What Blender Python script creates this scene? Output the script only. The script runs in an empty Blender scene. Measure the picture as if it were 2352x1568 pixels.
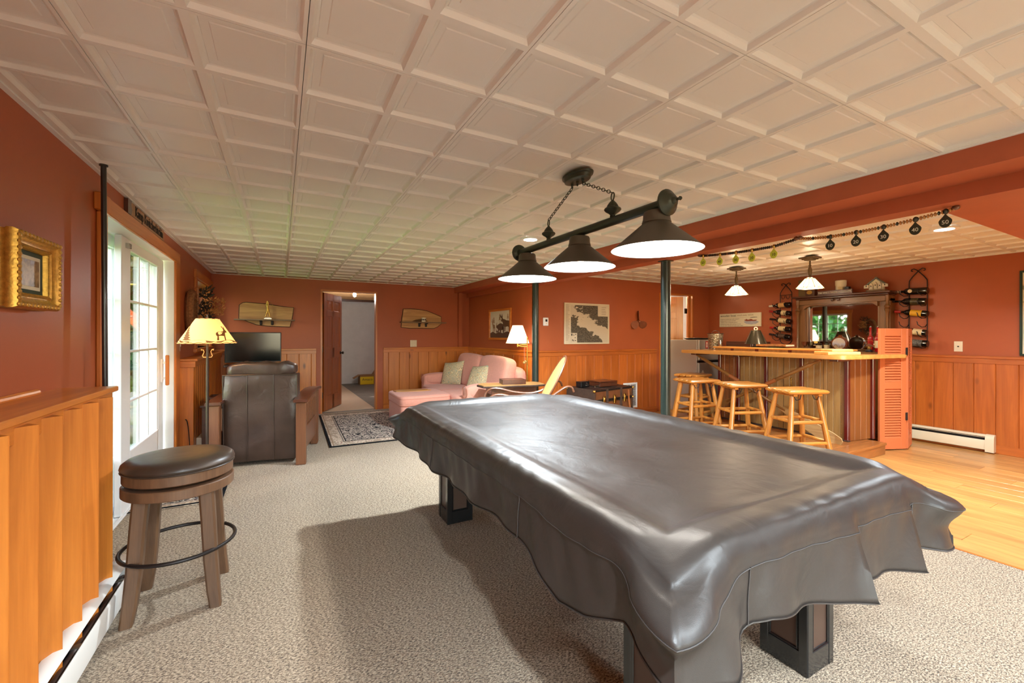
import bpy, bmesh, math, random
import numpy as np
from mathutils import Vector, Matrix
random.seed(7)
rng = np.random.default_rng(7)
sc = bpy.context.scene
COL = sc.collection
PI = math.pi
R = math.radians

# ------------------------------------------------------------------ camera
cam_d = bpy.data.cameras.new('camera')
cam = bpy.data.objects.new('camera', cam_d)
COL.objects.link(cam)
cam.location = (0, 0, 1.262)
cam.rotation_mode = 'XYZ'
cam.rotation_euler = (R(90), 0, R(-28.37))
cam.rotation_euler = (Matrix.Rotation(R(-28.37), 4, 'Z') @ Matrix.Rotation(R(90), 4, 'X') @ Matrix.Rotation(R(0.13), 4, 'Z')).to_euler()
cam_d.sensor_width = 36
cam_d.lens = 36 * 983.1 / 2352
cam_d.shift_y = -14.3 / 2352
cam_d.clip_start = 0.05
cam_d.clip_end = 200
sc.camera = cam

# ------------------------------------------------------------------ colour management
sc.view_settings.view_transform = 'Standard'
sc.view_settings.look = 'None'
sc.view_settings.gamma = 1
sc.view_settings.use_curve_mapping = False
sc.view_settings.exposure = 0.75
sc.cycles.use_denoising = True
sc.cycles.max_bounces = 10
sc.cycles.diffuse_bounces = 5
sc.cycles.glossy_bounces = 4
sc.cycles.transparent_max_bounces = 16
sc.cycles.sample_clamp_indirect = 6
sc.cycles.caustics_reflective = False
sc.cycles.caustics_refractive = False

# ------------------------------------------------------------------ sky and sun
world = bpy.data.worlds.new('sky')
sc.world = world
world.use_nodes = True
wn = world.node_tree
wn.nodes.clear()
wo = wn.nodes.new('ShaderNodeOutputWorld')
wb = wn.nodes.new('ShaderNodeBackground')
ws = wn.nodes.new('ShaderNodeTexSky')
ws.sky_type = 'NISHITA'
ws.sun_disc = False
ws.sun_elevation = R(42)
ws.sun_rotation = R(215)
ws.air_density = 1.0
ws.dust_density = 2.0
wb.inputs['Strength'].default_value = 1.7
wn.links.new(ws.outputs[0], wb.inputs[0])
wn.links.new(wb.outputs[0], wo.inputs[0])
sun_d = bpy.data.lights.new('sun', 'SUN')
sun_d.energy = 5.0
sun_d.angle = R(0.6)
sun_d.color = (1, .95, .86)
sun = bpy.data.objects.new('sun', sun_d)
COL.objects.link(sun)
sun.rotation_euler = Vector((0.62, 0.42, -0.66)).to_track_quat('-Z', 'Y').to_euler()


def portal(loc, size_x, size_y, direction):
    d = bpy.data.lights.new('daylight_portal', 'AREA')
    d.shape = 'RECTANGLE'
    d.size, d.size_y = size_x, size_y
    d.cycles.is_portal = True
    o = bpy.data.objects.new('daylight_portal', d)
    COL.objects.link(o)
    o.location = loc
    o.rotation_euler = Vector(direction).to_track_quat('-Z', 'Y').to_euler()


portal((-1.16, 4.12, 1.0), 1.75, 1.9, (1, 0, 0))
portal((-1.16, 6.78, 1.5), 1.15, 0.8, (1, 0, 0))
portal((1.3, -3.36, 1.1), 3.6, 1.9, (0, 1, 0))  # daylight through the assumed opening behind the viewer

# ------------------------------------------------------------------ geometry helpers


class G:
    """collects faces for one mesh"""

    def __init__(s):
        s.v, s.f, s.m = [], [], []

    def add(s, vs, fs, m=0):
        o = len(s.v)
        s.v += [tuple(v) for v in vs]
        for f in fs:
            s.f.append([i + o for i in f])
            s.m.append(m)
        return s

    def box(s, x0, x1, y0, y1, z0, z1, b=0.0, m=0, M=None):
        if b <= 0:
            vs = [(x, y, z) for x in (x0, x1) for y in (y0, y1) for z in (z0, z1)]
            fs = [(0, 1, 3, 2), (4, 6, 7, 5), (0, 4, 5, 1), (2, 3, 7, 6), (0, 2, 6, 4), (1, 5, 7, 3)]
        else:
            b = min(b, abs(x1 - x0) * .49, abs(y1 - y0) * .49, abs(z1 - z0) * .49)
            vs, idx = [], {}
            for ix, x in enumerate((x0, x1)):
                for iy, y in enumerate((y0, y1)):
                    for iz, z in enumerate((z0, z1)):
                        sx, sy, sz = (1 - 2 * ix), (1 - 2 * iy), (1 - 2 * iz)
                        for k, p in enumerate(((x, y + sy * b, z + sz * b), (x + sx * b, y, z + sz * b), (x + sx * b, y + sy * b, z))):
                            idx[ix, iy, iz, k] = len(vs)
                            vs.append(p)
            I = lambda a, c, d, k: idx[a, c, d, k]
            fs = []
            for a in (0, 1):
                fs.append([I(a, 0, 0, 0), I(a, 1, 0, 0), I(a, 1, 1, 0), I(a, 0, 1, 0)])
                fs.append([I(0, a, 0, 1), I(1, a, 0, 1), I(1, a, 1, 1), I(0, a, 1, 1)])
                fs.append([I(0, 0, a, 2), I(1, 0, a, 2), I(1, 1, a, 2), I(0, 1, a, 2)])
                for c in (0, 1):
                    fs.append([I(a, c, 0, 0), I(a, c, 1, 0), I(a, c, 1, 1), I(a, c, 0, 1)])
                    fs.append([I(a, 0, c, 0), I(a, 1, c, 0), I(a, 1, c, 2), I(a, 0, c, 2)])
                    fs.append([I(0, a, c, 1), I(1, a, c, 1), I(1, a, c, 2), I(0, a, c, 2)])
                    for d in (0, 1):
                        fs.append([I(a, c, d, 0), I(a, c, d, 1), I(a, c, d, 2)])
        if M is not None:
            vs = [M @ Vector(v) for v in vs]
        return s.add(vs, fs, m)

    def ring(s, rings, closed=False, caps=True, m=0):
        n = len(rings[0])
        vs = [p for r in rings for p in r]
        fs = []
        k = len(rings)
        for i in range(k if closed else k - 1):
            a, b2 = i * n, ((i + 1) % k) * n
            for j in range(n):
                fs.append((a + j, a + (j + 1) % n, b2 + (j + 1) % n, b2 + j))
        if caps and not closed:
            fs.append(tuple(range(n - 1, -1, -1)))
            fs.append(tuple((k - 1) * n + j for j in range(n)))
        return s.add(vs, fs, m)

    def tube(s, pts, r, n=8, closed=False, m=0, caps=True, flat=1.0):
        pts = [Vector(p) for p in pts]
        k = len(pts)
        rs = r if isinstance(r, (list, tuple)) else [r] * k
        rings = []
        up = None
        for i, p in enumerate(pts):
            if closed:
                t = pts[(i + 1) % k] - pts[i - 1]
            else:
                t = pts[min(i + 1, k - 1)] - pts[max(i - 1, 0)]
            t.normalize()
            if up is None:
                up = Vector((0, 0, 1)) if abs(t.z) < .9 else Vector((1, 0, 0))
            a = t.cross(up)
            if a.length < 1e-5:
                a = t.cross(Vector((1, 0.3, 0)))
            a.normalize()
            b = a.cross(t)
            up = b
            rings.append([p + rs[i] * (math.cos(q) * a + math.sin(q) * b * flat) for q in [2 * PI * j / n for j in range(n)]])
        return s.ring(rings, closed, caps, m)

    def cyl(s, p0, p1, r0, r1=None, n=16, m=0, caps=True):
        return s.tube([p0, p1], [r0, r0 if r1 is None else r1], n, m=m, caps=caps)

    def lathe(s, prof, c=(0, 0, 0), n=24, m=0, caps=True, M=None, sx=1, sy=1):
        c = Vector(c)
        rings = []
        for r, z in prof:
            ring = [Vector((r * math.cos(2 * PI * j / n) * sx, r * math.sin(2 * PI * j / n) * sy, z)) for j in range(n)]
            rings.append([c + (M @ p if M is not None else p) for p in ring])
        return s.ring(rings, False, caps, m)

    def ell(s, c, r, n=12, k=8, m=0, M=None):
        c = Vector(c)
        rx, ry, rz = r if isinstance(r, (tuple, list)) else (r, r, r)
        rings = []
        for i in range(k + 1):
            t = PI * (i / k) if 0 < i < k else (0.02 if i == 0 else PI - .02)
            ring = [Vector((rx * math.sin(t) * math.cos(2 * PI * j / n), ry * math.sin(t) * math.sin(2 * PI * j / n), -rz * math.cos(t))) for j in range(n)]
            rings.append([c + (M @ p if M is not None else p) for p in ring])
        return s.ring(rings, False, True, m)

    def prism(s, poly, d0, d1, M=None, m=0):
        n = len(poly)
        vs = [Vector((a, b, d0)) for a, b in poly] + [Vector((a, b, d1)) for a, b in poly]
        if M is not None:
            vs = [M @ v for v in vs]
        fs = [tuple(range(n - 1, -1, -1)), tuple(n + i for i in range(n))]
        fs += [(i, (i + 1) % n, n + (i + 1) % n, n + i) for i in range(n)]
        return s.add(vs, fs, m)

    def grid(s, fn, nu, nv, m=0, cu=False, cv=False):
        vs = [fn(i / (nu if cu else nu - 1), j / (nv if cv else nv - 1)) for i in range(nu) for j in range(nv)]
        fs = []
        for i in range(nu if cu else nu - 1):
            for j in range(nv if cv else nv - 1):
                a, b = i, (i + 1) % nu
                c, d = j, (j + 1) % nv
                fs.append((a * nv + c, b * nv + c, b * nv + d, a * nv + d))
        return s.add(vs, fs, m)

    def T(s, M):
        s.v = [tuple(M @ Vector(v)) for v in s.v]
        return s


def frame(o, x, y):
    """matrix: local x, y axes and their normal, at o"""
    x, y = Vector(x).normalized(), Vector(y).normalized()
    z = x.cross(y)
    M = Matrix((x, y, z)).transposed().to_4x4()
    M.translation = Vector(o)
    return M


def WL(x, y, z):
    return frame((x, y, z), (0, 1, 0), (0, 0, 1))        # on the left wall, facing the room


def WR(x, y, z):
    return frame((x, y, z), (0, -1, 0), (0, 0, 1))       # on the right wall


def WY(x, y, z):
    return frame((x, y, z), (1, 0, 0), (0, 0, 1))        # on a wall facing the camera (normal -Y)


_FIX = {}


def mk(name, g, mat, parent=None, world=False, smooth=True, angle=35):
    me = bpy.data.meshes.new(name)
    if world and parent is not None:
        r = parent
        while r.parent:
            r = r.parent
        Mi = (Matrix.Translation(r.location) @ r.rotation_euler.to_matrix().to_4x4()).inverted()
        g.v = [tuple(Mi @ Vector(v)) for v in g.v]
    me.from_pydata(g.v, [], g.f)
    mats = mat if isinstance(mat, (list, tuple)) else [mat]
    for q in mats:
        me.materials.append(q)
    if len(mats) > 1:
        me.polygons.foreach_set('material_index', g.m)
    bm = bmesh.new()
    bm.from_mesh(me)
    bmesh.ops.recalc_face_normals(bm, faces=bm.faces)
    bm.to_mesh(me)
    bm.free()
    if smooth:
        me.polygons.foreach_set('use_smooth', [True] * len(me.polygons))
        me.set_sharp_from_angle(angle=R(angle))
    o = bpy.data.objects.new(name, me)
    COL.objects.link(o)
    if parent is not None:
        o.parent = parent
    return o


def tag(o, label=None, cat=None, group=None, kind=None):
    if label:
        o['label'] = label
    if cat:
        o['category'] = cat
    if group:
        o['group'] = group
    if kind:
        o['kind'] = kind
    return o


def thing(name, label, cat, loc=(0, 0, 0), rz=0.0, group=None):
    o = bpy.data.objects.new(name, None)
    o.empty_display_size = .1
    COL.objects.link(o)
    o.location = loc
    o.rotation_euler = (0, 0, rz)
    return tag(o, label, cat, group)


def solo(name, g, mat, label, cat, group=None, **k):
    return tag(mk(name, g, mat, **k), label, cat, group)


def struct(name, g, mat, label=None, parent=None, **k):
    o = mk(name, g, mat, parent, **k)
    if parent is None:
        tag(o, label, None, None, 'structure')
    return o


def copy_tree(o, parent=None, loc=None, rz=None, label=None):
    c = o.copy()
    COL.objects.link(c)
    if parent is not None:
        c.parent = parent
    if loc is not None:
        c.location = loc
    if rz is not None:
        c.rotation_euler = (0, 0, rz)
    if label:
        c['label'] = label
    for ch in list(o.children):
        copy_tree(ch, c)
    return c


_tc = {}


def text_geo(s, size, depth, M, align='CENTER', sx=1.0):
    """lettering as a thin solid: local x right, y up, at M"""
    cu = bpy.data.curves.new('lettering', 'FONT')
    cu.body = s
    cu.size = size
    cu.align_x = align
    cu.align_y = 'CENTER'
    cu.extrude = depth / 2
    cu.resolution_u = 3
    ob = bpy.data.objects.new('lettering', cu)
    COL.objects.link(ob)
    dg = bpy.context.evaluated_depsgraph_get()
    me = bpy.data.meshes.new_from_object(ob.evaluated_get(dg))
    g = G()
    g.add([M @ Vector((v.co.x * sx, v.co.y, v.co.z + depth / 2)) for v in me.vertices], [tuple(p.vertices) for p in me.polygons])
    bpy.data.objects.remove(ob)
    bpy.data.curves.remove(cu)
    bpy.data.meshes.remove(me)
    return g


def smoothstep(a, b, x):
    t = min(1, max(0, (x - a) / (b - a)))
    return t * t * (3 - 2 * t)


def interp(x, xs, ys):
    return float(np.interp(x, xs, ys))


def bez(p0, p1, p2, p3, n=10):
    p0, p1, p2, p3 = map(Vector, (p0, p1, p2, p3))
    return [(1 - t) ** 3 * p0 + 3 * (1 - t) ** 2 * t * p1 + 3 * (1 - t) * t * t * p2 + t ** 3 * p3 for t in [i / n for i in range(n + 1)]]

# ------------------------------------------------------------------ materials


def lin(c):
    return tuple(((x / 255) / 12.92 if x / 255 <= .04045 else ((x / 255 + .055) / 1.055) ** 2.4) for x in c) + (1,)


def nt_new(name):
    m = bpy.data.materials.new(name)
    m.use_nodes = True
    nt = m.node_tree
    nt.nodes.clear()
    out = nt.nodes.new('ShaderNodeOutputMaterial')
    b = nt.nodes.new('ShaderNodeBsdfPrincipled')
    nt.links.new(b.outputs[0], out.inputs[0])
    return m, nt, b


def nd(nt, t, ins=None, **props):
    n = nt.nodes.new('ShaderNode' + t)
    for k, v in props.items():
        setattr(n, k, v)
    for k, v in (ins or {}).items():
        if isinstance(v, bpy.types.NodeSocket):
            nt.links.new(v, n.inputs[k])
        else:
            n.inputs[k].default_value = v
    return n


def math_(nt, op, a, b=0.0, c=0.0, clamp=False):
    n = nt.nodes.new('ShaderNodeMath')
    n.operation = op
    n.use_clamp = clamp
    for i, v in enumerate((a, b, c)):
        if isinstance(v, bpy.types.NodeSocket):
            nt.links.new(v, n.inputs[i])
        else:
            n.inputs[i].default_value = v
    return n.outputs[0]


def ramp(nt, fac, stops, interp_='LINEAR'):
    n = nt.nodes.new('ShaderNodeValToRGB')
    n.color_ramp.interpolation = interp_
    e = n.color_ramp.elements
    while len(e) < len(stops):
        e.new(.5)
    for i, (p, c) in enumerate(stops):
        e[i].position = p
        e[i].color = c if len(c) == 4 else lin(c)
    nt.links.new(fac, n.inputs[0])
    return n.outputs[0]


def mixc(nt, fac, a, b, blend='MIX'):
    n = nt.nodes.new('ShaderNodeMix')
    n.data_type = 'RGBA'
    n.blend_type = blend
    n.clamp_factor = True
    for i, v in ((0, fac), (6, a), (7, b)):
        if isinstance(v, bpy.types.NodeSocket):
            nt.links.new(v, n.inputs[i])
        else:
            n.inputs[i].default_value = v
    return n.outputs[2]


def bump(nt, b, h, strength=.2, dist=.01):
    n = nd(nt, 'Bump', {'Height': h, 'Strength': strength, 'Distance': dist})
    nt.links.new(n.outputs[0], b.inputs['Normal'])


def objco(nt, scale=(1, 1, 1), rnd=0.0):
    tc = nd(nt, 'TexCoord').outputs['Object']
    if rnd:
        oi = nd(nt, 'ObjectInfo').outputs['Random']
        v = nd(nt, 'CombineXYZ', {0: math_(nt, 'MULTIPLY', oi, 37.0 * rnd), 1: math_(nt, 'MULTIPLY', oi, 91.0 * rnd), 2: math_(nt, 'MULTIPLY', oi, 53.0 * rnd)}).outputs[0]
        tc = nd(nt, 'VectorMath', {0: tc, 1: v}, operation='ADD').outputs[0]
    return nd(nt, 'Mapping', {'Vector': tc, 'Scale': scale}).outputs[0]


def plain(name, c, rough=.5, metal=0.0, spec=.5, var=0.0, vs=6.0, bmp=0.0, bs=60.0, coat=0.0, sheen=0.0):
    m, nt, b = nt_new(name)
    col = lin(c)
    b.inputs['Base Color'].default_value = col
    b.inputs['Roughness'].default_value = rough
    b.inputs['Metallic'].default_value = metal
    b.inputs['Specular IOR Level'].default_value = spec
    b.inputs['Coat Weight'].default_value = coat
    b.inputs['Coat Roughness'].default_value = .12
    b.inputs['Sheen Weight'].default_value = sheen
    if var or bmp:
        co = objco(nt)
    if var:
        n = nd(nt, 'TexNoise', {'Vector': co, 'Scale': vs, 'Detail': 5.0, 'Roughness': .6}).outputs[0]
        d = tuple(x * (1 - var) for x in col[:3]) + (1,)
        l = tuple(min(1, x * (1 + var)) for x in col[:3]) + (1,)
        nt.links.new(ramp(nt, n, [(.3, d), (.7, l)]), b.inputs['Base Color'])
    if bmp:
        n2 = nd(nt, 'TexNoise', {'Vector': co, 'Scale': bs, 'Detail': 4.0}).outputs[0]
        bump(nt, b, n2, bmp, .004)
    return m


def wood(name, dark, light, ax='Z', rough=.38, s=1.0, knots=0.0, tint=.16, bmp=.12, coat=.25, contrast=.28, fine=1.0):
    m, nt, b = nt_new(name)
    sc_ = {'X': (1.1, 13, 13), 'Y': (13, 1.1, 13), 'Z': (13, 13, 1.1)}[ax]
    sc_ = tuple(x * s for x in sc_)
    co = objco(nt, sc_, 1.0)
    n1 = nd(nt, 'TexNoise', {'Vector': co, 'Scale': 1.0, 'Detail': 6.0, 'Roughness': .62, 'Distortion': 1.1}).outputs[0]
    sf = {'X': (3, 120, 120), 'Y': (120, 3, 120), 'Z': (120, 120, 3)}[ax]
    n2 = nd(nt, 'TexNoise', {'Vector': objco(nt, tuple(x * s * fine for x in sf), 1.0), 'Scale': 1.0, 'Detail': 2.0}).outputs[0]
    f = math_(nt, 'ADD', math_(nt, 'MULTIPLY', n1, .78), math_(nt, 'MULTIPLY', n2, .22))
    col = ramp(nt, f, [(.5 - contrast * .75, dark), (.5 + contrast * .6, light)])
    if knots:
        kc = {'X': (1.9, 7, 7), 'Y': (7, 1.9, 7), 'Z': (7, 7, 1.9)}[ax]
        kc = {'X': (3.0, 7, 7), 'Y': (7, 3.0, 7), 'Z': (7, 7, 3.0)}[ax]
        vo = nd(nt, 'TexVoronoi', {'Vector': objco(nt, kc, 1.0), 'Scale': 1.0, 'Randomness': 1.0})
        sel = math_(nt, 'GREATER_THAN', nd(nt, 'SeparateColor', {0: vo.outputs['Color']}).outputs[0], 1.0 - knots)
        kd = ramp(nt, vo.outputs['Distance'], [(.06, (1, 1, 1, 1)), (.19, (0, 0, 0, 1))])
        kf = math_(nt, 'MULTIPLY', kd, sel)
        dk = tuple(x * .30 for x in lin(dark)[:3]) + (1,)
        col = mixc(nt, math_(nt, 'MULTIPLY', kf, .85), col, dk)
    oi = nd(nt, 'ObjectInfo').outputs['Random']
    v = math_(nt, 'ADD', math_(nt, 'MULTIPLY', oi, 2 * tint), 1 - tint)
    hs = nd(nt, 'HueSaturation', {'Color': col, 'Value': v})
    nt.links.new(hs.outputs[0], b.inputs['Base Color'])
    b.inputs['Roughness'].default_value = rough
    b.inputs['Coat Weight'].default_value = coat
    b.inputs['Coat Roughness'].default_value = .25
    if bmp:
        bump(nt, b, f, bmp, .003)
    return m


def emit(name, c, strength):
    m, nt, b = nt_new(name)
    b.inputs['Base Color'].default_value = (0.8, .8, .8, 1)
    b.inputs['Emission Color'].default_value = lin(c)
    b.inputs['Emission Strength'].default_value = strength
    return m


def glass(name, tintc=(245, 250, 250), refl=.9, rough=0.0):
    m = bpy.data.materials.new(name)
    m.use_nodes = True
    nt = m.node_tree
    nt.nodes.clear()
    out = nt.nodes.new('ShaderNodeOutputMaterial')
    t = nd(nt, 'BsdfTransparent', {'Color': lin(tintc)})
    g = nd(nt, 'BsdfGlossy', {'Roughness': rough, 'Color': (1, 1, 1, 1)})
    fr = nd(nt, 'Fresnel', {'IOR': 1.45})
    mx = nd(nt, 'MixShader', {0: math_(nt, 'MULTIPLY', fr.outputs[0], refl), 1: t.outputs[0], 2: g.outputs[0]})
    nt.links.new(mx.outputs[0], out.inputs[0])
    return m


M = {}
M['wall'] = plain('red_clay_paint', (172, 90, 54), .42, spec=.35, var=.05, vs=2.5, bmp=.06, bs=220)
M['beam'] = plain('red_clay_paint_beam', (172, 88, 60), .45, spec=.35, var=.07, vs=5, bmp=.08, bs=160)
M['ceil'] = plain('white_ceiling_panel', (226, 224, 221), .38, spec=.4)
M['white'] = plain('white_vinyl', (236, 237, 238), .35)
M['offwhite'] = plain('cream_plastic', (226, 214, 186), .4)
M['heater'] = plain('enamelled_heater_white', (226, 223, 217), .35)
M['heater_tan'] = plain('enamelled_heater_cream', (222, 208, 176), .35)
M['dark_slot'] = plain('dark_slot', (40, 38, 38), .6)
M['copper'] = plain('heater_pipe_copper', (86, 66, 58), .4, metal=.7)
pine_d, pine_l = (168, 88, 24), (218, 132, 50)
M['pine'] = wood('knotty_pine_upright', pine_d, pine_l, 'Z', knots=.22, tint=.10, contrast=.36)
M['pineX'] = wood('pine_trim_along', (166, 86, 24), (216, 130, 48), 'X', tint=.06, knots=.06, contrast=.34)
M['pineY'] = wood('pine_trim_across', (166, 86, 24), (216, 130, 48), 'Y', tint=.06, knots=.06, contrast=.34)
M['pineZ'] = wood('pine_trim_upright', (166, 86, 24), (214, 128, 46), 'Z', tint=.06, contrast=.34)
M['pine_red'] = wood('knotty_pine_red', (150, 72, 22), (204, 112, 44), 'Z', knots=.22, tint=.10, contrast=.36)
M['pine_redX'] = wood('pine_trim_red_along', (150, 72, 22), (200, 110, 44), 'X', tint=.05, contrast=.34)
M['pine_redY'] = wood('pine_trim_red_across', (150, 72, 22), (200, 110, 44), 'Y', tint=.05, contrast=.34)
M['door'] = wood('stained_door', (134, 66, 18), (176, 92, 28), 'Z', tint=.03, contrast=.3)
M['door_lit'] = wood('stained_door_lit_tone', (196, 124, 44), (226, 158, 66), 'Z', tint=.03, contrast=.3)  # warm light of the side room is put into this lighter wood colour
M['plankfloor'] = wood('oak_vinyl_plank', (150, 96, 46), (222, 164, 92), 'Y', rough=.33, s=.8, tint=.16, knots=.05, contrast=.34, bmp=.05)
M['slab_wood'] = wood('live_edge_slab', (150, 98, 48), (216, 168, 104), 'X', rough=.5, knots=.1, tint=.04, contrast=.3, coat=.1)
M['bark'] = plain('dark_bark', (62, 42, 30), .8, var=.3, vs=30, bmp=.6, bs=80)
M['grey_wood'] = wood('weathered_board', (96, 74, 54), (150, 122, 92), 'X', rough=.6, tint=.04, coat=0)
M['log'] = wood('log_furniture_varnish', (148, 84, 28), (212, 144, 62), 'Z', rough=.28, s=1.4, tint=.10, coat=.5, contrast=.34)
M['logX'] = wood('log_seat_varnish', (148, 84, 28), (214, 146, 64), 'X', rough=.28, s=1.2, tint=.12, coat=.5, contrast=.34)
M['bar_top'] = wood('bar_top_maple', (176, 112, 46), (228, 168, 88), 'Y', rough=.25, s=.7, tint=.04, coat=.5, contrast=.34)
M['bar_plank'] = wood('boat_hull_plank', (120, 84, 42), (166, 126, 70), 'Z', rough=.4, tint=.12, coat=.3, contrast=.36)
M['bar_plank_dark'] = wood('boat_hull_plank_dark', (104, 56, 22), (150, 90, 42), 'Z', rough=.4, tint=.10, coat=.3, contrast=.36)
M['rib'] = plain('oxblood_rib', (88, 18, 14), .3, coat=.4)
M['brass'] = plain('brass', (196, 160, 84), .28, metal=1)
M['oak'] = wood('antique_oak', (88, 54, 24), (140, 94, 50), 'Z', rough=.35, s=1.3, tint=.03, coat=.3, contrast=.4)
M['oakY'] = wood('antique_oak_across', (88, 54, 24), (146, 98, 52), 'Y', rough=.35, s=1.3, tint=.03, coat=.3, contrast=.4)
M['dkwood'] = wood('dark_cherry', (54, 26, 16), (96, 50, 30), 'Y', rough=.3, tint=.03, coat=.5, contrast=.4)
M['dkwoodZ'] = wood('mission_post_stain', (74, 42, 24), (128, 80, 50), 'Z', rough=.32, tint=.04, coat=.4, contrast=.4)
M['stoolwood'] = wood('rustic_brown_stool', (70, 48, 32), (112, 80, 54), 'Z', rough=.5, s=1.6, tint=.05, coat=.1, contrast=.4, bmp=.4)
M['stoolring'] = wood('rustic_brown_rim', (78, 54, 38), (122, 88, 62), 'Z', rough=.5, s=1.6, tint=.03, coat=.1, contrast=.4, bmp=.4)
M['iron'] = plain('dark_iron', (46, 40, 38), .45, metal=.6)
M['bronze'] = plain('oil_rubbed_bronze', (58, 62, 52), .42, metal=.45)
M['bronze_dk'] = plain('bronze_shade', (84, 76, 66), .5, metal=.3)
M['post'] = plain('green_black_post', (36, 48, 44), .28, metal=.1, coat=.4)
M['pole'] = plain('dark_pole', (34, 30, 30), .3, coat=.4)
M['black'] = plain('black_plastic', (18, 18, 19), .35)
M['screen'] = plain('tv_screen', (7, 8, 8), .12, spec=.5)
M['shade_in'] = emit('lit_shade_inside', (255, 252, 244), 3.2)
M['bulb'] = emit('lit_bulb', (255, 236, 200), 30)
M['can'] = emit('recessed_lamp_lens', (255, 248, 236), 14)
M['mirror'] = plain('mirror_silver', (235, 238, 236), .02, metal=1)
M['glass'] = glass('window_glass')
M['clear'] = glass('clear_bottle_glass', (225, 232, 228), 1.6)
M['darkglass'] = plain('dark_wine_glass', (14, 12, 12), .08, spec=.7)
M['redglass'] = plain('red_bottle_glass', (150, 12, 16), .12, spec=.7)
M['chrome'] = plain('brushed_metal', (190, 190, 188), .25, metal=1)
M['gold'] = plain('gilt_frame', (202, 156, 70), .35, metal=.75, var=.25, vs=60, bmp=.3, bs=90)
M['gold_lt'] = plain('gilt_frame_side', (214, 184, 130), .45, metal=.3)
M['pink'] = plain('pink_upholstery', (216, 152, 132), .85, spec=.2, var=.05, vs=40, bmp=.25, bs=500, sheen=.2)
M['pink_pipe'] = plain('pink_upholstery_seam', (204, 138, 118), .85, spec=.2)
M['cream'] = plain('cream_paper', (232, 222, 196), .7)
M['paper'] = plain('aged_paper', (214, 202, 180), .7, var=.04, vs=8)
M['ink'] = plain('dark_ink', (38, 32, 28), .7)
M['red'] = plain('red_print', (190, 38, 30), .6)
M['tan'] = plain('rawhide_web', (202, 160, 96), .6, var=.12, vs=60, bmp=.5, bs=140)
M['bent'] = plain('bentwood_brown', (112, 70, 48), .35, coat=.4)
M['steel'] = plain('fridge_steel', (176, 168, 158), .4, metal=.35)
M['terracotta'] = plain('louvre_paint', (204, 112, 66), .45)
M['concrete'] = plain('grey_concrete', (116, 108, 100), .8, var=.12, vs=4)
M['storewall'] = plain('painted_block_wall', (206, 204, 204), .7, var=.05, vs=6, bmp=.4, bs=30)
M['joist'] = wood('joist_lumber', (150, 106, 62), (206, 162, 110), 'X', rough=.7, coat=0)
M['beige_carpet'] = plain('beige_runner', (190, 168, 144), .95, var=.06, vs=90)
M['cardboard'] = plain('cardboard', (150, 108, 66), .8)
M['yellow'] = plain('yellow_print', (226, 190, 20), .6)
M['leather_tan'] = plain('tan_leather', (158, 92, 48), .4)
M['ceramic'] = plain('brown_ceramic', (112, 56, 26), .18, coat=.6)
M['wreath'] = plain('dried_straw', (142, 96, 62), .9, var=.35, vs=60)
M['dryleaf'] = plain('dark_dried_leaf', (60, 50, 40), .8, var=.3, vs=40)
M['dryflower'] = plain('tan_dried_flower', (190, 130, 74), .9, var=.3, vs=50)
M['lime'] = plain('lime_tag', (206, 214, 74), .5)
M['olive'] = plain('dark_olive_tag', (44, 44, 32), .45)
M['numwhite'] = plain('white_number', (230, 228, 215), .5)
M['rope'] = plain('plaited_rope', (186, 146, 92), .9, var=.3, vs=120, bmp=.6, bs=200)
M['wine_label'] = plain('cream_wine_label', (214, 192, 146), .6, var=.06, vs=80)
M['wine_yellow'] = plain('yellow_wine_label', (222, 170, 44), .6)
M['skirt'] = plain('lamp_base_metal', (70, 58, 50), .4, metal=.7)


def leather(name, c, rough, var=.22, wr=.25, sc2=9):
    m, nt, b = nt_new(name)
    co = objco(nt)
    n = nd(nt, 'TexNoise', {'Vector': co, 'Scale': 4.0, 'Detail': 5.0, 'Roughness': .6, 'Distortion': .4}).outputs[0]
    col = lin(c)
    nt.links.new(ramp(nt, n, [(.3, tuple(x * (1 - var) for x in col[:3]) + (1,)), (.72, tuple(x * (1 + var) for x in col[:3]) + (1,))]), b.inputs['Base Color'])
    nt.links.new(math_(nt, 'ADD', math_(nt, 'MULTIPLY', n, .22), rough - .11), b.inputs['Roughness'])
    v = nd(nt, 'TexVoronoi', {'Vector': co, 'Scale': 260.0}, feature='DISTANCE_TO_EDGE').outputs['Distance']
    w = nd(nt, 'TexNoise', {'Vector': co, 'Scale': float(sc2), 'Detail': 3.0, 'Distortion': 1.2}).outputs[0]
    h = math_(nt, 'ADD', math_(nt, 'MULTIPLY', v, .05), math_(nt, 'MULTIPLY', w, 1.0))
    bump(nt, b, h, wr, .012)
    return m


M['cover'] = leather('brown_vinyl_cover', (50, 45, 42), .40, .14, .28, 7)
M['recliner'] = leather('dark_brown_leather', (62, 46, 38), .34, .25, .35, 10)
M['stoolpad'] = leather('brown_stool_leather', (64, 52, 44), .36, .16, .12, 8)


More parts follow.
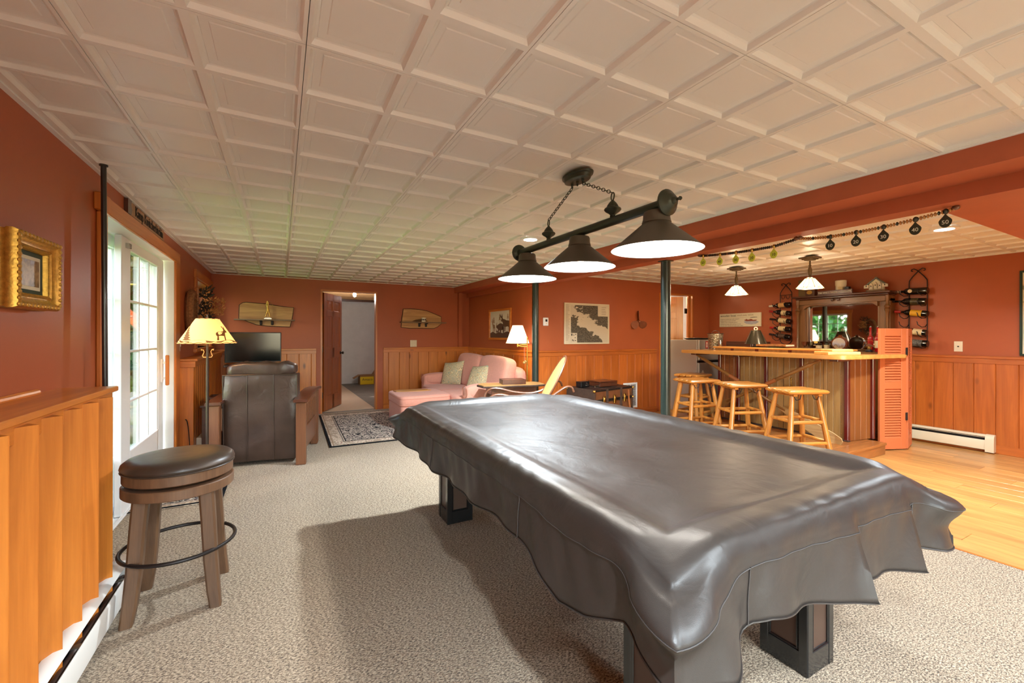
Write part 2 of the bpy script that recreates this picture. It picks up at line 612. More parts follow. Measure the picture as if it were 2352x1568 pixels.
def carpet_mat():
    m, nt, b = nt_new('flecked_loop_carpet')
    co = nd(nt, 'TexCoord').outputs['Object']
    mp = nd(nt, 'Mapping', {'Vector': co, 'Scale': (1, 1.9, 1), 'Rotation': (0, 0, R(24))}).outputs[0]
    n1 = nd(nt, 'TexNoise', {'Vector': mp, 'Scale': 92.0, 'Detail': 3.0, 'Roughness': .65, 'Distortion': .3}).outputs[0]
    n2 = nd(nt, 'TexNoise', {'Vector': co, 'Scale': 2.2, 'Detail': 3.0}).outputs[0]
    n3 = nd(nt, 'TexNoise', {'Vector': mp, 'Scale': 260.0, 'Detail': 2.0}).outputs[0]
    f = math_(nt, 'ADD', math_(nt, 'MULTIPLY', n1, .72), math_(nt, 'MULTIPLY', n3, .28))
    col = ramp(nt, f, [(.38, (62, 48, 36)), (.455, (116, 97, 78)), (.52, (172, 152, 126)), (.62, (208, 190, 164))])
    col = mixc(nt, math_(nt, 'MULTIPLY', math_(nt, 'SUBTRACT', n2, .35, clamp=True), .35), col, lin((186, 166, 142)))
    nt.links.new(col, b.inputs['Base Color'])
    b.inputs['Roughness'].default_value = .95
    b.inputs['Specular IOR Level'].default_value = .15
    b.inputs['Sheen Weight'].default_value = .15
    bump(nt, b, f, .9, .012)
    return m


M['carpet'] = carpet_mat()


def rug_mat(name, w, h, border, scale=1.0):
    m, nt, b = nt_new(name)
    co = nd(nt, 'TexCoord').outputs['Object']
    xyz = nd(nt, 'SeparateXYZ', {0: co})
    dx = math_(nt, 'SUBTRACT', w / 2, math_(nt, 'ABSOLUTE', xyz.outputs[0]))
    dy = math_(nt, 'SUBTRACT', h / 2, math_(nt, 'ABSOLUTE', xyz.outputs[1]))
    e = math_(nt, 'MINIMUM', dx, dy)
    # field: pale scrolls on black
    ns = nd(nt, 'TexNoise', {'Vector': co, 'Scale': 11.0 * scale, 'Detail': 2.0}).outputs['Color']
    wv = nd(nt, 'VectorMath', {0: co, 1: nd(nt, 'VectorMath', {0: ns, 1: (.10, .10, 0)}, operation='MULTIPLY').outputs[0]}, operation='ADD').outputs[0]
    v1 = nd(nt, 'TexVoronoi', {'Vector': wv, 'Scale': 16.0 * scale}, feature='DISTANCE_TO_EDGE').outputs['Distance']
    v2 = nd(nt, 'TexVoronoi', {'Vector': wv, 'Scale': 34.0 * scale}).outputs['Distance']
    f = math_(nt, 'ADD', v1, math_(nt, 'MULTIPLY', v2, .25))
    field = ramp(nt, f, [(.17, (20, 22, 30)), (.20, (206, 196, 182)), (.36, (176, 158, 146)), (.40, (44, 44, 54))])
    v3 = nd(nt, 'TexVoronoi', {'Vector': co, 'Scale': 20.0 * scale}).outputs['Distance']
    bord = ramp(nt, v3, [(.20, (140, 96, 88)), (.26, (206, 190, 170)), (.50, (214, 200, 182)), (.55, (168, 150, 132))])
    isb = math_(nt, 'LESS_THAN', e, border)
    col = mixc(nt, isb, field, bord)
    for a, c2, colr in ((0, .028, (18, 20, 24)), (.045, .056, (150, 124, 100)), (border - .035, border - .022, (120, 110, 106)), (border - .012, border, (24, 26, 32))):
        k = math_(nt, 'MULTIPLY', math_(nt, 'GREATER_THAN', e, a), math_(nt, 'LESS_THAN', e, c2))
        col = mixc(nt, k, col, lin(colr))
    nt.links.new(col, b.inputs['Base Color'])
    b.inputs['Roughness'].default_value = .95
    b.inputs['Specular IOR Level'].default_value = .1
    n = nd(nt, 'TexNoise', {'Vector': co, 'Scale': 400.0}).outputs[0]
    bump(nt, b, n, .4, .004)
    return m


def paisley():
    m, nt, b = nt_new('paisley_fabric')
    co = objco(nt)
    ns = nd(nt, 'TexNoise', {'Vector': co, 'Scale': 14.0, 'Detail': 2.0}).outputs['Color']
    wv = nd(nt, 'VectorMath', {0: co, 1: nd(nt, 'VectorMath', {0: ns, 1: (.12, .12, .12)}, operation='MULTIPLY').outputs[0]}, operation='ADD').outputs[0]
    d = nd(nt, 'TexVoronoi', {'Vector': wv, 'Scale': 11.0})
    f = math_(nt, 'FRACT', math_(nt, 'MULTIPLY', d.outputs['Distance'], 4.2))
    c1 = ramp(nt, f, [(.0, (222, 206, 164)), (.3, (214, 198, 152)), (.42, (146, 84, 60)), (.5, (214, 196, 156)), (.68, (126, 150, 136)), (.8, (220, 204, 164)), (.93, (110, 96, 66))])
    nt.links.new(c1, b.inputs['Base Color'])
    b.inputs['Roughness'].default_value = .9
    bump(nt, b, nd(nt, 'TexNoise', {'Vector': co, 'Scale': 500.0}).outputs[0], .2, .003)
    return m


M['paisley'] = paisley()


def map_mat():
    m, nt, b = nt_new('lake_map_print')
    co = nd(nt, 'TexCoord').outputs['Object']
    mp = nd(nt, 'Mapping', {'Vector': co, 'Rotation': (0, R(-32), 0), 'Scale': (1, 1, 1.9)}).outputs[0]
    big = nd(nt, 'TexNoise', {'Vector': mp, 'Scale': 3.3, 'Detail': 8.0, 'Roughness': .62}).outputs[0]
    xyz = nd(nt, 'SeparateXYZ', {0: co})
    # the lake lies along the diagonal
    diag = math_(nt, 'ABSOLUTE', math_(nt, 'ADD', math_(nt, 'MULTIPLY', xyz.outputs[0], .62), math_(nt, 'ADD', xyz.outputs[2], -.03)))
    f = math_(nt, 'SUBTRACT', math_(nt, 'ADD', big, .12), math_(nt, 'MULTIPLY', diag, 1.5))
    hatch = nd(nt, 'TexNoise', {'Vector': co, 'Scale': 90.0, 'Detail': 4.0, 'Roughness': .8}).outputs[0]
    land = ramp(nt, hatch, [(.4, (36, 32, 28)), (.62, (126, 116, 100))])
    k = ramp(nt, f, [(.47, (0, 0, 0, 1)), (.485, (1, 1, 1, 1))])
    nt.links.new(mixc(nt, k, land, lin((206, 194, 174))), b.inputs['Base Color'])
    b.inputs['Roughness'].default_value = .7
    return m


M['map'] = map_mat()


def painting():
    m, nt, b = nt_new('landscape_painting')
    co = nd(nt, 'TexCoord').outputs['Object']
    n = nd(nt, 'TexNoise', {'Vector': co, 'Scale': 16.0, 'Detail': 6.0, 'Roughness': .6}).outputs[0]
    xyz = nd(nt, 'SeparateXYZ', {0: co})
    h = math_(nt, 'ADD', math_(nt, 'MULTIPLY', xyz.outputs[2], 3.2), math_(nt, 'ADD', math_(nt, 'MULTIPLY', n, 1.0), -.02))
    nt.links.new(ramp(nt, h, [(.12, (52, 46, 38)), (.34, (104, 84, 62)), (.5, (176, 148, 112)), (.62, (120, 96, 80)), (.78, (170, 168, 180)), (.95, (196, 180, 162))]), b.inputs['Base Color'])
    b.inputs['Roughness'].default_value = .35
    return m


M['painting'] = painting()


def chart():
    m, nt, b = nt_new('pale_chart_print')
    co = nd(nt, 'TexCoord').outputs['Object']
    n = nd(nt, 'TexNoise', {'Vector': co, 'Scale': 2.5, 'Detail': 6.0}).outputs[0]
    nt.links.new(ramp(nt, n, [(.3, (196, 214, 186)), (.5, (228, 226, 202)), (.6, (232, 214, 180)), (.62, (130, 140, 110)), (.64, (222, 220, 196))]), b.inputs['Base Color'])
    b.inputs['Roughness'].default_value = .3
    return m


M['chart'] = chart()


def stained():
    m, nt, b = nt_new('lit_stained_glass')
    b.inputs['Base Color'].default_value = lin((250, 226, 170))
    b.inputs['Roughness'].default_value = .25
    b.inputs['Emission Color'].default_value = lin((255, 226, 160))
    b.inputs['Emission Strength'].default_value = 2.6
    return m


M['stained'] = stained()


def cloth_shade(name, c, e):
    m, nt, b = nt_new(name)
    b.inputs['Base Color'].default_value = lin(c)
    b.inputs['Roughness'].default_value = .8
    b.inputs['Emission Color'].default_value = lin(c)
    b.inputs['Emission Strength'].default_value = e
    return m


M['shade_amber'] = cloth_shade('lit_parchment_shade', (255, 196, 112), .75)
M['shade_cream'] = cloth_shade('lit_cream_shade', (255, 236, 196), 1.25)
M['shade_print'] = plain('shade_print_brown', (150, 88, 34), .8)


def hammered():
    m, nt, b = nt_new('hammered_zinc')
    co = objco(nt)
    v = nd(nt, 'TexVoronoi', {'Vector': co, 'Scale': 55.0}).outputs['Distance']
    nt.links.new(ramp(nt, v, [(.2, (206, 200, 180)), (.7, (132, 122, 100))]), b.inputs['Base Color'])
    b.inputs['Metallic'].default_value = .8
    b.inputs['Roughness'].default_value = .3
    bump(nt, b, v, .6, .01)
    return m


M['zinc'] = hammered()


def leafmat(name, a, c):
    m, nt, b = nt_new(name)
    n = nd(nt, 'TexNoise', {'Vector': objco(nt), 'Scale': 2.5, 'Detail': 4.0}).outputs[0]
    nt.links.new(ramp(nt, n, [(.3, a), (.7, c)]), b.inputs['Base Color'])
    b.inputs['Roughness'].default_value = .6
    b.inputs['Transmission Weight'].default_value = 0
    return m


M['leaf'] = leafmat('tree_leaf', (44, 84, 26), (96, 140, 44))
M['leaf2'] = leafmat('tree_leaf_dark', (26, 58, 26), (60, 100, 42))
M['grass'] = leafmat('lawn_grass', (86, 130, 36), (140, 176, 62))
M['trunk'] = plain('tree_bark', (70, 56, 44), .9, var=.3, vs=10, bmp=.8, bs=20)
M['stone'] = plain('garden_stone', (140, 138, 122), .85, var=.25, vs=6, bmp=.6, bs=14)
M['orange'] = plain('orange_plastic', (226, 110, 52), .5)

# ------------------------------------------------------------------ the room shell
CZ = 2.146          # ceiling
FT = 0.3048
XL, XR, XB = -0.884, 6.80, 2.82      # left wall, right wall, beam face
YF, YF2 = 7.483, 5.12                # far wall, far wall of the bar side
YB = -3.4                            # wall behind the camera
XW2 = 3.12                           # wall of the sofa nook
TOP = 2.30


def walls(name, boxes, mat, label):
    g = G()
    for b in boxes:
        g.box(*b)
    return struct(name, g, mat, label)


wall_left = walls('wall_left', [
    (-1.10, XL, YB, 3.19, 0, TOP), (-1.10, XL, 3.19, 5.06, 1.97, TOP), (-1.10, XL, 5.06, 6.20, 0, TOP),
    (-1.10, XL, 6.20, 7.36, 0, 1.10), (-1.10, XL, 6.20, 7.36, 1.93, TOP), (-1.10, XL, 7.36, 7.60, 0, TOP)], M['wall'],
    'clay red wall on the left with the sliding glass door')
wall_far = walls('wall_back', [
    (-1.10, .56, YF, 7.60, 0, TOP), (.56, 1.44, YF, 7.60, 1.99, TOP), (1.44, 3.30, YF, 7.60, 0, TOP)], M['wall'],
    'clay red far wall with the open door')
wall_nook = walls('wall_right_nook', [(XW2, 3.30, YF2 + .0, YF, 0, TOP)], M['wall'], 'clay red side wall behind the pink sofa')
wall_bar = walls('wall_back_bar', [
    (3.30, 5.56, YF2, 5.24, 0, TOP), (5.56, 6.39, YF2, 5.24, 1.98, TOP), (6.39, 7.0, YF2, 5.24, 0, TOP)], M['wall'],
    'clay red wall with the framed map and the honey coloured door')
wall_right = walls('wall_right', [(XR, 7.0, YB, YF2, 0, TOP)], M['wall'], 'clay red wall behind the bar with wine racks')
wall_behind = walls('wall_front', [
    (-1.10, -.55, YB - .15, YB, 0, TOP), (3.15, 7.0, YB - .15, YB, 0, TOP), (-.55, 3.15, YB - .15, YB, 0, .12), (-.55, 3.15, YB - .15, YB, 2.05, TOP)],
    M['wall'], 'wall behind the viewer with an assumed wide glazed opening')
beam = walls('beam', [(XB, 3.07, YB, 7.47, 2.04, TOP), (3.06, 3.21, YB, 7.44, 1.958, TOP)], M['beam'], 'stepped clay red boxed beam running the length of the room')
soffit = walls('beam_crosswise', [(3.21, XR, .10, .96, 1.958, TOP)], M['beam'], 'clay red boxed duct crossing the bar end of the room')
g = G().box(2.885, 2.952, 7.40, 7.483, 1.046, 2.04)
trim_post = struct('trim_1', g, M['wall'], 'narrow painted post under the beam in the far corner')

# floors
g = G()
g.box(-1.02, 3.535, YB, 7.483, -.12, 0)
g.box(3.535, 7.0, YB, YF2, -.12, -.012)
g.f = g.f
floor = struct('floor', G().box(-1.0, 3.535, YB, 7.50, -.12, 0), M['carpet'], 'flecked beige carpet')
subfloor = struct('floor_bar', G().box(3.535, 7.0, YB, YF2 + .1, -.12, -.010), M['plankfloor'], 'wood plank floor of the bar side')
PW, PL = .176, 1.22
k = 0
for i in range(19):
    x0 = 3.54 + i * PW
    x1 = min(x0 + PW, XR)
    if x1 - x0 < .02:
        continue
    y = YB - (i * .47 % PL)
    while y < YF2:
        a, b = max(y, YB), min(y + PL, YF2)
        if b - a > .03:
            mk('floor_plank', G().box(x0 + .0008, x1 - .0008, a + .0008, b - .0008, -.010, 0, b=.0015), M['plankfloor'], subfloor)
        y += PL
g = G().box(3.525, 3.545, YB, YF2, 0, .004, b=.0015)
struct('trim_2', g, M['pineY'], 'thin strip where carpet meets plank floor')

# ceiling of pressed panels
ceiling = struct('ceiling', G().box(-1.1, 7.0, YB - .15, 7.6, 2.178, 2.30), M['white'], 'white panelled ceiling')
TS = 2 * FT
SX, SY = .0666, 1.448
PROF = [(0, 0), (.003, .0045), (.009, .0135), (.0155, .0165), (.0175, .0140), (.0205, .0140), (.0405, .0180), (.0435, .0155)]
_tiles = {}


def tile_mesh(c):
    if c in _tiles:
        return _tiles[c]
    g = G()
    e = .0011
    hb = .0122
    for i in (0, 1):
        for j in (0, 1):
            x0, x1, y0, y1 = i * FT, (i + 1) * FT, j * FT, (j + 1) * FT
            x0 += e if i == 0 else 0
            x1 -= e if i == 1 else 0
            y0 += e if j == 0 else 0
            y1 -= e if j == 1 else 0
            rings = [[(x0, y0, 0), (x1, y0, 0), (x1, y1, 0), (x0, y1, 0)]]
            a0, a1, b0, b1 = i * FT + hb, (i + 1) * FT - hb, j * FT + hb, (j + 1) * FT - hb
            for ins, up in PROF:
                rings.append([(a0 + ins, b0 + ins, up), (a1 - ins, b0 + ins, up), (a1 - ins, b1 - ins, up), (a0 + ins, b1 - ins, up)])
            g.ring(rings, caps=False)
            r = rings[-1]
            g.add(r, [(0, 1, 2, 3)])
    L = TS - e
    g.add([(e, e, 0), (L, e, 0), (L, L, 0), (e, L, 0), (e, e, .012), (L, e, .012), (L, L, .012), (e, L, .012)], [(0, 1, 5, 4), (1, 2, 6, 5), (2, 3, 7, 6), (3, 0, 4, 7)])
    me = bpy.data.meshes.new('ceiling_tile')
    me.from_pydata(g.v, [], g.f)
    bm = bmesh.new()
    bm.from_mesh(me)
    bmesh.ops.remove_doubles(bm, verts=bm.verts, dist=1e-5)
    for co, no in (((c[0], 0, 0), (-1, 0, 0)), ((c[1], 0, 0), (1, 0, 0)), ((0, c[2], 0), (0, -1, 0)), ((0, c[3], 0), (0, 1, 0))):
        if 0 < abs(co[0]) < TS or 0 < abs(co[1]) < TS:
            bmesh.ops.bisect_plane(bm, geom=bm.verts[:] + bm.edges[:] + bm.faces[:], plane_co=co, plane_no=no, clear_outer=True)
    bmesh.ops.recalc_face_normals(bm, faces=bm.faces)
    bm.normal_update()
    if sum(f.normal.z * f.calc_area() for f in bm.faces) > 0:
        bmesh.ops.reverse_faces(bm, faces=bm.faces)
    bm.to_mesh(me)
    bm.free()
    me.polygons.foreach_set('use_smooth', [True] * len(me.polygons))
    me.set_sharp_from_angle(angle=R(16))
    me.materials.append(M['ceil'])
    _tiles[c] = me
    return me


def tiles(x0, x1, y0, y1):
    i0, i1 = math.floor((x0 - SX) / TS), math.ceil((x1 - SX) / TS)
    j0, j1 = math.floor((y0 - SY) / TS), math.ceil((y1 - SY) / TS)
    for i in range(i0, i1):
        for j in range(j0, j1):
            ox, oy = SX + i * TS, SY + j * TS
            c = (max(0, x0 - ox), min(TS, x1 - ox), max(0, y0 - oy), min(TS, y1 - oy))
            if c[1] - c[0] < .01 or c[3] - c[2] < .01:
                continue
            o = bpy.data.objects.new('ceiling_tile', tile_mesh(tuple(round(q, 4) for q in c)))
            COL.objects.link(o)
            o.parent = ceiling
            o.location = (ox, oy, CZ)


tiles(XL, XB, YB, YF)
tiles(3.21, XR, .96, YF2)
tiles(3.21, XR, YB, .10)
for n, b, lab in ((3, (XB - .016, XB, YB, YF, CZ - .006, CZ + .002), 'thin white metal edge where ceiling meets the beam'),
             (4, (XL, XL + .022, YB, YF, CZ - .005, CZ + .002), 'thin white metal edge along the top of the left wall'),
             (5, (XL, XB, YF - .02, YF, CZ - .005, CZ + .002), 'thin white metal edge along the top of the far wall'),
             (6, (XR - .02, XR, .96, YF2, CZ - .005, CZ + .002), 'thin white metal edge above the wine racks'),
             (7, (3.21, XR, YF2 - .02, YF2, CZ - .005, CZ + .002), 'thin white metal edge above the framed map')):
    struct('trim_%d' % n, G().box(*b), M['white'], lab)


# knotty pine wainscot: every board a piece of its own
def board(parent, F, x0, x1, y0, y1, t, mat, c=.006, name='plank', z0=0.0):
    c = min(c, (x1 - x0) / 3)
    poly = [(x0, z0), (x1, z0), (x1, z0 + t - c), (x1 - c, z0 + t), (x0 + c, z0 + t), (x0, z0 + t - c)]
    P = F @ Matrix(((1, 0, 0, 0), (0, 0, 1, 0), (0, 1, 0, 0), (0, 0, 0, 1)))
    return mk(name, G().prism(poly, y0, y1, P), mat, parent)


def wainscot(parent, F, x0, x1, seams, top=1.046, base=0.0, mat='pine', matx='pineX', baseb=True, capout=.034):
    xs = [x0] + [s for s in seams if x0 + .02 < s < x1 - .02] + [x1]
    for a, b in zip(xs[:-1], xs[1:]):
        board(parent, F, a + .0007, b - .0007, base, top - .06, .013, M[mat])
    mk('rail', G().box(x0, x1, top - .084, top - .028, 0, .022, b=.002, M=F), M[matx], parent)
    mk('cap', G().box(x0, x1, top - .028, top, 0, capout, b=.004, M=F), M[matx], parent)
    if baseb:
        mk('base_strip', G().box(x0, x1, 0, .09, .0, .020, b=.003, M=F), M[matx], parent)


F = WY(0, YF, 0)
wainscot(wall_far, F, XL, .497, [-.78 + i * .172 for i in range(8)])
wainscot(wall_far, F, 1.537, XW2, [1.628, 1.814, 1.989, 2.153, 2.336, 2.507, 2.677, 2.86, 3.02])
F = WR(XW2, 0, 0)
wainscot(wall_nook, F, -YF, -YF2, [-7.42 + i * .172 for i in range(14)], matx='pineY')
F = WY(0, YF2, 0)
wainscot(wall_bar, F, XW2 - .02, 5.492, [3.345 + i * .1655 for i in range(13)], mat='pine_red', matx='pine_redX')
wainscot(wall_bar, F, 6.46, XR, [6.62], mat='pine_red', matx='pine_redX')
F = WR(XR, 0, 0)
wainscot(wall_right, F, -YF2, -YB, [-2.249 + i * .166 for i in range(-17, 35)], mat='pine_red', matx='pine_redY')


# thick ledges along the left wall
def ledge(name, label, y0, y1, xf, seams, end_near, end_far):
    root = struct(name, G().box(XL, xf - .014, y0 + (.012 if end_near else 0), y1 - (.012 if end_far else 0), 0, 1.0), M['pineZ'], label)
    F = WL(xf - .014, 0, 0)
    xs = [y0] + [s for s in seams if y0 + .02 < s < y1 - .02] + [y1]
    for a, b in zip(xs[:-1], xs[1:]):
        board(root, F, a + .0007, b - .0007, 0, .985, .014, M['pine'], c=.007)
    ov = .03
    mk('fascia', G().box(y0 - (.014 if end_near else 0), y1 + (.016 if end_far else 0), .935, .996, .0, .030, b=.002, M=F), M['pineY'], root)
    mk('cap', G().box(XL, xf + .034, y0 - (ov if end_near else 0), y1 + (ov if end_far else 0), .996, 1.020, b=.004), M['pineY'], root)
    if end_far:
        mk('end_board', G().box(XL, xf - .002, y1 - .0115, y1, 0, .985, b=.002), M['pineZ'], root)
        mk('end_fascia', G().box(XL, xf + .016, y1, y1 + .016, .935, .996, b=.002), M['pineX'], root)
    if end_near:
        mk('end_board', G().box(XL, xf - .002, y0, y0 + .0115, 0, .985, b=.002), M['pineZ'], root)
        mk('end_fascia', G().box(XL, xf + .016, y0 - .016, y0, .935, .996, b=.002), M['pineX'], root)
    return root


ledge1 = ledge('wall_left_ledge', 'waist high knotty pine ledge in front of the left wall, nearest the viewer', YB, 2.63, -.707,
               [2.50 - i * .164 for i in range(36)], False, True)
mk('half_round', G().tube([(XL + .013, YB, 1.026), (XL + .013, 2.44, 1.026)], .014, 10), M['pineY'], ledge1)
ledge2 = ledge('wall_left_ledge.001', 'waist high knotty pine ledge between the sliding door and the far wall', 5.27, YF, -.765,
               [5.36 + i * .132 for i in range(17)], True, False)


# doors ------------------------------------------------------------
def casing(root, F, x0, x1, top, w, mats, over=.004, hh=.09, t=.02, head_over=0.0):
    """legs either side of an opening x0..x1 and a head board"""
    mk('casing_leg', G().box(x0 - w, x0, 0, top, 0, t, b=.003, M=F), M[mats[1]], root)
    mk('casing_leg', G().box(x1, x1 + w, 0, top, 0, t, b=.003, M=F), M[mats[1]], root)
    mk('casing_head', G().box(x0 - w - over, x1 + w + over, top, top + hh, 0, t + .006, b=.003, M=F), M[mats[0]], root)


door1 = tag(thing('door_1', 'white framed sliding glass door in the left wall', None, (XL, 4.1, 0)), kind='structure')
F = WL(XL, 0, 0)
g = G().box(3.112, 3.205, 0, 1.935, 0, .026, b=.006, M=F)
mk('casing_leg', g, M['pineZ'], door1, True)
mk('corner_block', G().box(3.075, 3.20, 1.935, 2.03, 0, .040, b=.006, M=F), M['pineZ'], door1, True)
mk('casing_leg', G().box(5.035, 5.205, 0, 1.945, 0, .020, b=.004, M=F), M['pineZ'], door1, True)
mk('casing_head', G().box(3.20, 5.205, 1.945, 2.04, 0, .022, b=.004, M=F), M['pineY'], door1, True)
g = G().box(-1.13, XL + .004, 3.19, 3.225, 0, 1.97).box(-1.13, XL + .004, 5.02, 5.06, 0, 1.97).box(-1.13, XL + .004, 3.225, 5.02, 1.945, 1.985)
mk('jamb', g, M['white'], door1, True)
g = G().box(-1.13, -.945, 3.225, 5.02, 0, .018, b=.004).box(-.952, -.946, 3.225, 5.02, .018, .03).box(-1.0, -.994, 3.225, 5.02, .018, .03).box(-1.07, -1.064, 3.225, 5.02, .018, .03)
mk('threshold', g, M['white'], door1, True)


def panel(name, xc, y0, y1, z0, z1, sl, sr, rt, rb, ncol, zs):
    t = .019
    g = G()
    g.box(xc - t, xc + t, y0, y0 + sl, z0, z1, b=.003).box(xc - t, xc + t, y1 - sr, y1, z0, z1, b=.003)
    g.box(xc - t, xc + t, y0 + sl, y1 - sr, z1 - rt, z1, b=.003).box(xc - t, xc + t, y0 + sl, y1 - sr, z0, z0 + rb, b=.003)
    for a, b in ((y0 + sl, y0 + sl + .018), (y1 - sr - .018, y1 - sr)):
        g.box(xc - t * .6, xc + t * .6, a, b, z0 + rb, z1 - rt, b=.003)
    fr = mk(name, g, M['white'], door1, True)
    mk('pane', G().box(xc - .003, xc + .003, y0 + sl, y1 - sr, z0 + rb, z1 - rt), M['glass'], fr, True)
    ga, gb = y0 + sl, y1 - sr
    for i in range(1, ncol):
        y = ga + (gb - ga) * i / ncol
        mk('muntin', G().box(xc - .008, xc + .008, y - .008, y + .008, z0 + rb, z1 - rt, b=.003), M['white'], fr, True)
    for z in zs:
        mk('muntin', G().box(xc - .0085, xc + .0085, ga, gb, z - .008, z + .008, b=.003), M['white'], fr, True)
    return fr


sp = panel('sliding_panel', -.972, 3.82, 5.00, .022, 1.938, .195, .165, .075, .40, 3, (1.505, 1.138, .775))
panel('fixed_panel', -1.036, 3.21, 4.02, .022, 1.938, .075, .10, .085, .40, 3, (1.505, 1.138, .775))
h = G().box(-.953, -.938, 4.885, 4.935, .83, 1.04, b=.004)
h.box(-.938, -.912, 4.90, 4.925, .855, .875, b=.003).box(-.938, -.912, 4.90, 4.925, .995, 1.015, b=.003)
hd = mk('handle', h, M['white'], sp, True)
mk('handle_grip', G().box(-.92, -.895, 4.895, 4.93, .80, 1.075, b=.006), M['pineZ'], sp, True)
mk('latch_bracket', G().box(-.955, -.93, 3.90, 3.95, 1.865, 1.90, b=.003), M['chrome'], sp, True)

# window beyond the wreath
win1 = tag(thing('window_1', 'pine cased window near the far left corner', None, (XL, 6.78, 1.5)), kind='structure')
F = WL(XL, 0, 0)
for b, m_ in (((6.10, 6.215, 1.046, 2.0), 'pineZ'), ((7.345, 7.455, 1.046, 2.0), 'pineZ')):
    mk('casing_leg', G().box(b[0], b[1], b[2], 1.925, 0, .02, b=.003, M=F), M[m_], win1, True)
mk('casing_head', G().box(6.08, 7.47, 1.925, 2.02, 0, .026, b=.003, M=F), M['pineY'], win1, True)
mk('sill', G().box(6.06, 7.475, 1.060, 1.10, -.18, .035, b=.004, M=F), M['pineY'], win1, True)
g = G().box(6.20, 6.225, 1.10, 1.93, -.18, .003, M=F).box(7.335, 7.36, 1.10, 1.93, -.18, .003, M=F).box(6.225, 7.335, 1.91, 1.93, -.18, .003, M=F)
mk('jamb', g, M['pineZ'], win1, True)
g = G()
for b in ((6.225, 6.27, 1.10, 1.91), (7.29, 7.335, 1.10, 1.91), (6.27, 7.29, 1.10, 1.145), (6.27, 7.29, 1.865, 1.91)):
    g.box(b[0], b[1], b[2], b[3], -.17, -.13, b=.003, M=F)
sash = mk('sash', g, M['white'], win1, True)
mk('pane', G().box(6.27, 7.29, 1.145, 1.865, -.153, -.147, M=F), M['glass'], sash, True)
for i in (1, 2, 3):
    y = 6.27 + 1.02 * i / 4
    mk('muntin', G().box(y - .008, y + .008, 1.145, 1.865, -.158, -.142, M=F), M['white'], sash, True)
for z in (1.385, 1.625):
    mk('muntin', G().box(6.27, 7.29, z - .008, z + .008, -.158, -.142, M=F), M['white'], sash, True)

# assumed, unseen glazed opening behind the viewer, added to let in daylight
win_assumed = tag(thing('window_2_assumed', 'assumed wide glazed opening behind the viewer, added for daylight', None, (1.3, YB, 0)), kind='structure')
g = G()
for x in (-.55, 1.26, 3.07):
    g.box(x, x + .08, YB - .12, YB - .04, .12, 2.05)
g.box(-.55, 3.15, YB - .12, YB - .04, .12, .2).box(-.55, 3.15, YB - .12, YB - .04, 1.97, 2.05)
fr = mk('frame', g, M['white'], win_assumed, True)
for x in (-.47, 1.34):
    mk('pane', G().box(x, x + 1.73, YB - .083, YB - .077, .2, 1.97), M['glass'], win_assumed, True)


def six_panel(root, name, w, h, t, mat, Mx):
    g = G()
    g.box(0, w, -t * .3, t * .3, 0, h)
    st = .11
    zs = [0, .24, .86, 1.03, 1.56, 1.66, h - .12, h]
    cols = [(0, st), (w / 2 - .045, w / 2 + .045), (w - st, w)]
    for a, b in cols:
        g.box(a, b, -t / 2, t / 2, 0, h, b=.003)
    for a, b in ((0, zs[1]), (zs[2], zs[3]), (zs[4], zs[5]), (zs[6], h)):
        g.box(st, w - st, -t / 2, t / 2, a, b, b=.003)
    g.T(Mx)
    leaf = mk(name, g, mat, root, True)
    for xa, xb in ((st, w / 2 - .045), (w / 2 + .045, w - st)):
        for za, zb in ((zs[1], zs[2]), (zs[3], zs[4]), (zs[5], zs[6])):
            if zb - za < .05:
                continue
            for s in (-1, 1):
                gg = G()
                rings = []
                for ins, d in ((.012, .30), (.018, .32), (.045, .44), (.05, .44)):
                    rings.append([(xa + ins, s * t * d, za + ins), (xb - ins, s * t * d, za + ins), (xb - ins, s * t * d, zb - ins), (xa + ins, s * t * d, zb - ins)])
                gg.ring(rings, caps=True)
                mk('door_panel', gg.T(Mx), mat, leaf, True)
    return leaf


door2 = tag(thing('door_2', 'orange stained six panel door opened into the store room', None, (1.0, YF, 0)), kind='structure')
F = WY(0, YF, 0)
casing(door2, F, .582, 1.418, 1.972, .083, ('pineX', 'pineZ'), over=.006, hh=.088, t=.022)
for b in ((.56, .585, YF - .004, 7.604, 0, 1.99), (1.415, 1.44, YF - .004, 7.604, 0, 1.99)):
    mk('jamb', G().box(*b), M['pineZ'], door2, True)
mk('jamb_head', G().box(.585, 1.415, YF - .004, 7.604, 1.968, 1.99), M['pineX'], door2, True)
Mx = Matrix.Translation((.603, 7.585, .012)) @ Matrix.Rotation(R(64), 4, 'Z')
leaf = six_panel(door2, 'leaf', .80, 1.94, .036, M['door'], Mx)
for z in (.28, 1.02, 1.72):
    mk('hinge', G().cyl((.592, 7.572, z - .045), (.592, 7.572, z + .045), .008).box(.586, .60, 7.555, 7.590, z - .045, z + .045), M['iron'], door2, True)
kn = G().lathe([(.0, 0), (.028, .001), (.028, .006), (.010, .008), (.010, .03), (.024, .036), (.026, .048), (.016, .058), (0, .06)], n=16)
for s in (-1, 1):
    gg = G().add(kn.v, kn.f)
    gg.T(Mx @ Matrix.Translation((.735, s * .018, .93)) @ Matrix.Rotation(R(90 * s), 4, 'X').inverted())
    mk('door_knob', gg, M['iron'], leaf, True)

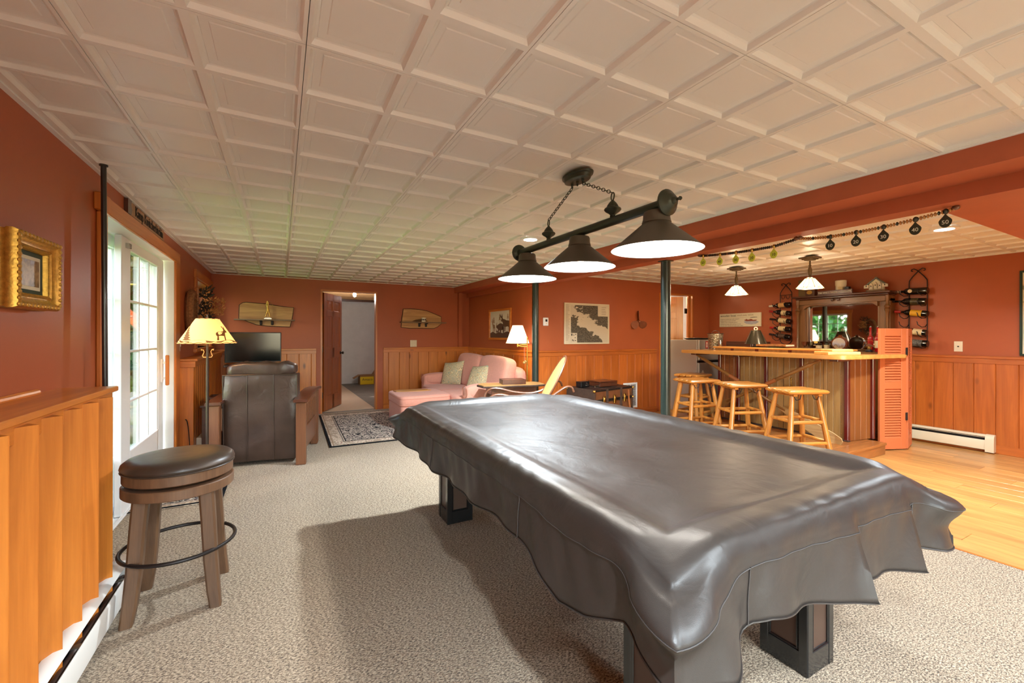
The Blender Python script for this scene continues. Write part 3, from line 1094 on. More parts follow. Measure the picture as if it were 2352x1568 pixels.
door3 = tag(thing('door_3', 'honey six panel door in a warm lit colour, ajar behind the green post', None, (5.97, YF2, 0)), kind='structure')
F = WY(0, YF2, 0)
casing(door3, F, 5.58, 6.372, 1.962, .085, ('pine_redX', 'pineZ'), over=.006, hh=.09, t=.022)
for b in ((5.56, 5.585, YF2 - .004, 5.244, 0, 1.98), (6.367, 6.39, YF2 - .004, 5.244, 0, 1.98)):
    mk('jamb', G().box(*b), M['pineZ'], door3, True)
mk('door_stop', G().box(6.335, 6.367, 5.175, 5.20, 0, 1.96), M['pineZ'], door3, True)
mk('jamb_head', G().box(5.585, 6.367, YF2 - .004, 5.244, 1.958, 1.98), M['pineX'], door3, True)
Mx = Matrix.Translation((6.30, 5.262, .012)) @ Matrix.Rotation(R(180 - 38), 4, 'Z')
leaf3 = six_panel(door3, 'leaf', .76, 1.94, .036, M['door_lit'], Mx)
for z in (.28, 1.12, 1.70):
    mk('hinge', G().cyl((6.335, 5.24, z - .045), (6.335, 5.24, z + .045), .008).box(6.318, 6.365, 5.225, 5.245, z - .045, z + .045), M['iron'], door3, True)

# store room beyond the far door
g = G().box(-.6, 3.3, 11.75, 11.9, 0, 2.12).box(-.75, -.6, 7.6, 11.9, 0, 2.5).box(3.3, 3.45, 7.6, 11.9, 0, 2.5)
struct('wall_store_room', g, M['storewall'], 'pale painted block walls of the store room')
struct('floor_store_room', G().box(-.75, 3.45, 7.50, 11.9, -.12, -.004), M['concrete'], 'grey concrete floor of the store room')
g = G().box(-.75, 3.45, 7.6, 11.9, 2.42, 2.5)
cs = struct('ceiling_store_room', g, M['joist'], 'open joist ceiling of the store room')
for i in range(9):
    y = 7.8 + i * .42
    mk('joist', G().box(-.6, 3.3, y, y + .045, 2.14, 2.42), M['joist'], cs)
mk('sill_plate', G().box(-.6, 3.3, 11.66, 11.9, 2.12, 2.26), M['dkwood'], cs)
# bathroom-like space behind the honey door
g = G().box(4.6, 7.4, 6.9, 7.0, 0, 2.4).box(4.5, 4.6, 5.24, 7.0, 0, 2.4).box(7.4, 7.5, 5.24, 7.0, 0, 2.4)
struct('wall_side_room', g, M['storewall'], 'pale walls of the small room behind the honey door')
struct('floor_side_room', G().box(4.5, 7.5, 5.2, 7.0, -.12, -.002), M['concrete'], 'floor of the small room behind the honey door')
struct('ceiling_side_room', G().box(4.5, 7.5, 5.24, 7.0, 2.3, 2.4), M['white'], 'ceiling of the small room behind the honey door')

# ------------------------------------------------------------------ pool table and its cover
TX0, TX1, TY0, TY1 = .765, 2.135, .665, 3.125


def sbox(c, h, e=.3, n=28, k=16, Mx=None):
    """soft rounded box (superellipsoid) half sizes h"""
    g = G()
    f = lambda w, p: math.copysign(abs(w) ** p, w)
    rings = []
    for i in range(k + 1):
        t = -PI / 2 + PI * min(max(i / k, .004), .996)
        ring = []
        for j in range(n):
            a = 2 * PI * j / n
            p = Vector((h[0] * f(math.cos(t), e) * f(math.cos(a), e), h[1] * f(math.cos(t), e) * f(math.sin(a), e), h[2] * f(math.sin(t), e)))
            if Mx is not None:
                p = Mx @ p
            ring.append(p + Vector(c))
        rings.append(ring)
    g.ring(rings)
    return g


def merge(*gs):
    o = G()
    for g in gs:
        o.add(g.v, g.f)
    return o


pt = thing('pool_table', 'black panelled pool table standing on the carpet under its brown cover', 'pool table', (1.45, 1.89, 0))
g = G().box(TX0 + .02, TX1 - .02, TY0 + .02, TY1 - .02, .60, .69, b=.01).box(TX0 + .12, TX1 - .12, TY0 + .14, TY1 - .14, .50, .62, b=.01)
mk('table_body', g, M['black'], pt, True)
M['legblack'] = plain('black_lacquer', (20, 22, 24), .22, coat=.6)
M['legpanel'] = plain('brown_leg_panel', (72, 52, 42), .4)
for lx, ly in ((.975, .865), (1.705, .865), (.975, 2.70), (1.705, 2.70)):
    w = .182
    g = G()
    st = .036
    for a, b in ((0, 0), (w - st, 0), (0, w - st), (w - st, w - st)):
        g.box(lx + a, lx + a + st, ly + b, ly + b + st, 0, .52, b=.004)
    for z0, z1 in ((0, .085), (.45, .52)):
        g.box(lx + .002, lx + w - .002, ly + .002, ly + w - .002, z0, z1, b=.003)
    leg = mk('leg', g, M['legblack'], pt, True)
    for sx, sy in ((0, -1), (0, 1), (-1, 0), (1, 0)):
        cx, cy, h = lx + w / 2, ly + w / 2, w / 2
        mg = G()
        for d0, d1, i0, i1 in ((.004, .010, 0, .008),):
            pass
        if sx == 0:
            y = cy + sy * (h - .011)
            mg.box(lx + st, lx + w - st, y - .004, y + .004, .085, .45)
            bd = G()
            for x in (lx + st + .004, lx + w - st - .004):
                bd.tube([(x, cy + sy * (h - .005), .089), (x, cy + sy * (h - .005), .446)], .004, 6)
            for z in (.089, .446):
                bd.tube([(lx + st, cy + sy * (h - .005), z), (lx + w - st, cy + sy * (h - .005), z)], .004, 6)
        else:
            x = cx + sx * (h - .011)
            mg.box(x - .004, x + .004, ly + st, ly + w - st, .085, .45)
            bd = G()
            for y in (ly + st + .004, ly + w - st - .004):
                bd.tube([(cx + sx * (h - .005), y, .089), (cx + sx * (h - .005), y, .446)], .004, 6)
            for z in (.089, .446):
                bd.tube([(cx + sx * (h - .005), ly + st, z), (cx + sx * (h - .005), ly + w - st, z)], .004, 6)
        mk('leg_panel', mg, M['legpanel'], leg, True)
        mk('panel_bead', bd, M['legblack'], leg, True)

_w = [(rng.uniform(-1, 1), rng.uniform(-1, 1), rng.uniform(4, 17), rng.uniform(0, 6)) for _ in range(14)]


def wrinkle(x, y):
    s = 0
    for a, b, f, p in _w:
        n = math.hypot(a, b)
        s += math.sin((a * x + b * y) / n * f + p) / f
    return s * .010


def top_z(x, y):
    ex, ey = min(x - TX0, TX1 - x), min(y - TY0, TY1 - y)
    e = min(ex, ey)
    z = interp(e, [0, .008, .02, .04, .10, .128, .16, .21, .30, .6], [.748, .760, .767, .7715, .770, .760, .746, .738, .7355, .734])
    # second axis keeps the rail ridge round where two rails meet
    r = math.hypot(ex, ey)
    z -= .060 * math.exp(-(r / .115) ** 2)
    z += wrinkle(x, y) * (.35 + .9 * math.exp(-((e - .17) / .07) ** 2))
    along = y if ex < ey else x
    z += .0022 * math.sin(along * 46 + 2 * math.sin(along * 9)) * math.exp(-((e - .03) / .03) ** 2) * (.4 + .6 * math.sin(along * 3.3) ** 2)
    return z


NX, NY = 96, 168
# denser towards the rails
ux = [TX0 + (TX1 - TX0) * (.5 - .5 * math.cos(PI * (i / (NX - 1)))) * .45 + (TX1 - TX0) * .55 * i / (NX - 1) for i in range(NX)]
uy = [TY0 + (TY1 - TY0) * (.5 - .5 * math.cos(PI * (i / (NY - 1)))) * .45 + (TY1 - TY0) * .55 * i / (NY - 1) for i in range(NY)]
cv = G()
for x in ux:
    for y in uy:
        cv.v.append((x, y, top_z(x, y)))
for i in range(NX - 1):
    for j in range(NY - 1):
        a = i * NY + j
        cv.f.append([a, a + NY, a + NY + 1, a + 1])
        cv.m.append(0)
loop = [i * NY for i in range(NX)] + [(NX - 1) * NY + j for j in range(1, NY)] + [i * NY + NY - 1 for i in range(NX - 2, -1, -1)] + [j for j in range(NY - 2, 0, -1)]
hemL = ([.66, .744, .795, .93, 1.054, 1.217, 1.32, 1.78, 2.24, 2.58, 3.13], [.505, .546, .556, .497, .470, .536, .545, .539, .522, .527, .54])
hemN = ([.76, .90, .965, 1.03, 1.08, 1.235, 1.50, 1.534, 1.546, 1.72, 1.905, 1.916, 2.14], [.50, .487, .517, .549, .555, .530, .484, .482, .519, .500, .472, .530, .49])


def skirt(x, y, t):
    """point on the hanging side; t 0 at the table edge, 1 at the hem"""
    dl, dr, dn, df = x - TX0, TX1 - x, y - TY0, TY1 - y
    nx = ny = 0.0
    d = min(dl, dr, dn, df)
    rc = .07
    wl, wr = max(0, 1 - dl / rc), max(0, 1 - dr / rc)
    wn_, wf = max(0, 1 - dn / rc), max(0, 1 - df / rc)
    nx, ny = wr - wl, wf - wn_
    n = math.hypot(nx, ny) or 1
    nx, ny = nx / n, ny / n
    if dl == d:
        hem = interp(y, *hemL)
        s = y
        fold = .012 * math.sin(s * 11 + 1) + .009 * math.sin(s * 23 + .6) + .026 * math.exp(-((s - .98) / .09) ** 2) - .02 * math.exp(-((s - .79) / .07) ** 2) + .014 * math.exp(-((s - 2.9) / .08) ** 2)
    elif dn == d:
        hem = interp(x, *hemN)
        s = x
        fold = .010 * math.sin(s * 13) + .006 * math.sin(s * 27 + 2)
        for a, b in ((1.24, 1.540), (1.64, 1.911)):
            if a < s < b:
                fold += .050 * ((s - a) / (b - a)) ** 2.2
            elif b <= s < b + .2:
                fold -= .014 * (1 - (s - b) / .2)
        fold += .03 * math.exp(-((s - .89) / .06) ** 2) - .025 * math.exp(-((s - 1.0) / .05) ** 2)
    else:
        s = x + y
        hem = .52 + .02 * math.sin(s * 9)
        fold = .012 * math.sin(s * 12) + .008 * math.sin(s * 25)
    dc = min(math.hypot(dl, dn), math.hypot(dl, df), math.hypot(dr, dn), math.hypot(dr, df))
    ear = .075 * math.exp(-((t - .26) / .24) ** 2) * math.exp(-(dc / .085) ** 2) + .035 * t * math.exp(-(dc / .14) ** 2)
    off = .012 * (1 - (1 - min(1, t * 6)) ** 2) + .016 * t + fold * t ** 1.15 + ear
    zt = top_z(x, y)
    z = zt + (hem - zt) * t
    z += .003 * math.sin(s * 31 + t * 4) * t * (1 - t)
    off += .0028 * math.exp(-((t - .27) / .03) ** 2)
    off += .002 * math.sin(s * 55 + 7 * t) * math.sin(PI * t)
    return (x + nx * off, y + ny * off, z)


K = 20
n = len(loop)
prev = loop
bpos = [cv.v[i] for i in loop]
for k in range(1, K + 1):
    t = (k / K) ** 1.25
    cur = []
    for (x, y, z) in bpos:
        cur.append(len(cv.v))
        cv.v.append(skirt(x, y, t))
    for j in range(n):
        cv.f.append([prev[j], prev[(j + 1) % n], cur[(j + 1) % n], cur[j]])
        cv.m.append(0)
    prev = cur
cover = thing('table_cover', 'brown vinyl dust cover draped over the pool table', 'cover', (1.45, 1.89, .7))
sheet = mk('sheet', cv, M['cover'], cover, True, angle=80)
sm = sheet.modifiers.new('thick', 'SOLIDIFY')
sm.thickness = .002
sm.offset = -1
M['thread'] = plain('seam_thread', (64, 60, 58), .6)


def along(t, lift, step=1):
    out = []
    for (x, y, z) in bpos[::step]:
        p = Vector(skirt(x, y, t))
        q = Vector(skirt(x, y, min(1, t + .02)))
        c = Vector((1.45, 1.89, p.z))
        o = (p - c).normalized() * lift
        out.append(p + o)
    return out


mk('seam', G().tube(along(.285, .0012), .0016, 5, closed=True), M['thread'], cover, True)
mk('hem', G().tube(along(.995, .0005), .0026, 5, closed=True), M['cover'], cover, True)
for (sx, sy) in ((TX0, 1.325), (TX0, 2.30), (1.93, TY0), (1.02, TY0)):
    pts = [Vector(skirt(sx, sy, .27 + .73 * i / 14)) + Vector((-.0015 if sx == TX0 else 0, -.0015 if sy == TY0 else 0, 0)) for i in range(15)]
    mk('side_seam', G().tube(pts, .002, 5), M['thread'], cover, True)

# ------------------------------------------------------------------ pool lamp
lp = thing('billiard_lamp', 'three shade oil rubbed bronze billiard lamp hanging over the pool table', 'ceiling lamp', (1.44, 1.91, CZ))
mk('ceiling_plate', G().lathe([(.0, -.034), (.075, -.034), (.088, -.030), (.092, -.022), (.095, -.012), (.105, -.010), (.108, -.003), (.108, .0), (0, .0)], (1.44, 1.91, CZ), 40, sx=.62, sy=1.05), M['bronze'], lp, True)
for dy in (-.048, 0, .048):
    mk('plate_stud', G().lathe([(0, 0), (.008, 0), (.008, -.012), (.005, -.016), (.006, -.024), (0, -.03)], (1.44, 1.91 + dy, CZ - .032), 10), M['bronze'], lp, True)
BZ = 1.826
mk('bar', G().cyl((1.44, 1.30, BZ), (1.44, 2.545, BZ), .0215, n=20), M['bronze'], lp, True)
for y, s in ((1.30, -1), (2.545, 1)):
    Mx = Matrix.Rotation(R(-90 * s), 4, 'X')
    mk('end_knob', G().lathe([(.0, -.012), (.024, -.012), (.026, 0), (.045, .004), (.056, .013), (.056, .020), (.046, .030), (.036, .036), (.030, .046), (.018, .052), (.013, .062), (.006, .066), (.006, .078), (.009, .082), (.006, .088), (0, .09)], (1.44, y, BZ), 24, M=Mx), M['bronze'], lp, True)
FIN = [(.010, 0), (.014, .004), (.012, .012), (.020, .020), (.036, .030), (.042, .038), (.040, .044), (.030, .050), (.026, .060), (.018, .072), (.010, .080), (.006, .086), (0, .088)]
for y, cy in ((2.198, 1.958), (1.624, 1.862)):
    mk('finial', G().lathe(FIN, (1.44, y, BZ + .018), 22), M['bronze'], lp, True)
    ring = [(1.44 + .017 * math.cos(a) * .3, y + .017 * math.cos(a), BZ + .122 + .019 * math.sin(a)) for a in [2 * PI * i / 18 for i in range(18)]]
    mk('hang_ring', G().tube(ring, .0032, 6, closed=True), M['bronze'], lp, True)
    p0, p1 = Vector((1.44, y, BZ + .14)), Vector((1.44, cy, CZ - .058))
    nl = 12
    d = (p1 - p0).normalized()
    for i in range(nl):
        c = p0 + (p1 - p0) * ((i + .5) / nl)
        L = (p1 - p0).length / nl * .66
        side = d.cross(Vector((1, 0, 0))).normalized() if i % 2 else Vector((1, 0, 0))
        pts = [c + d * (L * math.cos(a)) + side * (L * .52 * math.sin(a)) for a in [2 * PI * q / 14 for q in range(14)]]
        mk('chain_link', G().tube(pts, .0022, 5, closed=True), M['bronze'], lp, True)
for y in (1.343, 1.89, 2.455):
    zb = 1.634
    out = [(.0, 1.806), (.035, 1.806), (.052, 1.800), (.056, 1.790), (.057, 1.770), (.060, 1.758), (.062, 1.753), (.058, 1.750), (.192, zb + .002), (.194, zb)]
    sh = mk('lamp_shade', G().lathe(out, (1.44, y, 0), 56, caps=False), M['bronze_dk'], lp, True)
    mk('lit_inside', G().lathe([(.192, zb + .001), (.054, 1.745), (.0, 1.746)], (1.44, y, 0), 48, caps=False), M['shade_in'], sh, True)
    mk('bulb', G().ell((1.44, y, 1.70), (.03, .03, .038), 14, 10), M['bulb'], sh, True)

# ------------------------------------------------------------------ counter stool in the foreground
st_ = thing('counter_stool', 'round brown swivel stool with leather seat and iron foot ring beside the pine ledge', 'stool', (-.425, 2.575, 0))
mk('seat_cushion', G().lathe([(.0, .690), (.10, .692), (.16, .690), (.200, .682), (.217, .668), (.221, .654), (.216, .642), (.205, .636), (0, .636)], n=56), M['stoolpad'], st_)
mk('seat_welt', G().tube([(.2175 * math.cos(a), .2175 * math.sin(a), .640) for a in [2 * PI * i / 56 for i in range(56)]], .003, 6, closed=True), M['stoolpad'], st_)
mk('seat_ring', G().lathe([(.15, .638), (.210, .638), (.213, .634), (.213, .594), (.209, .590), (.15, .590), (.15, .638)], n=56, caps=False), M['stoolring'], st_)
mk('swivel_plate', G().box(-.09, .09, -.09, .09, .577, .592).cyl((0, 0, .572), (0, 0, .595), .07, n=24), M['chrome'], st_)
mk('base_ring', G().lathe([(.14, .574), (.213, .574), (.217, .570), (.217, .532), (.213, .528), (.14, .528), (.14, .574)], n=56, caps=False), M['stoolring'], st_)
mk('ring_spider', G().box(-.2, .2, -.03, .03, .54, .565, b=.003).box(-.03, .03, -.2, .2, .54, .565, b=.003), M['stoolwood'], st_)
for ax, ay in ((-1, -1), (1, -1), (-1, 1), (1, 1)):
    g = G()
    rings = []
    for z, o, w, dd in ((.545, .118, .030, 0), (.40, .128, .029, .0), (.22, .138, .028, .0), (.08, .150, .026, .0), (.0, .160, .023, 0)):
        cx, cy = ax * o, ay * o
        c = .30 * w
        # chamfered square leg
        poly = [(-w, -w + c), (-w + c, -w), (w - c, -w), (w, -w + c), (w, w - c), (w - c, w), (-w + c, w), (-w, w - c)]
        rings.append([(cx + a, cy + b, z) for a, b in poly])
    g.ring(rings)
    mk('leg', g, M['stoolwood'], st_)
mk('foot_ring', G().tube([(.222 * math.cos(a), .222 * math.sin(a), .262) for a in [2 * PI * i / 60 for i in range(60)]], .0085, 10, closed=True), M['iron'], st_)

# ------------------------------------------------------------------ leather recliner with mission arms
rc = thing('recliner', 'dark brown leather recliner with slatted wooden arms, seen from behind', 'armchair', (-.165, 4.80, 0), R(-11.5))


def pillowy(x0, x1, z0, z1, y, th, nx=26, nz=30, lean=0.0, amp=.006, seed=1):
    """slightly wrinkled upright leather sheet with thickness th"""
    r = np.random.default_rng(seed)
    ws = [(r.uniform(-1, 1), r.uniform(-1, 1), r.uniform(8, 30), r.uniform(0, 6)) for _ in range(9)]

    def f(u, v):
        x, z = x0 + (x1 - x0) * u, z0 + (z1 - z0) * v
        s = sum(math.sin((a * x + b * z) * k + p) / (k / 9) for a, b, k, p in ws) * amp * .35
        e = min(u, 1 - u, v, 1 - v)
        return (x, y + lean * (z - z0) + s - .012 * min(1, e * 14), z)
    g = G().grid(f, nx, nz)
    g2 = G().grid(lambda u, v: (x0 + (x1 - x0) * u, y + th + lean * (z1 - z0) * v, z0 + (z1 - z0) * v), nx, nz)
    return g, g2


# back: a box with a padded rear face
g, g2 = pillowy(-.315, .315, .045, .875, .0, .17, lean=-.035, amp=.011)
o = len(g.v)
nx, nz = 26, 30
back = G().add(g.v, g.f)
back.add(g2.v, g2.f)
rim = [i * nz for i in range(nx)] + [(nx - 1) * nz + j for j in range(1, nz)] + [i * nz + nz - 1 for i in range(nx - 2, -1, -1)] + [j for j in range(nz - 2, 0, -1)]
for j in range(len(rim)):
    a, b = rim[j], rim[(j + 1) % len(rim)]
    back.f.append([a, b, b + nx * nz, a + nx * nz])
    back.m.append(0)
bk = mk('backrest', back, M['recliner'], rc, angle=50)
for fx in (-.105, .105):
    pts = []
    for i in range(24):
        v = i / 23
        u = (fx + .315) / .63
        pts.append(Vector(g.v[int(round(u * (nx - 1))) * nz + int(round(v * (nz - 1)))]) + Vector((0, -.003, 0)))
    mk('back_seam', G().tube(pts, .004, 6), M['recliner'], bk)
for pts in ([(-.317, -.004 - .035 * .83, .877), (.317, -.004 - .035 * .83, .877)], [(-.317, 0, .05), (-.317, -.03, .875)], [(.317, 0, .05), (.317, -.03, .875)]):
    mk('back_piping', G().tube(pts, .005, 6), M['recliner'], bk)
hr = sbox((0, .075, .925), (.30, .105, .068), .45)
hr.v = [(x, y + .01 * math.sin(x * 28), z + .010 * math.sin(x * 33 + 1) * (1 if z > .92 else .3) + .004 * math.sin(x * 71)) for x, y, z in hr.v]
mk('headrest', hr, M['recliner'], rc, angle=60)
mk('back_cushion', merge(sbox((0, .23, .72), (.29, .10, .17), .5), sbox((0, .25, .50), (.285, .10, .13), .5)), M['recliner'], rc, angle=60)
mk('seat_cushion', sbox((0, .48, .40), (.29, .33, .10), .35), M['recliner'], rc, angle=60)
mk('seat_base', G().box(-.30, .30, .10, .78, .08, .33, b=.02), M['recliner'], rc)
for s, nm in ((-1, 'left'), (1, 'right')):
    a = tag(mk('arm', G().box(s * .365 - .022, s * .365 + .022, -.02, .78, .12, .34, b=.004), M['dkwoodZ'], rc))
    for y, w in ((-.075, .062), (.745, .05)):
        mk('arm_post', G().box(s * .365 - .045, s * .365 + .045, y - w / 2, y + w / 2, 0.02 if y > 0 else 0, .605 if y < 0 else .63, b=.006), M['dkwoodZ'], a)
    mk('foot', G().box(s * .365 - .04, s * .365 + .04, .715, .775, 0, .06, b=.01), M['dkwoodZ'], a)
    mk('arm_rail', G().box(s * .365 - .018, s * .365 + .018, -.05, .73, .555, .60, b=.003), M['dkwoodZ'], a)
    # gently arched arm board
    rings = []
    for i in range(13):
        y = -.13 + .98 * i / 12
        z = .610 + .018 * (i / 12) + .030 * math.sin(PI * i / 12)
        rings.append([(s * .365 - .062, y, z), (s * .365 + .062, y, z), (s * .365 + .066, y, z + .010), (s * .365 + .060, y, z + .028), (s * .365 - .060, y, z + .028), (s * .365 - .066, y, z + .010)])
    mk('arm_board', G().ring(rings), M['dkwood'], a, angle=30)
    for i in range(9):
        y = .03 + .60 * i / 8
        mk('slat', G().box(s * .365 - .010, s * .365 + .010, y - .016, y + .016, .34, .558, b=.002), M['dkwoodZ'], a)
lv = sbox((.33, .24, .56), (.035, .05, .06), .7)
mk('side_gather', lv, M['recliner'], rc)

# ------------------------------------------------------------------ television, stand, side table
tv = thing('television', 'flat black television behind the leather recliner', 'television', (-.33, 6.85, .86))
mk('bezel', G().box(-.66, .005, 6.85, 6.895, .885, 1.295, b=.004), M['black'], tv, True)
mk('screen', G().box(-.648, -.007, 6.846, 6.8495, .90, 1.283), M['screen'], tv, True)
mk('tv_foot', G().box(-.44, -.22, 6.80, 6.96, .862, .872, b=.003).box(-.36, -.30, 6.872, 6.90, .868, .90), M['black'], tv, True)
ts = thing('tv_stand', 'dark wood stand carrying the television behind the recliner', 'stand', (-.33, 6.9, 0))
mk('stand_top', G().box(-.66, .01, 6.70, 7.12, .83, .86, b=.004), M['dkwood'], ts, True)
for x in (-.63, -.05):
    for y in (6.73, 7.06):
        mk('leg', G().box(x, x + .045, y, y + .045, 0, .83, b=.003), M['dkwood'], ts, True)
mk('shelf', G().box(-.62, -.02, 6.74, 7.09, .30, .325, b=.003), M['dkwood'], ts, True)
sd = thing('side_table', 'small dark wooden side table between the recliner and the pine ledge', 'side table', (-.60, 5.62, 0))
mk('table_top', G().box(-.725, -.44, 5.33, 5.86, .515, .540, b=.004), M['dkwood'], sd, True)
for x in (-.71, -.50):
    for y in (5.35, 5.80):
        mk('leg', G().box(x, x + .04, y, y + .04, 0, .515, b=.003), M['dkwood'], sd, True)
solo('rope_trivet', G().lathe([(0, 0), (.085, 0), (.095, .006), (.09, .014), (.06, .017), (0, .017)], (-.60, 5.46, .5405), 28), M['rope'], 'round plaited rope trivet on the small side table', 'trivet')
tr = thing('tray', 'dark wooden tray with raised rim on the small side table', 'tray', (-.56, 5.70, .54))
mk('tray_base', G().box(-.685, -.445, 5.58, 5.84, .5405, .552, b=.003), M['dkwood'], tr, True)
mk('tray_rim', G().box(-.69, -.675, 5.575, 5.845, .541, .59, b=.003).box(-.455, -.44, 5.575, 5.845, .541, .59, b=.003).box(-.675, -.455, 5.575, 5.59, .541, .59, b=.003).box(-.675, -.455, 5.83, 5.845, .541, .59, b=.003), M['dkwood'], tr, True)
rm = thing('remote_control', 'slim silver remote control lying in the dark tray', 'remote control', (-.55, 5.66, .553))
mk('shell', G().box(-.60, -.485, 5.63, 5.665, .5525, .570, b=.006), M['chrome'], rm, True)
mk('keypad', G().box(-.585, -.50, 5.637, 5.658, .570, .5715, b=.0006), M['black'], rm, True)

# ------------------------------------------------------------------ floor lamp with antler motif
fl = thing('floor_lamp', 'slim iron floor lamp with amber moose shade beside the recliner', 'floor lamp', (-.572, 4.62, 0))
mk('base', G().lathe([(0, 0), (.115, 0), (.12, .008), (.105, .018), (.04, .026), (.016, .045), (0, .045)], n=32), M['skirt'], fl)
mk('pole', G().tube([(0, 0, .03), (0, 0, .9), (0, 0, 1.22), (0, 0, 1.44)], [.0115, .0115, .009, .007], 14), M['skirt'], fl)
for s in (-1, 1):
    pts = [Vector((s * x, 0, z)) for x, z in ((.004, 1.06), (.030, 1.062), (.036, 1.075), (.030, 1.09), (.024, 1.11), (.034, 1.13), (.044, 1.135), (.043, 1.122))]
    mk('twig_ornament', G().tube(pts, .004, 6), M['tan'], fl)
zb, zt = 1.185, 1.402
rbot, rtop = .218, .086
sh = mk('lamp_shade', G().lathe([(rbot, zb), (rtop, zt), (rtop - .003, zt), (rbot - .003, zb + .002)], n=48, caps=False), M['shade_amber'], fl)


def on_cone(a, h, off=.0012):
    """a: angle towards camera = 0; h 0..1 up the shade"""
    th0 = math.atan2(-4.62, .572)
    r = rbot + (rtop - rbot) * h + off
    return Vector((r * math.cos(th0 + a), r * math.sin(th0 + a), zb + (zt - zb) * h))


def cone_print(poly):
    """thin appliqué on the shade from (x, h) outline; x metres along the surface, right positive"""
    vs = []
    for lay in (.0009, .0018):
        for x, h in poly:
            r = rbot + (rtop - rbot) * h
            vs.append(on_cone(x / r, h, lay))
    k = len(poly)
    fs = [tuple(range(k)), tuple(range(2 * k - 1, k - 1, -1))] + [(i, (i + 1) % k, k + (i + 1) % k, k + i) for i in range(k)]
    return G().add(vs, fs)


hill = [(-.34 + .02 * i, .05) for i in range(35)]
hill_t = [(-.34 + .02 * i, .115 + .03 * math.sin(i * .55)) for i in range(34, -1, -1)]
mk('shade_print', cone_print(hill + hill_t), M['shade_print'], sh)
moose = [(.068, .13), (.072, .28), (.060, .34), (.060, .42), (.075, .47), (.115, .48), (.128, .52), (.122, .60), (.105, .68), (.112, .70), (.126, .62), (.132, .62), (.130, .68), (.138, .66), (.142, .58), (.152, .53), (.166, .47), (.164, .44), (.146, .44), (.140, .40), (.140, .30), (.146, .13), (.135, .13), (.128, .30), (.100, .31), (.082, .30), (.084, .13)]
mk('shade_print', cone_print(moose), M['shade_print'], sh)
tree = [(-.165, .12)]
for i in range(7):
    tree += [(-.165 - .045 * (1 - i / 7), .14 + .09 * i), (-.165 - .02 * (1 - i / 7), .20 + .09 * i)]
tree += [(-.165, .86)]
for i in range(6, -1, -1):
    tree += [(-.165 + .02 * (1 - i / 7), .20 + .09 * i), (-.165 + .045 * (1 - i / 7), .14 + .09 * i)]
mk('shade_print', cone_print(tree), M['shade_print'], sh)
for r_, z_, nn in ((rbot, zb + .006, 40), (rtop, zt - .005, 20)):
    mk('lacing', G().tube([((r_ + .002) * math.cos(2 * PI * i / nn), (r_ + .002) * math.sin(2 * PI * i / nn), z_ + (.005 if i % 2 else -.005)) for i in range(nn)], .0022, 5, closed=True), M['shade_print'], sh)
mk('bulb', G().ell((0, 0, 1.31), (.028, .028, .04)), M['bulb'], fl)

# ------------------------------------------------------------------ pink sofa, ottoman, cushions
sf = thing('loveseat', 'pink upholstered loveseat with rolled arms in the corner nook', 'sofa', (2.6, 6.2, 0))
mk('frame', G().box(2.14, 3.04, 5.18, 7.22, .05, .27, b=.02), M['pink'], sf, True)
for y in (5.62, 6.72):
    mk('seat_cushion', sbox((2.47, (5.34 + 6.16) / 2 if y < 6 else (6.18 + 7.0) / 2 + .01, .355), (.40, .425, .085), .22), M['pink'], sf, True, angle=60)
mk('back_frame', merge(sbox((2.97, 6.17, .45), (.09, .98, .36), .25)), M['pink'], sf, True, angle=60)
for yy in (5.72, 6.66):
    Mx = Matrix.Rotation(R(14), 4, 'Y')
    c = sbox((2.80, yy, .665), (.105, .47, .275), .34, Mx=Mx)
    c.v = [(x, y, z + .018 * math.cos((y - yy) / .47 * 1.5)) for x, y, z in c.v]
    bc = mk('back_cushion', c, M['pink'], sf, True, angle=60)
    pts = []
    for i in range(40):
        a = 2 * PI * i / 40
        f = lambda w: math.copysign(abs(w) ** .34, w)
        p = Mx @ Vector((-.035, .462 * f(math.cos(a)), .268 * f(math.sin(a))))
        pts.append((p.x + 2.80, p.y + yy, p.z + .665 + .018 * math.cos((p.y) / .47 * 1.5)))
    mk('cushion_piping', G().tube(pts, .006, 6, closed=True), M['pink_pipe'], bc, True)
for y in (5.23, 7.12):
    g = merge(sbox((2.58, y, .32), (.46, .085, .27), .16), sbox((2.58, y, .52), (.465, .112, .098), .55))
    a = mk('arm', g, M['pink'], sf, True, angle=60)
    pts = [(2.122, y + .09 * math.cos(q), .52 + .078 * math.sin(q)) for q in [2 * PI * i / 24 for i in range(24)]]
    mk('arm_piping', G().tube(pts, .005, 6, closed=True), M['pink_pipe'], a, True)
for x in (2.2, 2.95):
    for y in (5.26, 7.12):
        mk('leg', G().cyl((x, y, 0), (x, y, .06), .022, .03), M['dkwood'], sf, True)
ot = thing('ottoman', 'pink upholstered ottoman in front of the pink loveseat', 'ottoman', (1.72, 5.98, 0))
mk('body', sbox((1.72, 5.96, .18), (.345, .39, .155), .16), M['pink'], ot, True, angle=60)
oc = mk('top_cushion', sbox((1.72, 5.96, .385), (.355, .40, .075), .22), M['pink'], ot, True, angle=60)
f = lambda w: math.copysign(abs(w) ** .22, w)
for zz in (.42, .335):
    mk('piping', G().tube([(1.72 + .352 * f(math.cos(a)), 5.96 + .397 * f(math.sin(a)), zz) for a in [2 * PI * i / 64 for i in range(64)]], .005, 6, closed=True), M['pink_pipe'], oc, True)
for x in (1.42, 2.0):
    for y in (5.62, 6.28):
        mk('leg', G().cyl((x, y, 0), (x, y, .05), .02, .026), M['dkwood'], ot, True)


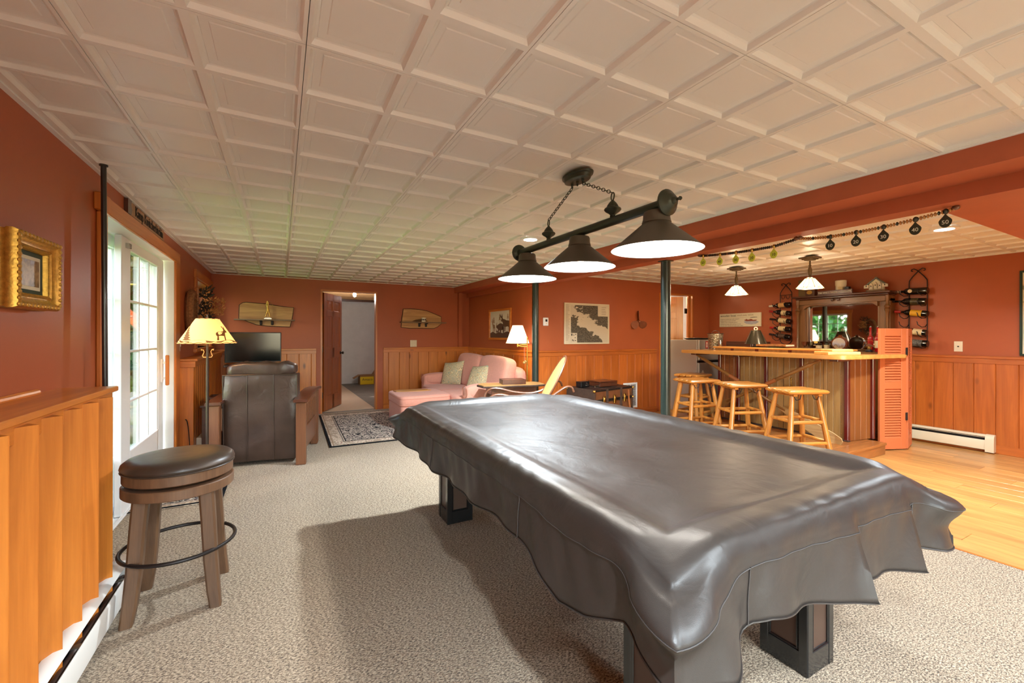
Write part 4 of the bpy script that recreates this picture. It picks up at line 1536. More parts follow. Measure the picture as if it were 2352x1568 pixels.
def star_flat(cx, cy, r0, r1, n, a0=0.0):
    return [((r0 if i % 2 == 0 else r1) * math.cos(a0 + PI * i / n) + cx, (r0 if i % 2 == 0 else r1) * math.sin(a0 + PI * i / n) + cy) for i in range(2 * n)]


pb = G().prism([(-.22, -.07), (-.10, -.10), (.16, -.085), (.27, -.02), (.20, .02), (.23, .07), (.02, .09), (-.18, .075), (-.26, .02)], 0, .012, Matrix.Translation((1.66, 6.10, .461)) @ Matrix.Rotation(R(-12), 4, 'Z'))
solo('serving_board', pb, M['slab_wood'], 'thin pale wooden cut out board lying on the pink ottoman', 'board')


def cushion(w, h, t, Mx, nu=20):
    g = G()
    for s in (-1, 1):
        def fn(u, v, s=s):
            a, b = 2 * u - 1, 2 * v - 1
            k = (max(0, 1 - abs(a) ** 2.6) ** .55) * (max(0, 1 - abs(b) ** 2.6) ** .55)
            pin = 1 - .07 * (1 - abs(a) ** 2) * abs(b) ** 3 if True else 1
            pin2 = 1 - .07 * (1 - abs(b) ** 2) * abs(a) ** 3
            return Mx @ Vector((a * w / 2 * pin2, b * h / 2 * pin, s * t / 2 * k))
        g.grid(fn, nu, nu)
    return g


for c, rz, tilt, lab in (((2.56, 6.86, .615), 118, 66, 'paisley throw cushion leaning at the far end of the pink loveseat'),
                     ((2.62, 5.92, .61), 104, 64, 'paisley throw cushion in the middle of the pink loveseat')):
    Mx = Matrix.Translation(c) @ Matrix.Rotation(R(rz - 180), 4, 'Z') @ Matrix.Rotation(R(tilt), 4, 'X') @ Matrix.Rotation(R(8), 4, 'Z')
    solo('throw_pillow', cushion(.43, .43, .16, Mx), M['paisley'], lab, 'cushion', 'paisley throw cushions on the loveseat', angle=70)

# ------------------------------------------------------------------ rugs
rg = G().box(-.0, .0, 0, 0, 0, 0)
RW, RH = 1.72, 2.12
rug = mk('rug', G().box(-RW / 2, RW / 2, -RH / 2, RH / 2, 0, .010, b=.002), rug_mat('black_floral_rug', RW, RH, .20), None)
rug.location = (.50 + RW / 2, 6.21, .001)
rug.rotation_euler = (0, 0, R(-1.2))
tag(rug, 'black and cream floral rug in front of the store room door', 'rug')
MW, MH = .66, .86
mat2 = mk('doormat', G().box(-MW / 2, MW / 2, -MH / 2, MH / 2, 0, .010, b=.002), rug_mat('black_floral_mat', MW, MH, .10, 1.4), None)
mat2.location = (-.395 - MW / 2 + .008, 3.905 + MH / 2, .001)
tag(mat2, 'small black and cream floral mat inside the sliding glass door', 'mat')

# ------------------------------------------------------------------ end table, box, chair, swing arm lamp
et = thing('end_table', 'rustic live edge end table beside the near arm of the loveseat', 'side table', (2.58, 4.80, 0))
edge = [(-.40, -.13), (-.20, -.17), (.02, -.15), (.22, -.18), (.40, -.14), (.42, .05), (.38, .16), (.15, .19), (-.10, .16), (-.34, .19), (-.42, .06)]
Mx = Matrix.Rotation(R(-8), 4, 'Z')
mk('table_top', G().prism(edge, .615, .645, Mx), [M['slab_wood']], et)
mk('bark_edge', G().tube([Mx @ Vector((x * 1.01, y * 1.01, .628)) for x, y in edge], .013, 6, closed=True), M['bark'], et)
mk('apron', G().box(-.30, .30, -.12, .12, .53, .615, b=.006, M=Mx), M['dkwood'], et)
for x in (-.27, .27):
    for y in (-.10, .10):
        mk('leg', G().box(x - .025, x + .025, y - .025, y + .025, 0, .54, b=.004, M=Mx), M['dkwood'], et)
bx = thing('wooden_box', 'low dark red wooden box on the live edge end table', 'box', (2.60, 4.80, .645))
g = G().box(-.15, .15, -.10, .10, .001, .008)
for b in ((-.15, .15, -.10, -.088, .008, .06), (-.15, .15, .088, .10, .008, .06), (-.15, -.138, -.088, .088, .008, .06), (.138, .15, -.088, .088, .008, .06)):
    g.box(*b, b=.002)
Mx = Matrix.Rotation(R(-14), 4, 'Z')
mk('box_body', g.T(Mx), M['dkwood'], bx)
mk('box_lid', G().box(-.146, .146, -.096, .096, .050, .056, b=.002, M=Mx), M['dkwood'], bx)

sc_ = thing('snowshoe_chair', 'bentwood snowshoe rocking chair with rawhide webbed back behind the pool table', 'chair', (2.42, 4.12, 0), R(-112))
# local: sitter faces -y ; back leans to +y


def oval(w, h, n=28, p=1.0):
    return [(w * math.cos(2 * PI * i / n), h * math.sin(2 * PI * i / n)) for i in range(n)]


Bk = Matrix.Translation((0, .26, .70)) @ Matrix.Rotation(R(62), 4, 'X')
mk('back_frame', G().tube([Bk @ Vector((x * (1 - .25 * max(0, -y / .36)), y, 0)) for x, y in oval(.20, .37)], .013, 8, closed=True, flat=.8), M['bent'], sc_)
mk('back_webbing', G().prism([(x * .95 * (1 - .25 * max(0, -y / .36)), y * .97) for x, y in oval(.20, .37)], -.005, .005, Bk), M['tan'], sc_)
St = Matrix.Translation((0, -.02, .39)) @ Matrix.Rotation(R(-4), 4, 'X')
mk('seat_frame', G().tube([St @ Vector((x, y, 0)) for x, y in oval(.25, .27)], .013, 8, closed=True), M['bent'], sc_)
mk('seat_webbing', G().prism([(x * .96, y * .96) for x, y in oval(.25, .27)], -.005, .005, St), M['tan'], sc_)
for s in (-1, 1):
    pts = [Vector((s * .27, y, z)) for y, z in ((.46, .66), (.44, .715), (.38, .72), (.30, .67), (.20, .60), (.05, .575), (-.15, .60), (-.30, .645), (-.40, .64), (-.46, .58), (-.46, .50), (-.40, .30), (-.34, .03))]
    sm_ = []
    for i in range(len(pts) - 1):
        for q in range(4):
            sm_.append(pts[i].lerp(pts[i + 1], q / 4))
    sm_.append(pts[-1])
    for _ in range(3):
        sm_ = [sm_[0]] + [(sm_[i - 1] + sm_[i] * 2 + sm_[i + 1]) / 4 for i in range(1, len(sm_) - 1)] + [sm_[-1]]
    mk('arm_hoop', G().tube(sm_, .012, 8, flat=1.5), M['bent'], sc_)
    rk = [Vector((s * .24, -.48 + .1 * i, .014 + .9 * ((-.48 + .1 * i) ** 2) * .28)) for i in range(11)]
    mk('rocker', G().tube(rk, .013, 8), M['bent'], sc_)
    mk('rear_leg', G().tube([(s * .22, .26, .50), (s * .24, .20, .03)], .012, 8), M['bent'], sc_)
mk('cross_rung', G().tube([(-.25, -.25, .39), (.25, -.25, .39)], .011, 8).tube([(-.23, .21, .39), (.23, .21, .39)], .011, 8), M['bent'], sc_)

sl = thing('swing_arm_lamp', 'brass swing arm floor lamp with cream shade beside the green pole', 'floor lamp', (2.97, 5.06, 0))
mk('base', G().lathe([(0, 0), (.11, 0), (.115, .01), (.03, .025), (.012, .04), (0, .04)], n=28), M['brass'], sl)
mk('pole', G().cyl((0, 0, .03), (0, 0, 1.24), .008, n=12), M['brass'], sl)
mk('swing_arm', G().tube([(0, 0, 1.13), (-.02, .10, 1.13), (-.045, .19, 1.115)], .006, 8).tube([(0, 0, 1.105), (-.02, .10, 1.105), (-.045, .19, 1.115)], .006, 8), M['brass'], sl)
mk('lamp_socket', G().cyl((-.045, .19, 1.10), (-.045, .19, 1.20), .014, n=12), M['brass'], sl)
mk('lamp_shade', G().lathe([(.165, 1.148), (.072, 1.40), (.069, 1.40), (.162, 1.15)], (-.045, .19, 0), 44, caps=False), M['shade_cream'], sl)
mk('shade_trim', G().tube([(-.045 + .166 * math.cos(2 * PI * i / 44), .19 + .166 * math.sin(2 * PI * i / 44), 1.15) for i in range(44)], .003, 5, closed=True), M['cream'], sl)
mk('bulb', G().ell((-.045, .19, 1.26), (.028, .028, .04)), M['bulb'], sl)
mk('pull_cord', G().tube([(-.01, .06, 1.10), (-.012, .058, 1.0), (-.012, .058, .90)], .0025, 5), M['pink_pipe'], sl)
duck = merge(G().ell((-.012, .058, .885), (.020, .030, .018), 12, 8), G().ell((-.012, .030, .905), (.013, .016, .013), 12, 8), G().cyl((-.012, .018, .903), (-.012, -.006, .897), .006, .003, 8))
mk('pull_ornament', duck, M['tan'], sl)

# ------------------------------------------------------------------ trunk and things on it
tk = thing('steamer_trunk', 'old brown steamer trunk with dark bands below the framed map', 'trunk', (3.98, 4.74, 0), R(10))
W2, D2 = .41, .245
mk('trunk_body', G().box(-W2, W2, -D2, D2, .015, .385, b=.006), M['leather_tan'], tk)
M['trunkhide'] = plain('trunk_hide', (104, 62, 34), .5, var=.25, vs=14)
mk('trunk_lid', G().box(-W2 - .004, W2 + .004, -D2 - .004, D2 + .004, .392, .535, b=.010), M['trunkhide'], tk)
tk.children[0].data.materials[0] = M['trunkhide']
for z0, z1 in ((.37, .388), (.394, .412), (.515, .54), (.01, .04)):
    mk('edge_band', G().box(-W2 - .008, W2 + .008, -D2 - .008, D2 + .008, z0, z1, b=.003), M['iron'], tk)
for x in (-W2, -.15, .15, W2):
    mk('upright_band', G().box(max(-W2 - .009, x - .025), min(W2 + .009, x + .025), -D2 - .009, D2 + .009, .012, .542, b=.003), M['bark'], tk)
for x in (-.22, 0, .22):
    mk('latch', G().box(x - .022, x + .022, -D2 - .022, -D2 - .008, .34, .45, b=.004).ell((x, -D2 - .022, .41), (.016, .008, .02)), M['brass'], tk)
for sx in (-1, 1):
    for sy in (-1, 1):
        for z in (.03, .39, .525):
            mk('corner_cap', G().ell((sx * (W2 + .004), sy * (D2 + .004), z), (.022, .022, .018), 10, 6), M['brass'], tk)
stp = [(.30, -D2 - .012, .50), (.305, -D2 - .016, .36), (.31, -D2 - .03, .24), (.33, -D2 - .055, .20), (.42, -D2 - .03, .21), (W2 + .03, -.10, .22)]
mk('leather_strap', G().tube(stp, .016, 8, flat=.35), M['leather_tan'], tk)
rd = thing('small_radio', 'small black box with silver dial on the left of the trunk', 'radio', (3.72, 4.80, .545), R(10))
mk('case', G().box(-.085, .085, -.05, .05, 0, .075, b=.004), M['black'], rd)
mk('dial', G().cyl((.03, -.05, .05), (.03, -.056, .05), .010, n=14).box(.0, .06, -.053, -.050, .015, .03), M['chrome'], rd)
cb = thing('cribbage_box', 'flat reddish wooden game box on the middle of the trunk', 'box', (4.06, 4.78, .545), R(4))
mk('box_body', G().box(-.17, .17, -.12, .12, 0, .055, b=.004), M['dkwood'], cb)
mk('box_lid', G().box(-.172, .172, -.122, .122, .057, .075, b=.004), M['dkwood'], cb)
sg = thing('sunglasses', 'clear pair of glasses lying at the left end of the wooden game box', 'glasses', (3.85, 4.66, .545), R(10))
mk('lens', G().ell((-.025, 0, .014), (.022, .004, .013), 12, 6).ell((.028, 0, .014), (.022, .004, .013), 12, 6), M['clear'], sg)
mk('frame_arm', G().tube([(-.05, 0, .018), (-.052, .08, .012)], .002, 5).tube([(.05, 0, .018), (.052, .08, .012)], .002, 5).tube([(-.006, 0, .018), (.008, 0, .018)], .002, 5), M['chrome'], sg)

# ------------------------------------------------------------------ bar: platform, body, top
pf = thing('bar_platform', 'low brown wooden step under the bar and its stools', 'platform', (5.0, 3.2, 0))
for i in range(15):
    y0 = 2.115 + i * .15
    mk('board', G().box(4.18, 5.69, y0 + .0008, y0 + .1492, .098, .125, b=.003), wood('platform_board', (120, 66, 26), (168, 104, 50), 'X', rough=.35, tint=.10) if i == 0 else pf.children[0].data.materials[0], pf, True)
mk('riser', G().box(4.20, 5.68, 2.125, 2.15, .001, .098, b=.002).box(4.20, 4.225, 2.15, 4.36, .001, .098, b=.002).box(5.655, 5.68, 2.15, 4.36, .001, .098), pf.children[0].data.materials[0], pf, True)

bar = thing('bar', 'home bar shaped like a boat hull with planked front and oxblood ribs', 'bar counter', (5.3, 3.1, .125))
XF = 5.385
ribs = [3.86, 3.585, 3.215, 2.80, 2.345]
mk('bar_core', G().box(XF + .02, 5.74, 2.40, 3.88, .125, 1.015), M['bar_plank_dark'], bar, True)
nails = G()
for a, b in zip(ribs[:-1], ribs[1:]):
    m_ = max(3, round((a - b) / .068))
    for i in range(m_):
        y1, y0 = a - (a - b) * i / m_, a - (a - b) * (i + 1) / m_
        mid = (y0 + y1) / 2
        mm = M['bar_plank_dark'] if (a == ribs[0]) else M['bar_plank']
        mk('plank', G().box(XF - .008, XF + .018, y0 + .0006, y1 - .0006, .128, 1.015, b=.0025), mm, bar, True)
    for z in [.2 + .105 * q for q in range(8)]:
        for f_ in (.12, .36, .64, .88):
            y = b + (a - b) * f_
            nails.ell((XF - .0085, y, z + (.02 if f_ in (.36, .88) else 0)), (.002, .0035, .0035), 6, 4)
    mk('seam_line', G().box(XF - .0095, XF - .007, (a + b) / 2 - .0015, (a + b) / 2 + .0015, .13, 1.01), M['bark'], bar, True)
nl = mk('nail_heads', nails, M['brass'], bar, True)
nl['kind'] = 'stuff'
for y in ribs:
    mk('rib', G().box(XF - .034, XF + .02, y - .020, y + .020, .126, 1.015, b=.006), M['rib'], bar, True)
# the short returned end, facing the viewer
E0, E1 = Vector((XF, 2.335, 0)), Vector((5.77, 2.285, 0))
ev = (E1 - E0)
F = frame((E0.x, E0.y, 0), ev, (0, 0, 1))
L = ev.length
for i in range(4):
    mk('plank', G().box(L * i / 4 + .0006, L * (i + 1) / 4 - .0006, .128, 1.015, -.02, .006, b=.0025, M=F), M['bar_plank_dark'], bar, True)
mk('rib', G().box(L - .03, L + .012, .126, 1.015, -.03, .034, b=.006, M=F), M['rib'], bar, True)
mk('skirting', G().box(XF - .036, XF + .01, 2.32, 3.88, .1255, .14, b=.002), M['bark'], bar, True)
# top with rounded corner and a tongue to the louvred gate
tp = [(5.0, 4.20), (5.0, 2.46), (5.004, 2.36), (5.03, 2.27), (5.075, 2.215), (5.14, 2.185), (5.5, 2.165), (5.98, 2.118), (6.03, 2.085), (6.075, 2.085), (6.085, 2.15), (6.02, 2.25), (5.75, 2.34), (5.72, 4.20)]
tpm = G().prism(tp, 1.018, 1.062)
bm = bmesh.new()
me_ = bpy.data.meshes.new('t')
me_.from_pydata(tpm.v, [], tpm.f)
bm.from_mesh(me_)
bmesh.ops.recalc_face_normals(bm, faces=bm.faces)
bmesh.ops.bevel(bm, geom=[e for e in bm.edges if abs(e.verts[0].co.z - e.verts[1].co.z) < 1e-4], offset=.006, segments=2, affect='EDGES')
tpm = G()
bm.verts.index_update()
tpm.add([v.co[:] for v in bm.verts], [[v.index for v in f_.verts] for f_ in bm.faces])
bm.free()
mk('bar_top', tpm, M['bar_top'], bar, True)
# raised ledge behind
mk('ledge_front', G().box(5.405, 5.42, 2.42, 3.96, 1.062, 1.092), M['bar_plank'], bar, True)
for y in (2.5, 2.95, 3.36, 3.70):
    mk('ledge_post', G().box(5.40, 5.422, y - .02, y + .02, 1.062, 1.092), M['rib'], bar, True)
mk('ledge_top', G().box(5.385, 5.74, 2.40, 3.98, 1.092, 1.112, b=.004), M['bar_top'], bar, True)
mk('ledge_core', G().box(5.42, 5.72, 2.42, 3.96, 1.06, 1.092), M['bar_plank_dark'], bar, True)
for y in (3.42, 4.05, 2.33):
    mk('top_bracket', G().box(5.06, 5.36, y - .04, y + .04, .995, 1.018, b=.004), M['dkwood'], bar, True)

# crossed oars leaning on the bar front


def oar(name, label, top, tip, flip, pale):
    p0, p1 = Vector(top), Vector(tip)
    d = (p1 - p0).normalized()
    L = (p1 - p0).length
    o = thing(name, label, 'oar', tip, 0, 'oars crossed on the bar front')
    s0 = p0.lerp(p1, .64)
    mk('shaft', G().tube([p0, p0.lerp(p1, .05), p0.lerp(p1, .07), p0.lerp(p1, .34), p0.lerp(p1, .5), s0, p0.lerp(p1, .7)], [.014, .014, .022, .022, .019, .018, .012], 12), wood('oar_varnish', (104, 66, 26), (156, 108, 54), 'Y', rough=.3, tint=.03, coat=.4), o, True)
    F = frame(s0, d, d.cross(Vector((1, 0, .15))).normalized())
    bl = L * .38
    out = [(0, .012), (bl * .18, .035), (bl * .45, .062), (bl * .85, .078), (bl * .97, .070), (bl, .045)]
    poly = out + [(a, -b) for a, b in reversed(out)]
    mk('blade', G().prism(poly, -.006, .006, F), pale, o, True)
    mk('leather_collar', G().cyl(p0.lerp(p1, .30), p0.lerp(p1, .37), .0245, n=14), M['leather_tan'], o, True)
    return o


M['pale_blade'] = wood('worn_blade', (158, 122, 76), (206, 176, 124), 'Y', rough=.5, tint=.05, coat=0)
oar('oar', 'wooden oar with pale blade resting lower right across the bar front', (5.20, 4.12, 1.0), (5.16, 2.34, .135), 1, M['pale_blade'])
oar('oar', 'wooden oar with brown blade resting lower left across the bar front', (5.17, 2.50, 1.0), (5.21, 4.12, .135), -1, M['bar_plank'])
for o_ in (1,):
    for (y, z) in ((3.57, .71), (2.86, .77)):
        hk = thing('oar_hook', 'brass oar hook on the %s part of the bar front' % ('left' if y > 3.2 else 'right'), 'hook', (5.30, y, z), 0, 'brass oar hooks')
        mk('hook_stem', G().tube([(5.352, y, z - .12), (5.30, y, z - .11), (5.262, y, z - .07), (5.262, y, z - .02)], .006, 8), M['brass'], hk, True)
        mk('hook_ball', G().ell((5.262, y, z - .012), .013, 12, 8), M['brass'], hk, True)


# log bar stools
def rung(p0, p1, r):
    p0, p1 = Vector(p0), Vector(p1)
    return G().tube([p0, p0.lerp(p1, .06), p0.lerp(p1, .5), p0.lerp(p1, .94), p1], [r * .75, r, r * 1.03, r, r * .75], 10)


LB = 'varnished log bar stool with planked seat, '
ls = thing('log_stool', LB + 'nearest the louvred gate', 'bar stool', (4.53, 2.41, .125), R(-22), 'log bar stools')
H = .615
for i in range(4):
    y = -.128 + .0855 * i
    rings = []
    for x in (-.215, -.207, -.19, 0, .19, .207, .215):
        k = {.215: .35, .207: .75, .19: 1.0, 0: 1.0}[abs(x)]
        hw, hh = .0415 * (1 - .25 * (1 - k)), .020 * k
        rings.append([(x, y + hw * math.cos(a) * (1.0), H - .022 + hh * max(-1, min(1, 1.35 * math.sin(a)))) for a in [2 * PI * q / 12 for q in range(12)]])
    mk('seat_plank', G().ring(rings), M['logX'], ls)
for x in (-.13, .13):
    mk('seat_batten', G().box(x - .02, x + .02, -.15, .15, H - .062, H - .042, b=.004), M['logX'], ls)
TPT = {}
for sx in (-1, 1):
    for sy in (-1, 1):
        t, b = Vector((sx * .135, sy * .105, H - .05)), Vector((sx * .215, sy * .170, 0))
        TPT[sx, sy] = (t, b)
        mk('leg', G().tube([t, t.lerp(b, .4), t.lerp(b, .8), b], [.020, .024, .026, .025], 12), M['log'], ls)
at = lambda sx, sy, z: TPT[sx, sy][1].lerp(TPT[sx, sy][0], z / (H - .05))
for z in (.10, .30):
    mk('rung', rung(at(-1, -1, z), at(1, -1, z), .017), M['logX'], ls)
    mk('rung', rung(at(-1, 1, z), at(1, 1, z), .017), M['logX'], ls)
    mk('rung', rung(at(-1, -1, z + .012), at(-1, 1, z + .012), .017), M['log'], ls)
    mk('rung', rung(at(1, -1, z + .012), at(1, 1, z + .012), .017), M['log'], ls)
for sx in (-1, 1):
    pts = [(sx * .06, -.13, H - .05), (sx * .075, -.135, H - .09), (sx * .11, -.13, H - .10), (sx * .135, -.125, H - .06)]
    mk('wire_brace', G().tube(pts, .004, 6), M['iron'], ls)
copy_tree(ls, None, (4.52, 3.00, .125), R(-24), LB + 'second from the louvred gate')
copy_tree(ls, None, (4.47, 3.53, .125), R(-14), LB + 'third from the louvred gate')
copy_tree(ls, None, (5.02, 4.02, .125), R(10), LB + 'farthest from the gate, by the honey door')

# louvred bifold gate at the end of the bar


def louvre(F, w, h, t=.028):
    g = G()
    st = .062
    g.box(0, st, 0, h, -t / 2, t / 2, b=.003, M=F).box(w - st, w, 0, h, -t / 2, t / 2, b=.003, M=F)
    for a, b in ((0, .12), (.665, .745), (h - .085, h)):
        g.box(st, w - st, a, b, -t / 2, t / 2, b=.003, M=F)
    return g


gate = thing('louvred_gate', 'terracotta painted bifold louvred gate at the end of the bar', 'gate', (6.1, 2.12, 0))
for p0, p1, s in (((5.815, 2.235), (6.115, 2.112), 1), ((6.128, 2.105), (6.445, 2.178), 2)):
    v = Vector((p1[0] - p0[0], p1[1] - p0[1], 0))
    F = frame((p0[0], p0[1], .012), v, (0, 0, 1))
    w = v.length
    lf = mk('gate_leaf', louvre(F, w, 1.335), M['terracotta'], gate, True)
    for a, b in ((.12, .665), (.745, 1.25)):
        nn = int((b - a) / .0285)
        for i in range(nn):
            z = a + (b - a) * (i + .5) / nn
            Mx = F @ Matrix.Translation((w / 2, z, 0)) @ Matrix.Rotation(R(-38), 4, 'X')
            mk('louvre_slat', G().box(-w / 2 + .058, w / 2 - .058, -.017, .017, -.003, .003, b=.001, M=Mx), M['terracotta'], lf, True)
for z in (.33, 1.05):
    mk('hinge', G().cyl((6.122, 2.098, z), (6.122, 2.098, z + .085), .008, n=10).box(6.095, 6.118, 2.092, 2.102, z, z + .085, b=.002), M['iron'], gate, True)

# back counter under the mirror
bc = thing('back_counter', 'antique oak back counter behind the bar', 'counter', (6.5, 3.05, 0))
mk('counter_body', G().box(6.33, 6.76, 2.44, 3.66, .10, 1.03, b=.004), M['oak'], bc, True)
mk('plinth', G().box(6.31, 6.76, 2.42, 3.68, 0.001, .10, b=.006), M['oakY'], bc, True)
mk('counter_top', G().box(6.29, 6.762, 2.40, 3.70, 1.03, 1.065, b=.006), M['oakY'], bc, True)
mk('end_panel', G().box(6.37, 6.73, 2.425, 2.44, .2, .93, b=.006), M['oak'], bc, True)
mk('end_moulding', G().box(6.30, 6.76, 2.41, 2.445, .25, .29, b=.008).box(6.30, 6.76, 2.41, 2.445, .955, .99, b=.008), M['oakY'], bc, True)

fg = thing('refrigerator', 'grey two door refrigerator behind the left end of the bar', 'refrigerator', (6.06, 4.8, 0))
mk('fridge_body', G().box(5.78, 6.345, 4.56, 5.08, .02, 1.195, b=.006), M['steel'], fg, True)
mk('fridge_door', G().box(5.775, 6.35, 4.515, 4.555, .87, 1.20, b=.012), M['steel'], fg, True)
mk('fridge_door', G().box(5.775, 6.35, 4.515, 4.555, .05, .835, b=.012), M['steel'], fg, True)
mk('door_gap', G().box(5.78, 6.345, 4.53, 4.556, .835, .87), M['black'], fg, True)
mk('foot_grille', G().box(5.79, 6.34, 4.54, 4.56, .0, .05), M['black'], fg, True)
tray = thing('metal_tray', 'black and silver tray on top of the refrigerator', 'tray', (6.02, 4.72, 1.20))
mk('tray_dish', G().lathe([(0, 0), (.17, 0), (.21, .022), (.216, .024), (.205, .016), (.165, .006), (0, .006)], (6.02, 4.75, 1.2005), 32), M['black'], tray, True)
mk('tray_rim', G().tube([(6.02 + .214 * math.cos(2 * PI * i / 40), 4.75 + .214 * math.sin(2 * PI * i / 40), 1.224) for i in range(40)], .003, 5, closed=True), M['chrome'], tray, True)
F = WY(5.955, 4.5145, 1.118)
mg = thing('service_flag_magnet', 'red and white magnet with a dark star on the refrigerator door', 'magnet', (5.955, 4.51, 1.118))
mk('red_border', G().box(-.028, .028, -.058, .058, .0005, .003, M=F), M['red'], mg, True)
mk('white_field', G().box(-.014, .014, -.042, .042, .003, .0036, M=F), M['cream'], mg, True)
mk('star', G().prism(star_flat(0, 0, .009, .004, 5, PI / 2), .0036, .0042, F), M['ink'], mg, True)
F = WY(5.86, 4.5145, .66)
smg = thing('tree_magnet', 'pale star topped tree magnet low on the refrigerator door', 'magnet', (5.86, 4.51, .66))
mk('tree_shape', G().prism([(-.035, -.05), (.035, -.05), (.022, -.01), (-.022, -.01)], .0005, .006, F), M['cream'], smg, True)
mk('star', G().prism(star_flat(0, .02, .036, .016, 5, PI / 2), .0005, .006, F), M['cream'], smg, True)
dkb = thing('dark_cabinet_box', 'dark brown wooden box on the counter behind the ice bucket', 'box', (6.45, 4.15, 0))
mk('box_body', G().box(6.30, 6.76, 3.98, 4.42, 0.002, 1.17, b=.006), M['dkwood'], dkb, True)
mk('box_door', G().box(6.288, 6.30, 4.0, 4.40, .05, 1.15, b=.004), M['dkwood'], dkb, True)

# ------------------------------------------------------------------ back bar with mirror
bb = thing('mirror_backbar', 'antique oak mirrored back bar on the wall behind the bar', 'mirror', (6.7, 3.0, 1.0))
for y in (2.50, 3.47):
    mk('stile', G().box(6.655, 6.795, y - .055, y + .055, 1.066, 1.74, b=.006), M['oak'], bb, True)
mk('frieze', G().box(6.62, 6.795, 2.445, 3.525, 1.70, 1.775, b=.006), M['oakY'], bb, True)
mk('arched_rail', G().prism([(-3.415, 1.70), (-2.555, 1.70), (-2.555, 1.64), (-2.60, 1.675), (-2.66, 1.690), (-3.31, 1.690), (-3.37, 1.675), (-3.415, 1.64)], -6.645, -6.60, Matrix(((0, 0, -1, 0), (-1, 0, 0, 0), (0, 1, 0, 0), (0, 0, 0, 1)))), M['oakY'], bb, True)
mk('cornice', G().box(6.56, 6.795, 2.43, 3.51, 1.775, 1.798, b=.006).box(6.51, 6.795, 2.395, 3.54, 1.798, 1.822, b=.006), M['dkwood'], bb, True)
mk('carved_bracket', G().box(6.585, 6.62, 2.97, 3.0, 1.735, 1.775, b=.01).box(6.585, 6.62, 3.04, 3.07, 1.735, 1.775, b=.01), M['dkwood'], bb, True)
for y in (2.462, 3.505):
    prof = [(.022, 1.066), (.022, 1.09), (.016, 1.10), (.014, 1.30), (.016, 1.56), (.022, 1.575), (.028, 1.59), (.030, 1.60), (.020, 1.612), (.030, 1.625), (.032, 1.64), (.020, 1.655), (.014, 1.67), (.016, 1.70), (.022, 1.71), (.022, 1.775)]
    mk('turned_column', G().lathe(prof, (6.622, y, 0), 16), M['oak'], bb, True)
mk('inner_frame', G().box(6.65, 6.70, 3.385, 3.415, 1.066, 1.70, b=.006).box(6.65, 6.70, 2.545, 2.57, 1.066, 1.70, b=.006).box(6.65, 6.70, 2.57, 3.385, 1.676, 1.70, b=.006).box(6.65, 6.70, 2.57, 3.385, 1.066, 1.09, b=.006), M['oak'], bb, True)
mk('mirror_glass', G().box(6.682, 6.69, 2.56, 3.39, 1.08, 1.69), M['mirror'], bb, True)
mk('back_board', G().box(6.69, 6.79, 2.46, 3.50, 1.066, 1.77), M['oak'], bb, True)

# things standing on the cornice
z0 = 1.8225
solo('olive_board', G().box(6.68, 6.70, 3.40, 3.53, z0, z0 + .25, b=.003).box(6.70, 6.74, 3.44, 3.49, z0, z0 + .1), plain('olive_board', (112, 88, 48), .6), 'plain olive brown board standing at the left end of the back bar', 'board')
lb = thing('lantern_box', 'small dark box with a gold oval on the back bar beside the olive board', 'box', (6.62, 3.33, z0))
mk('box_body', G().box(6.59, 6.67, 3.27, 3.39, z0 + .0005, z0 + .10, b=.003), M['dkwood'], lb, True)
mk('gold_oval', G().lathe([(0, 0), (.036, 0), (.036, .003), (0, .003)], (6.589, 3.335, z0 + .055), 24, M=Matrix.Rotation(R(-90), 4, 'Y'), sx=.75), M['brass'], lb, True)
jr = thing('lidded_jar', 'cream cylindrical tin standing in the middle of the back bar', 'tin', (6.66, 2.98, z0))
mk('tin_body', G().lathe([(0, .0005), (.058, .0005), (.058, .12), (0, .12)], (6.66, 2.98, z0), 32), M['cream'], jr, True)
mk('tin_lid', G().lathe([(0, .12), (.062, .12), (.063, .185), (.058, .190), (0, .190)], (6.66, 2.98, z0), 32), M['cream'], jr, True)
mk('tin_label', G().box(6.598, 6.606, 2.93, 2.985, z0 + .02, z0 + .10, b=.001), M['wine_label'], jr, True)
ds = solo('dark_box', G().box(6.60, 6.66, 2.865, 2.91, z0 + .0005, z0 + .095, b=.003), M['black'], 'small black box right beside the cream tin on the back bar', 'box')
ws_ = thing('wine_sign', 'dark block sign about wine standing on the back bar', 'sign', (6.56, 3.0, z0))
mk('sign_block', G().box(6.545, 6.572, 2.80, 3.21, z0 + .0005, z0 + .056, b=.002), M['dkwood'], ws_, True)
mk('lettering', text_geo('THIS WINE IS MAKING ME AWESOME', .030, .002, WR(6.545, 3.005, z0 + .028), sx=.78), M['numwhite'], ws_, True)
bh = thing('birdhouse_row', 'pale carved village of birdhouses under a blue grey roof on the back bar', 'ornament', (6.64, 2.575, z0))
F = WR(6.62, 2.575, z0)
mk('base_plank', G().box(-.10, .10, .0005, .028, -.05, .02, b=.003, M=F), M['grey_wood'], bh, True)
mk('house_front', G().prism([(-.075, .028), (.075, .028), (.075, .10), (0, .165), (-.075, .10)], -.04, .0, F), M['cream'], bh, True)
for s in (-1, 1):
    mk('roof_slope', G().prism([(0, .178), (0, .164), (s * .098, .082), (s * .102, .094)], -.05, .022, F), plain('roof_grey', (120, 128, 120), .7), bh, True)
mk('roof_finial', G().box(-.012, .012, .17, .19, -.02, .01, b=.003, M=F), M['grey_wood'], bh, True)
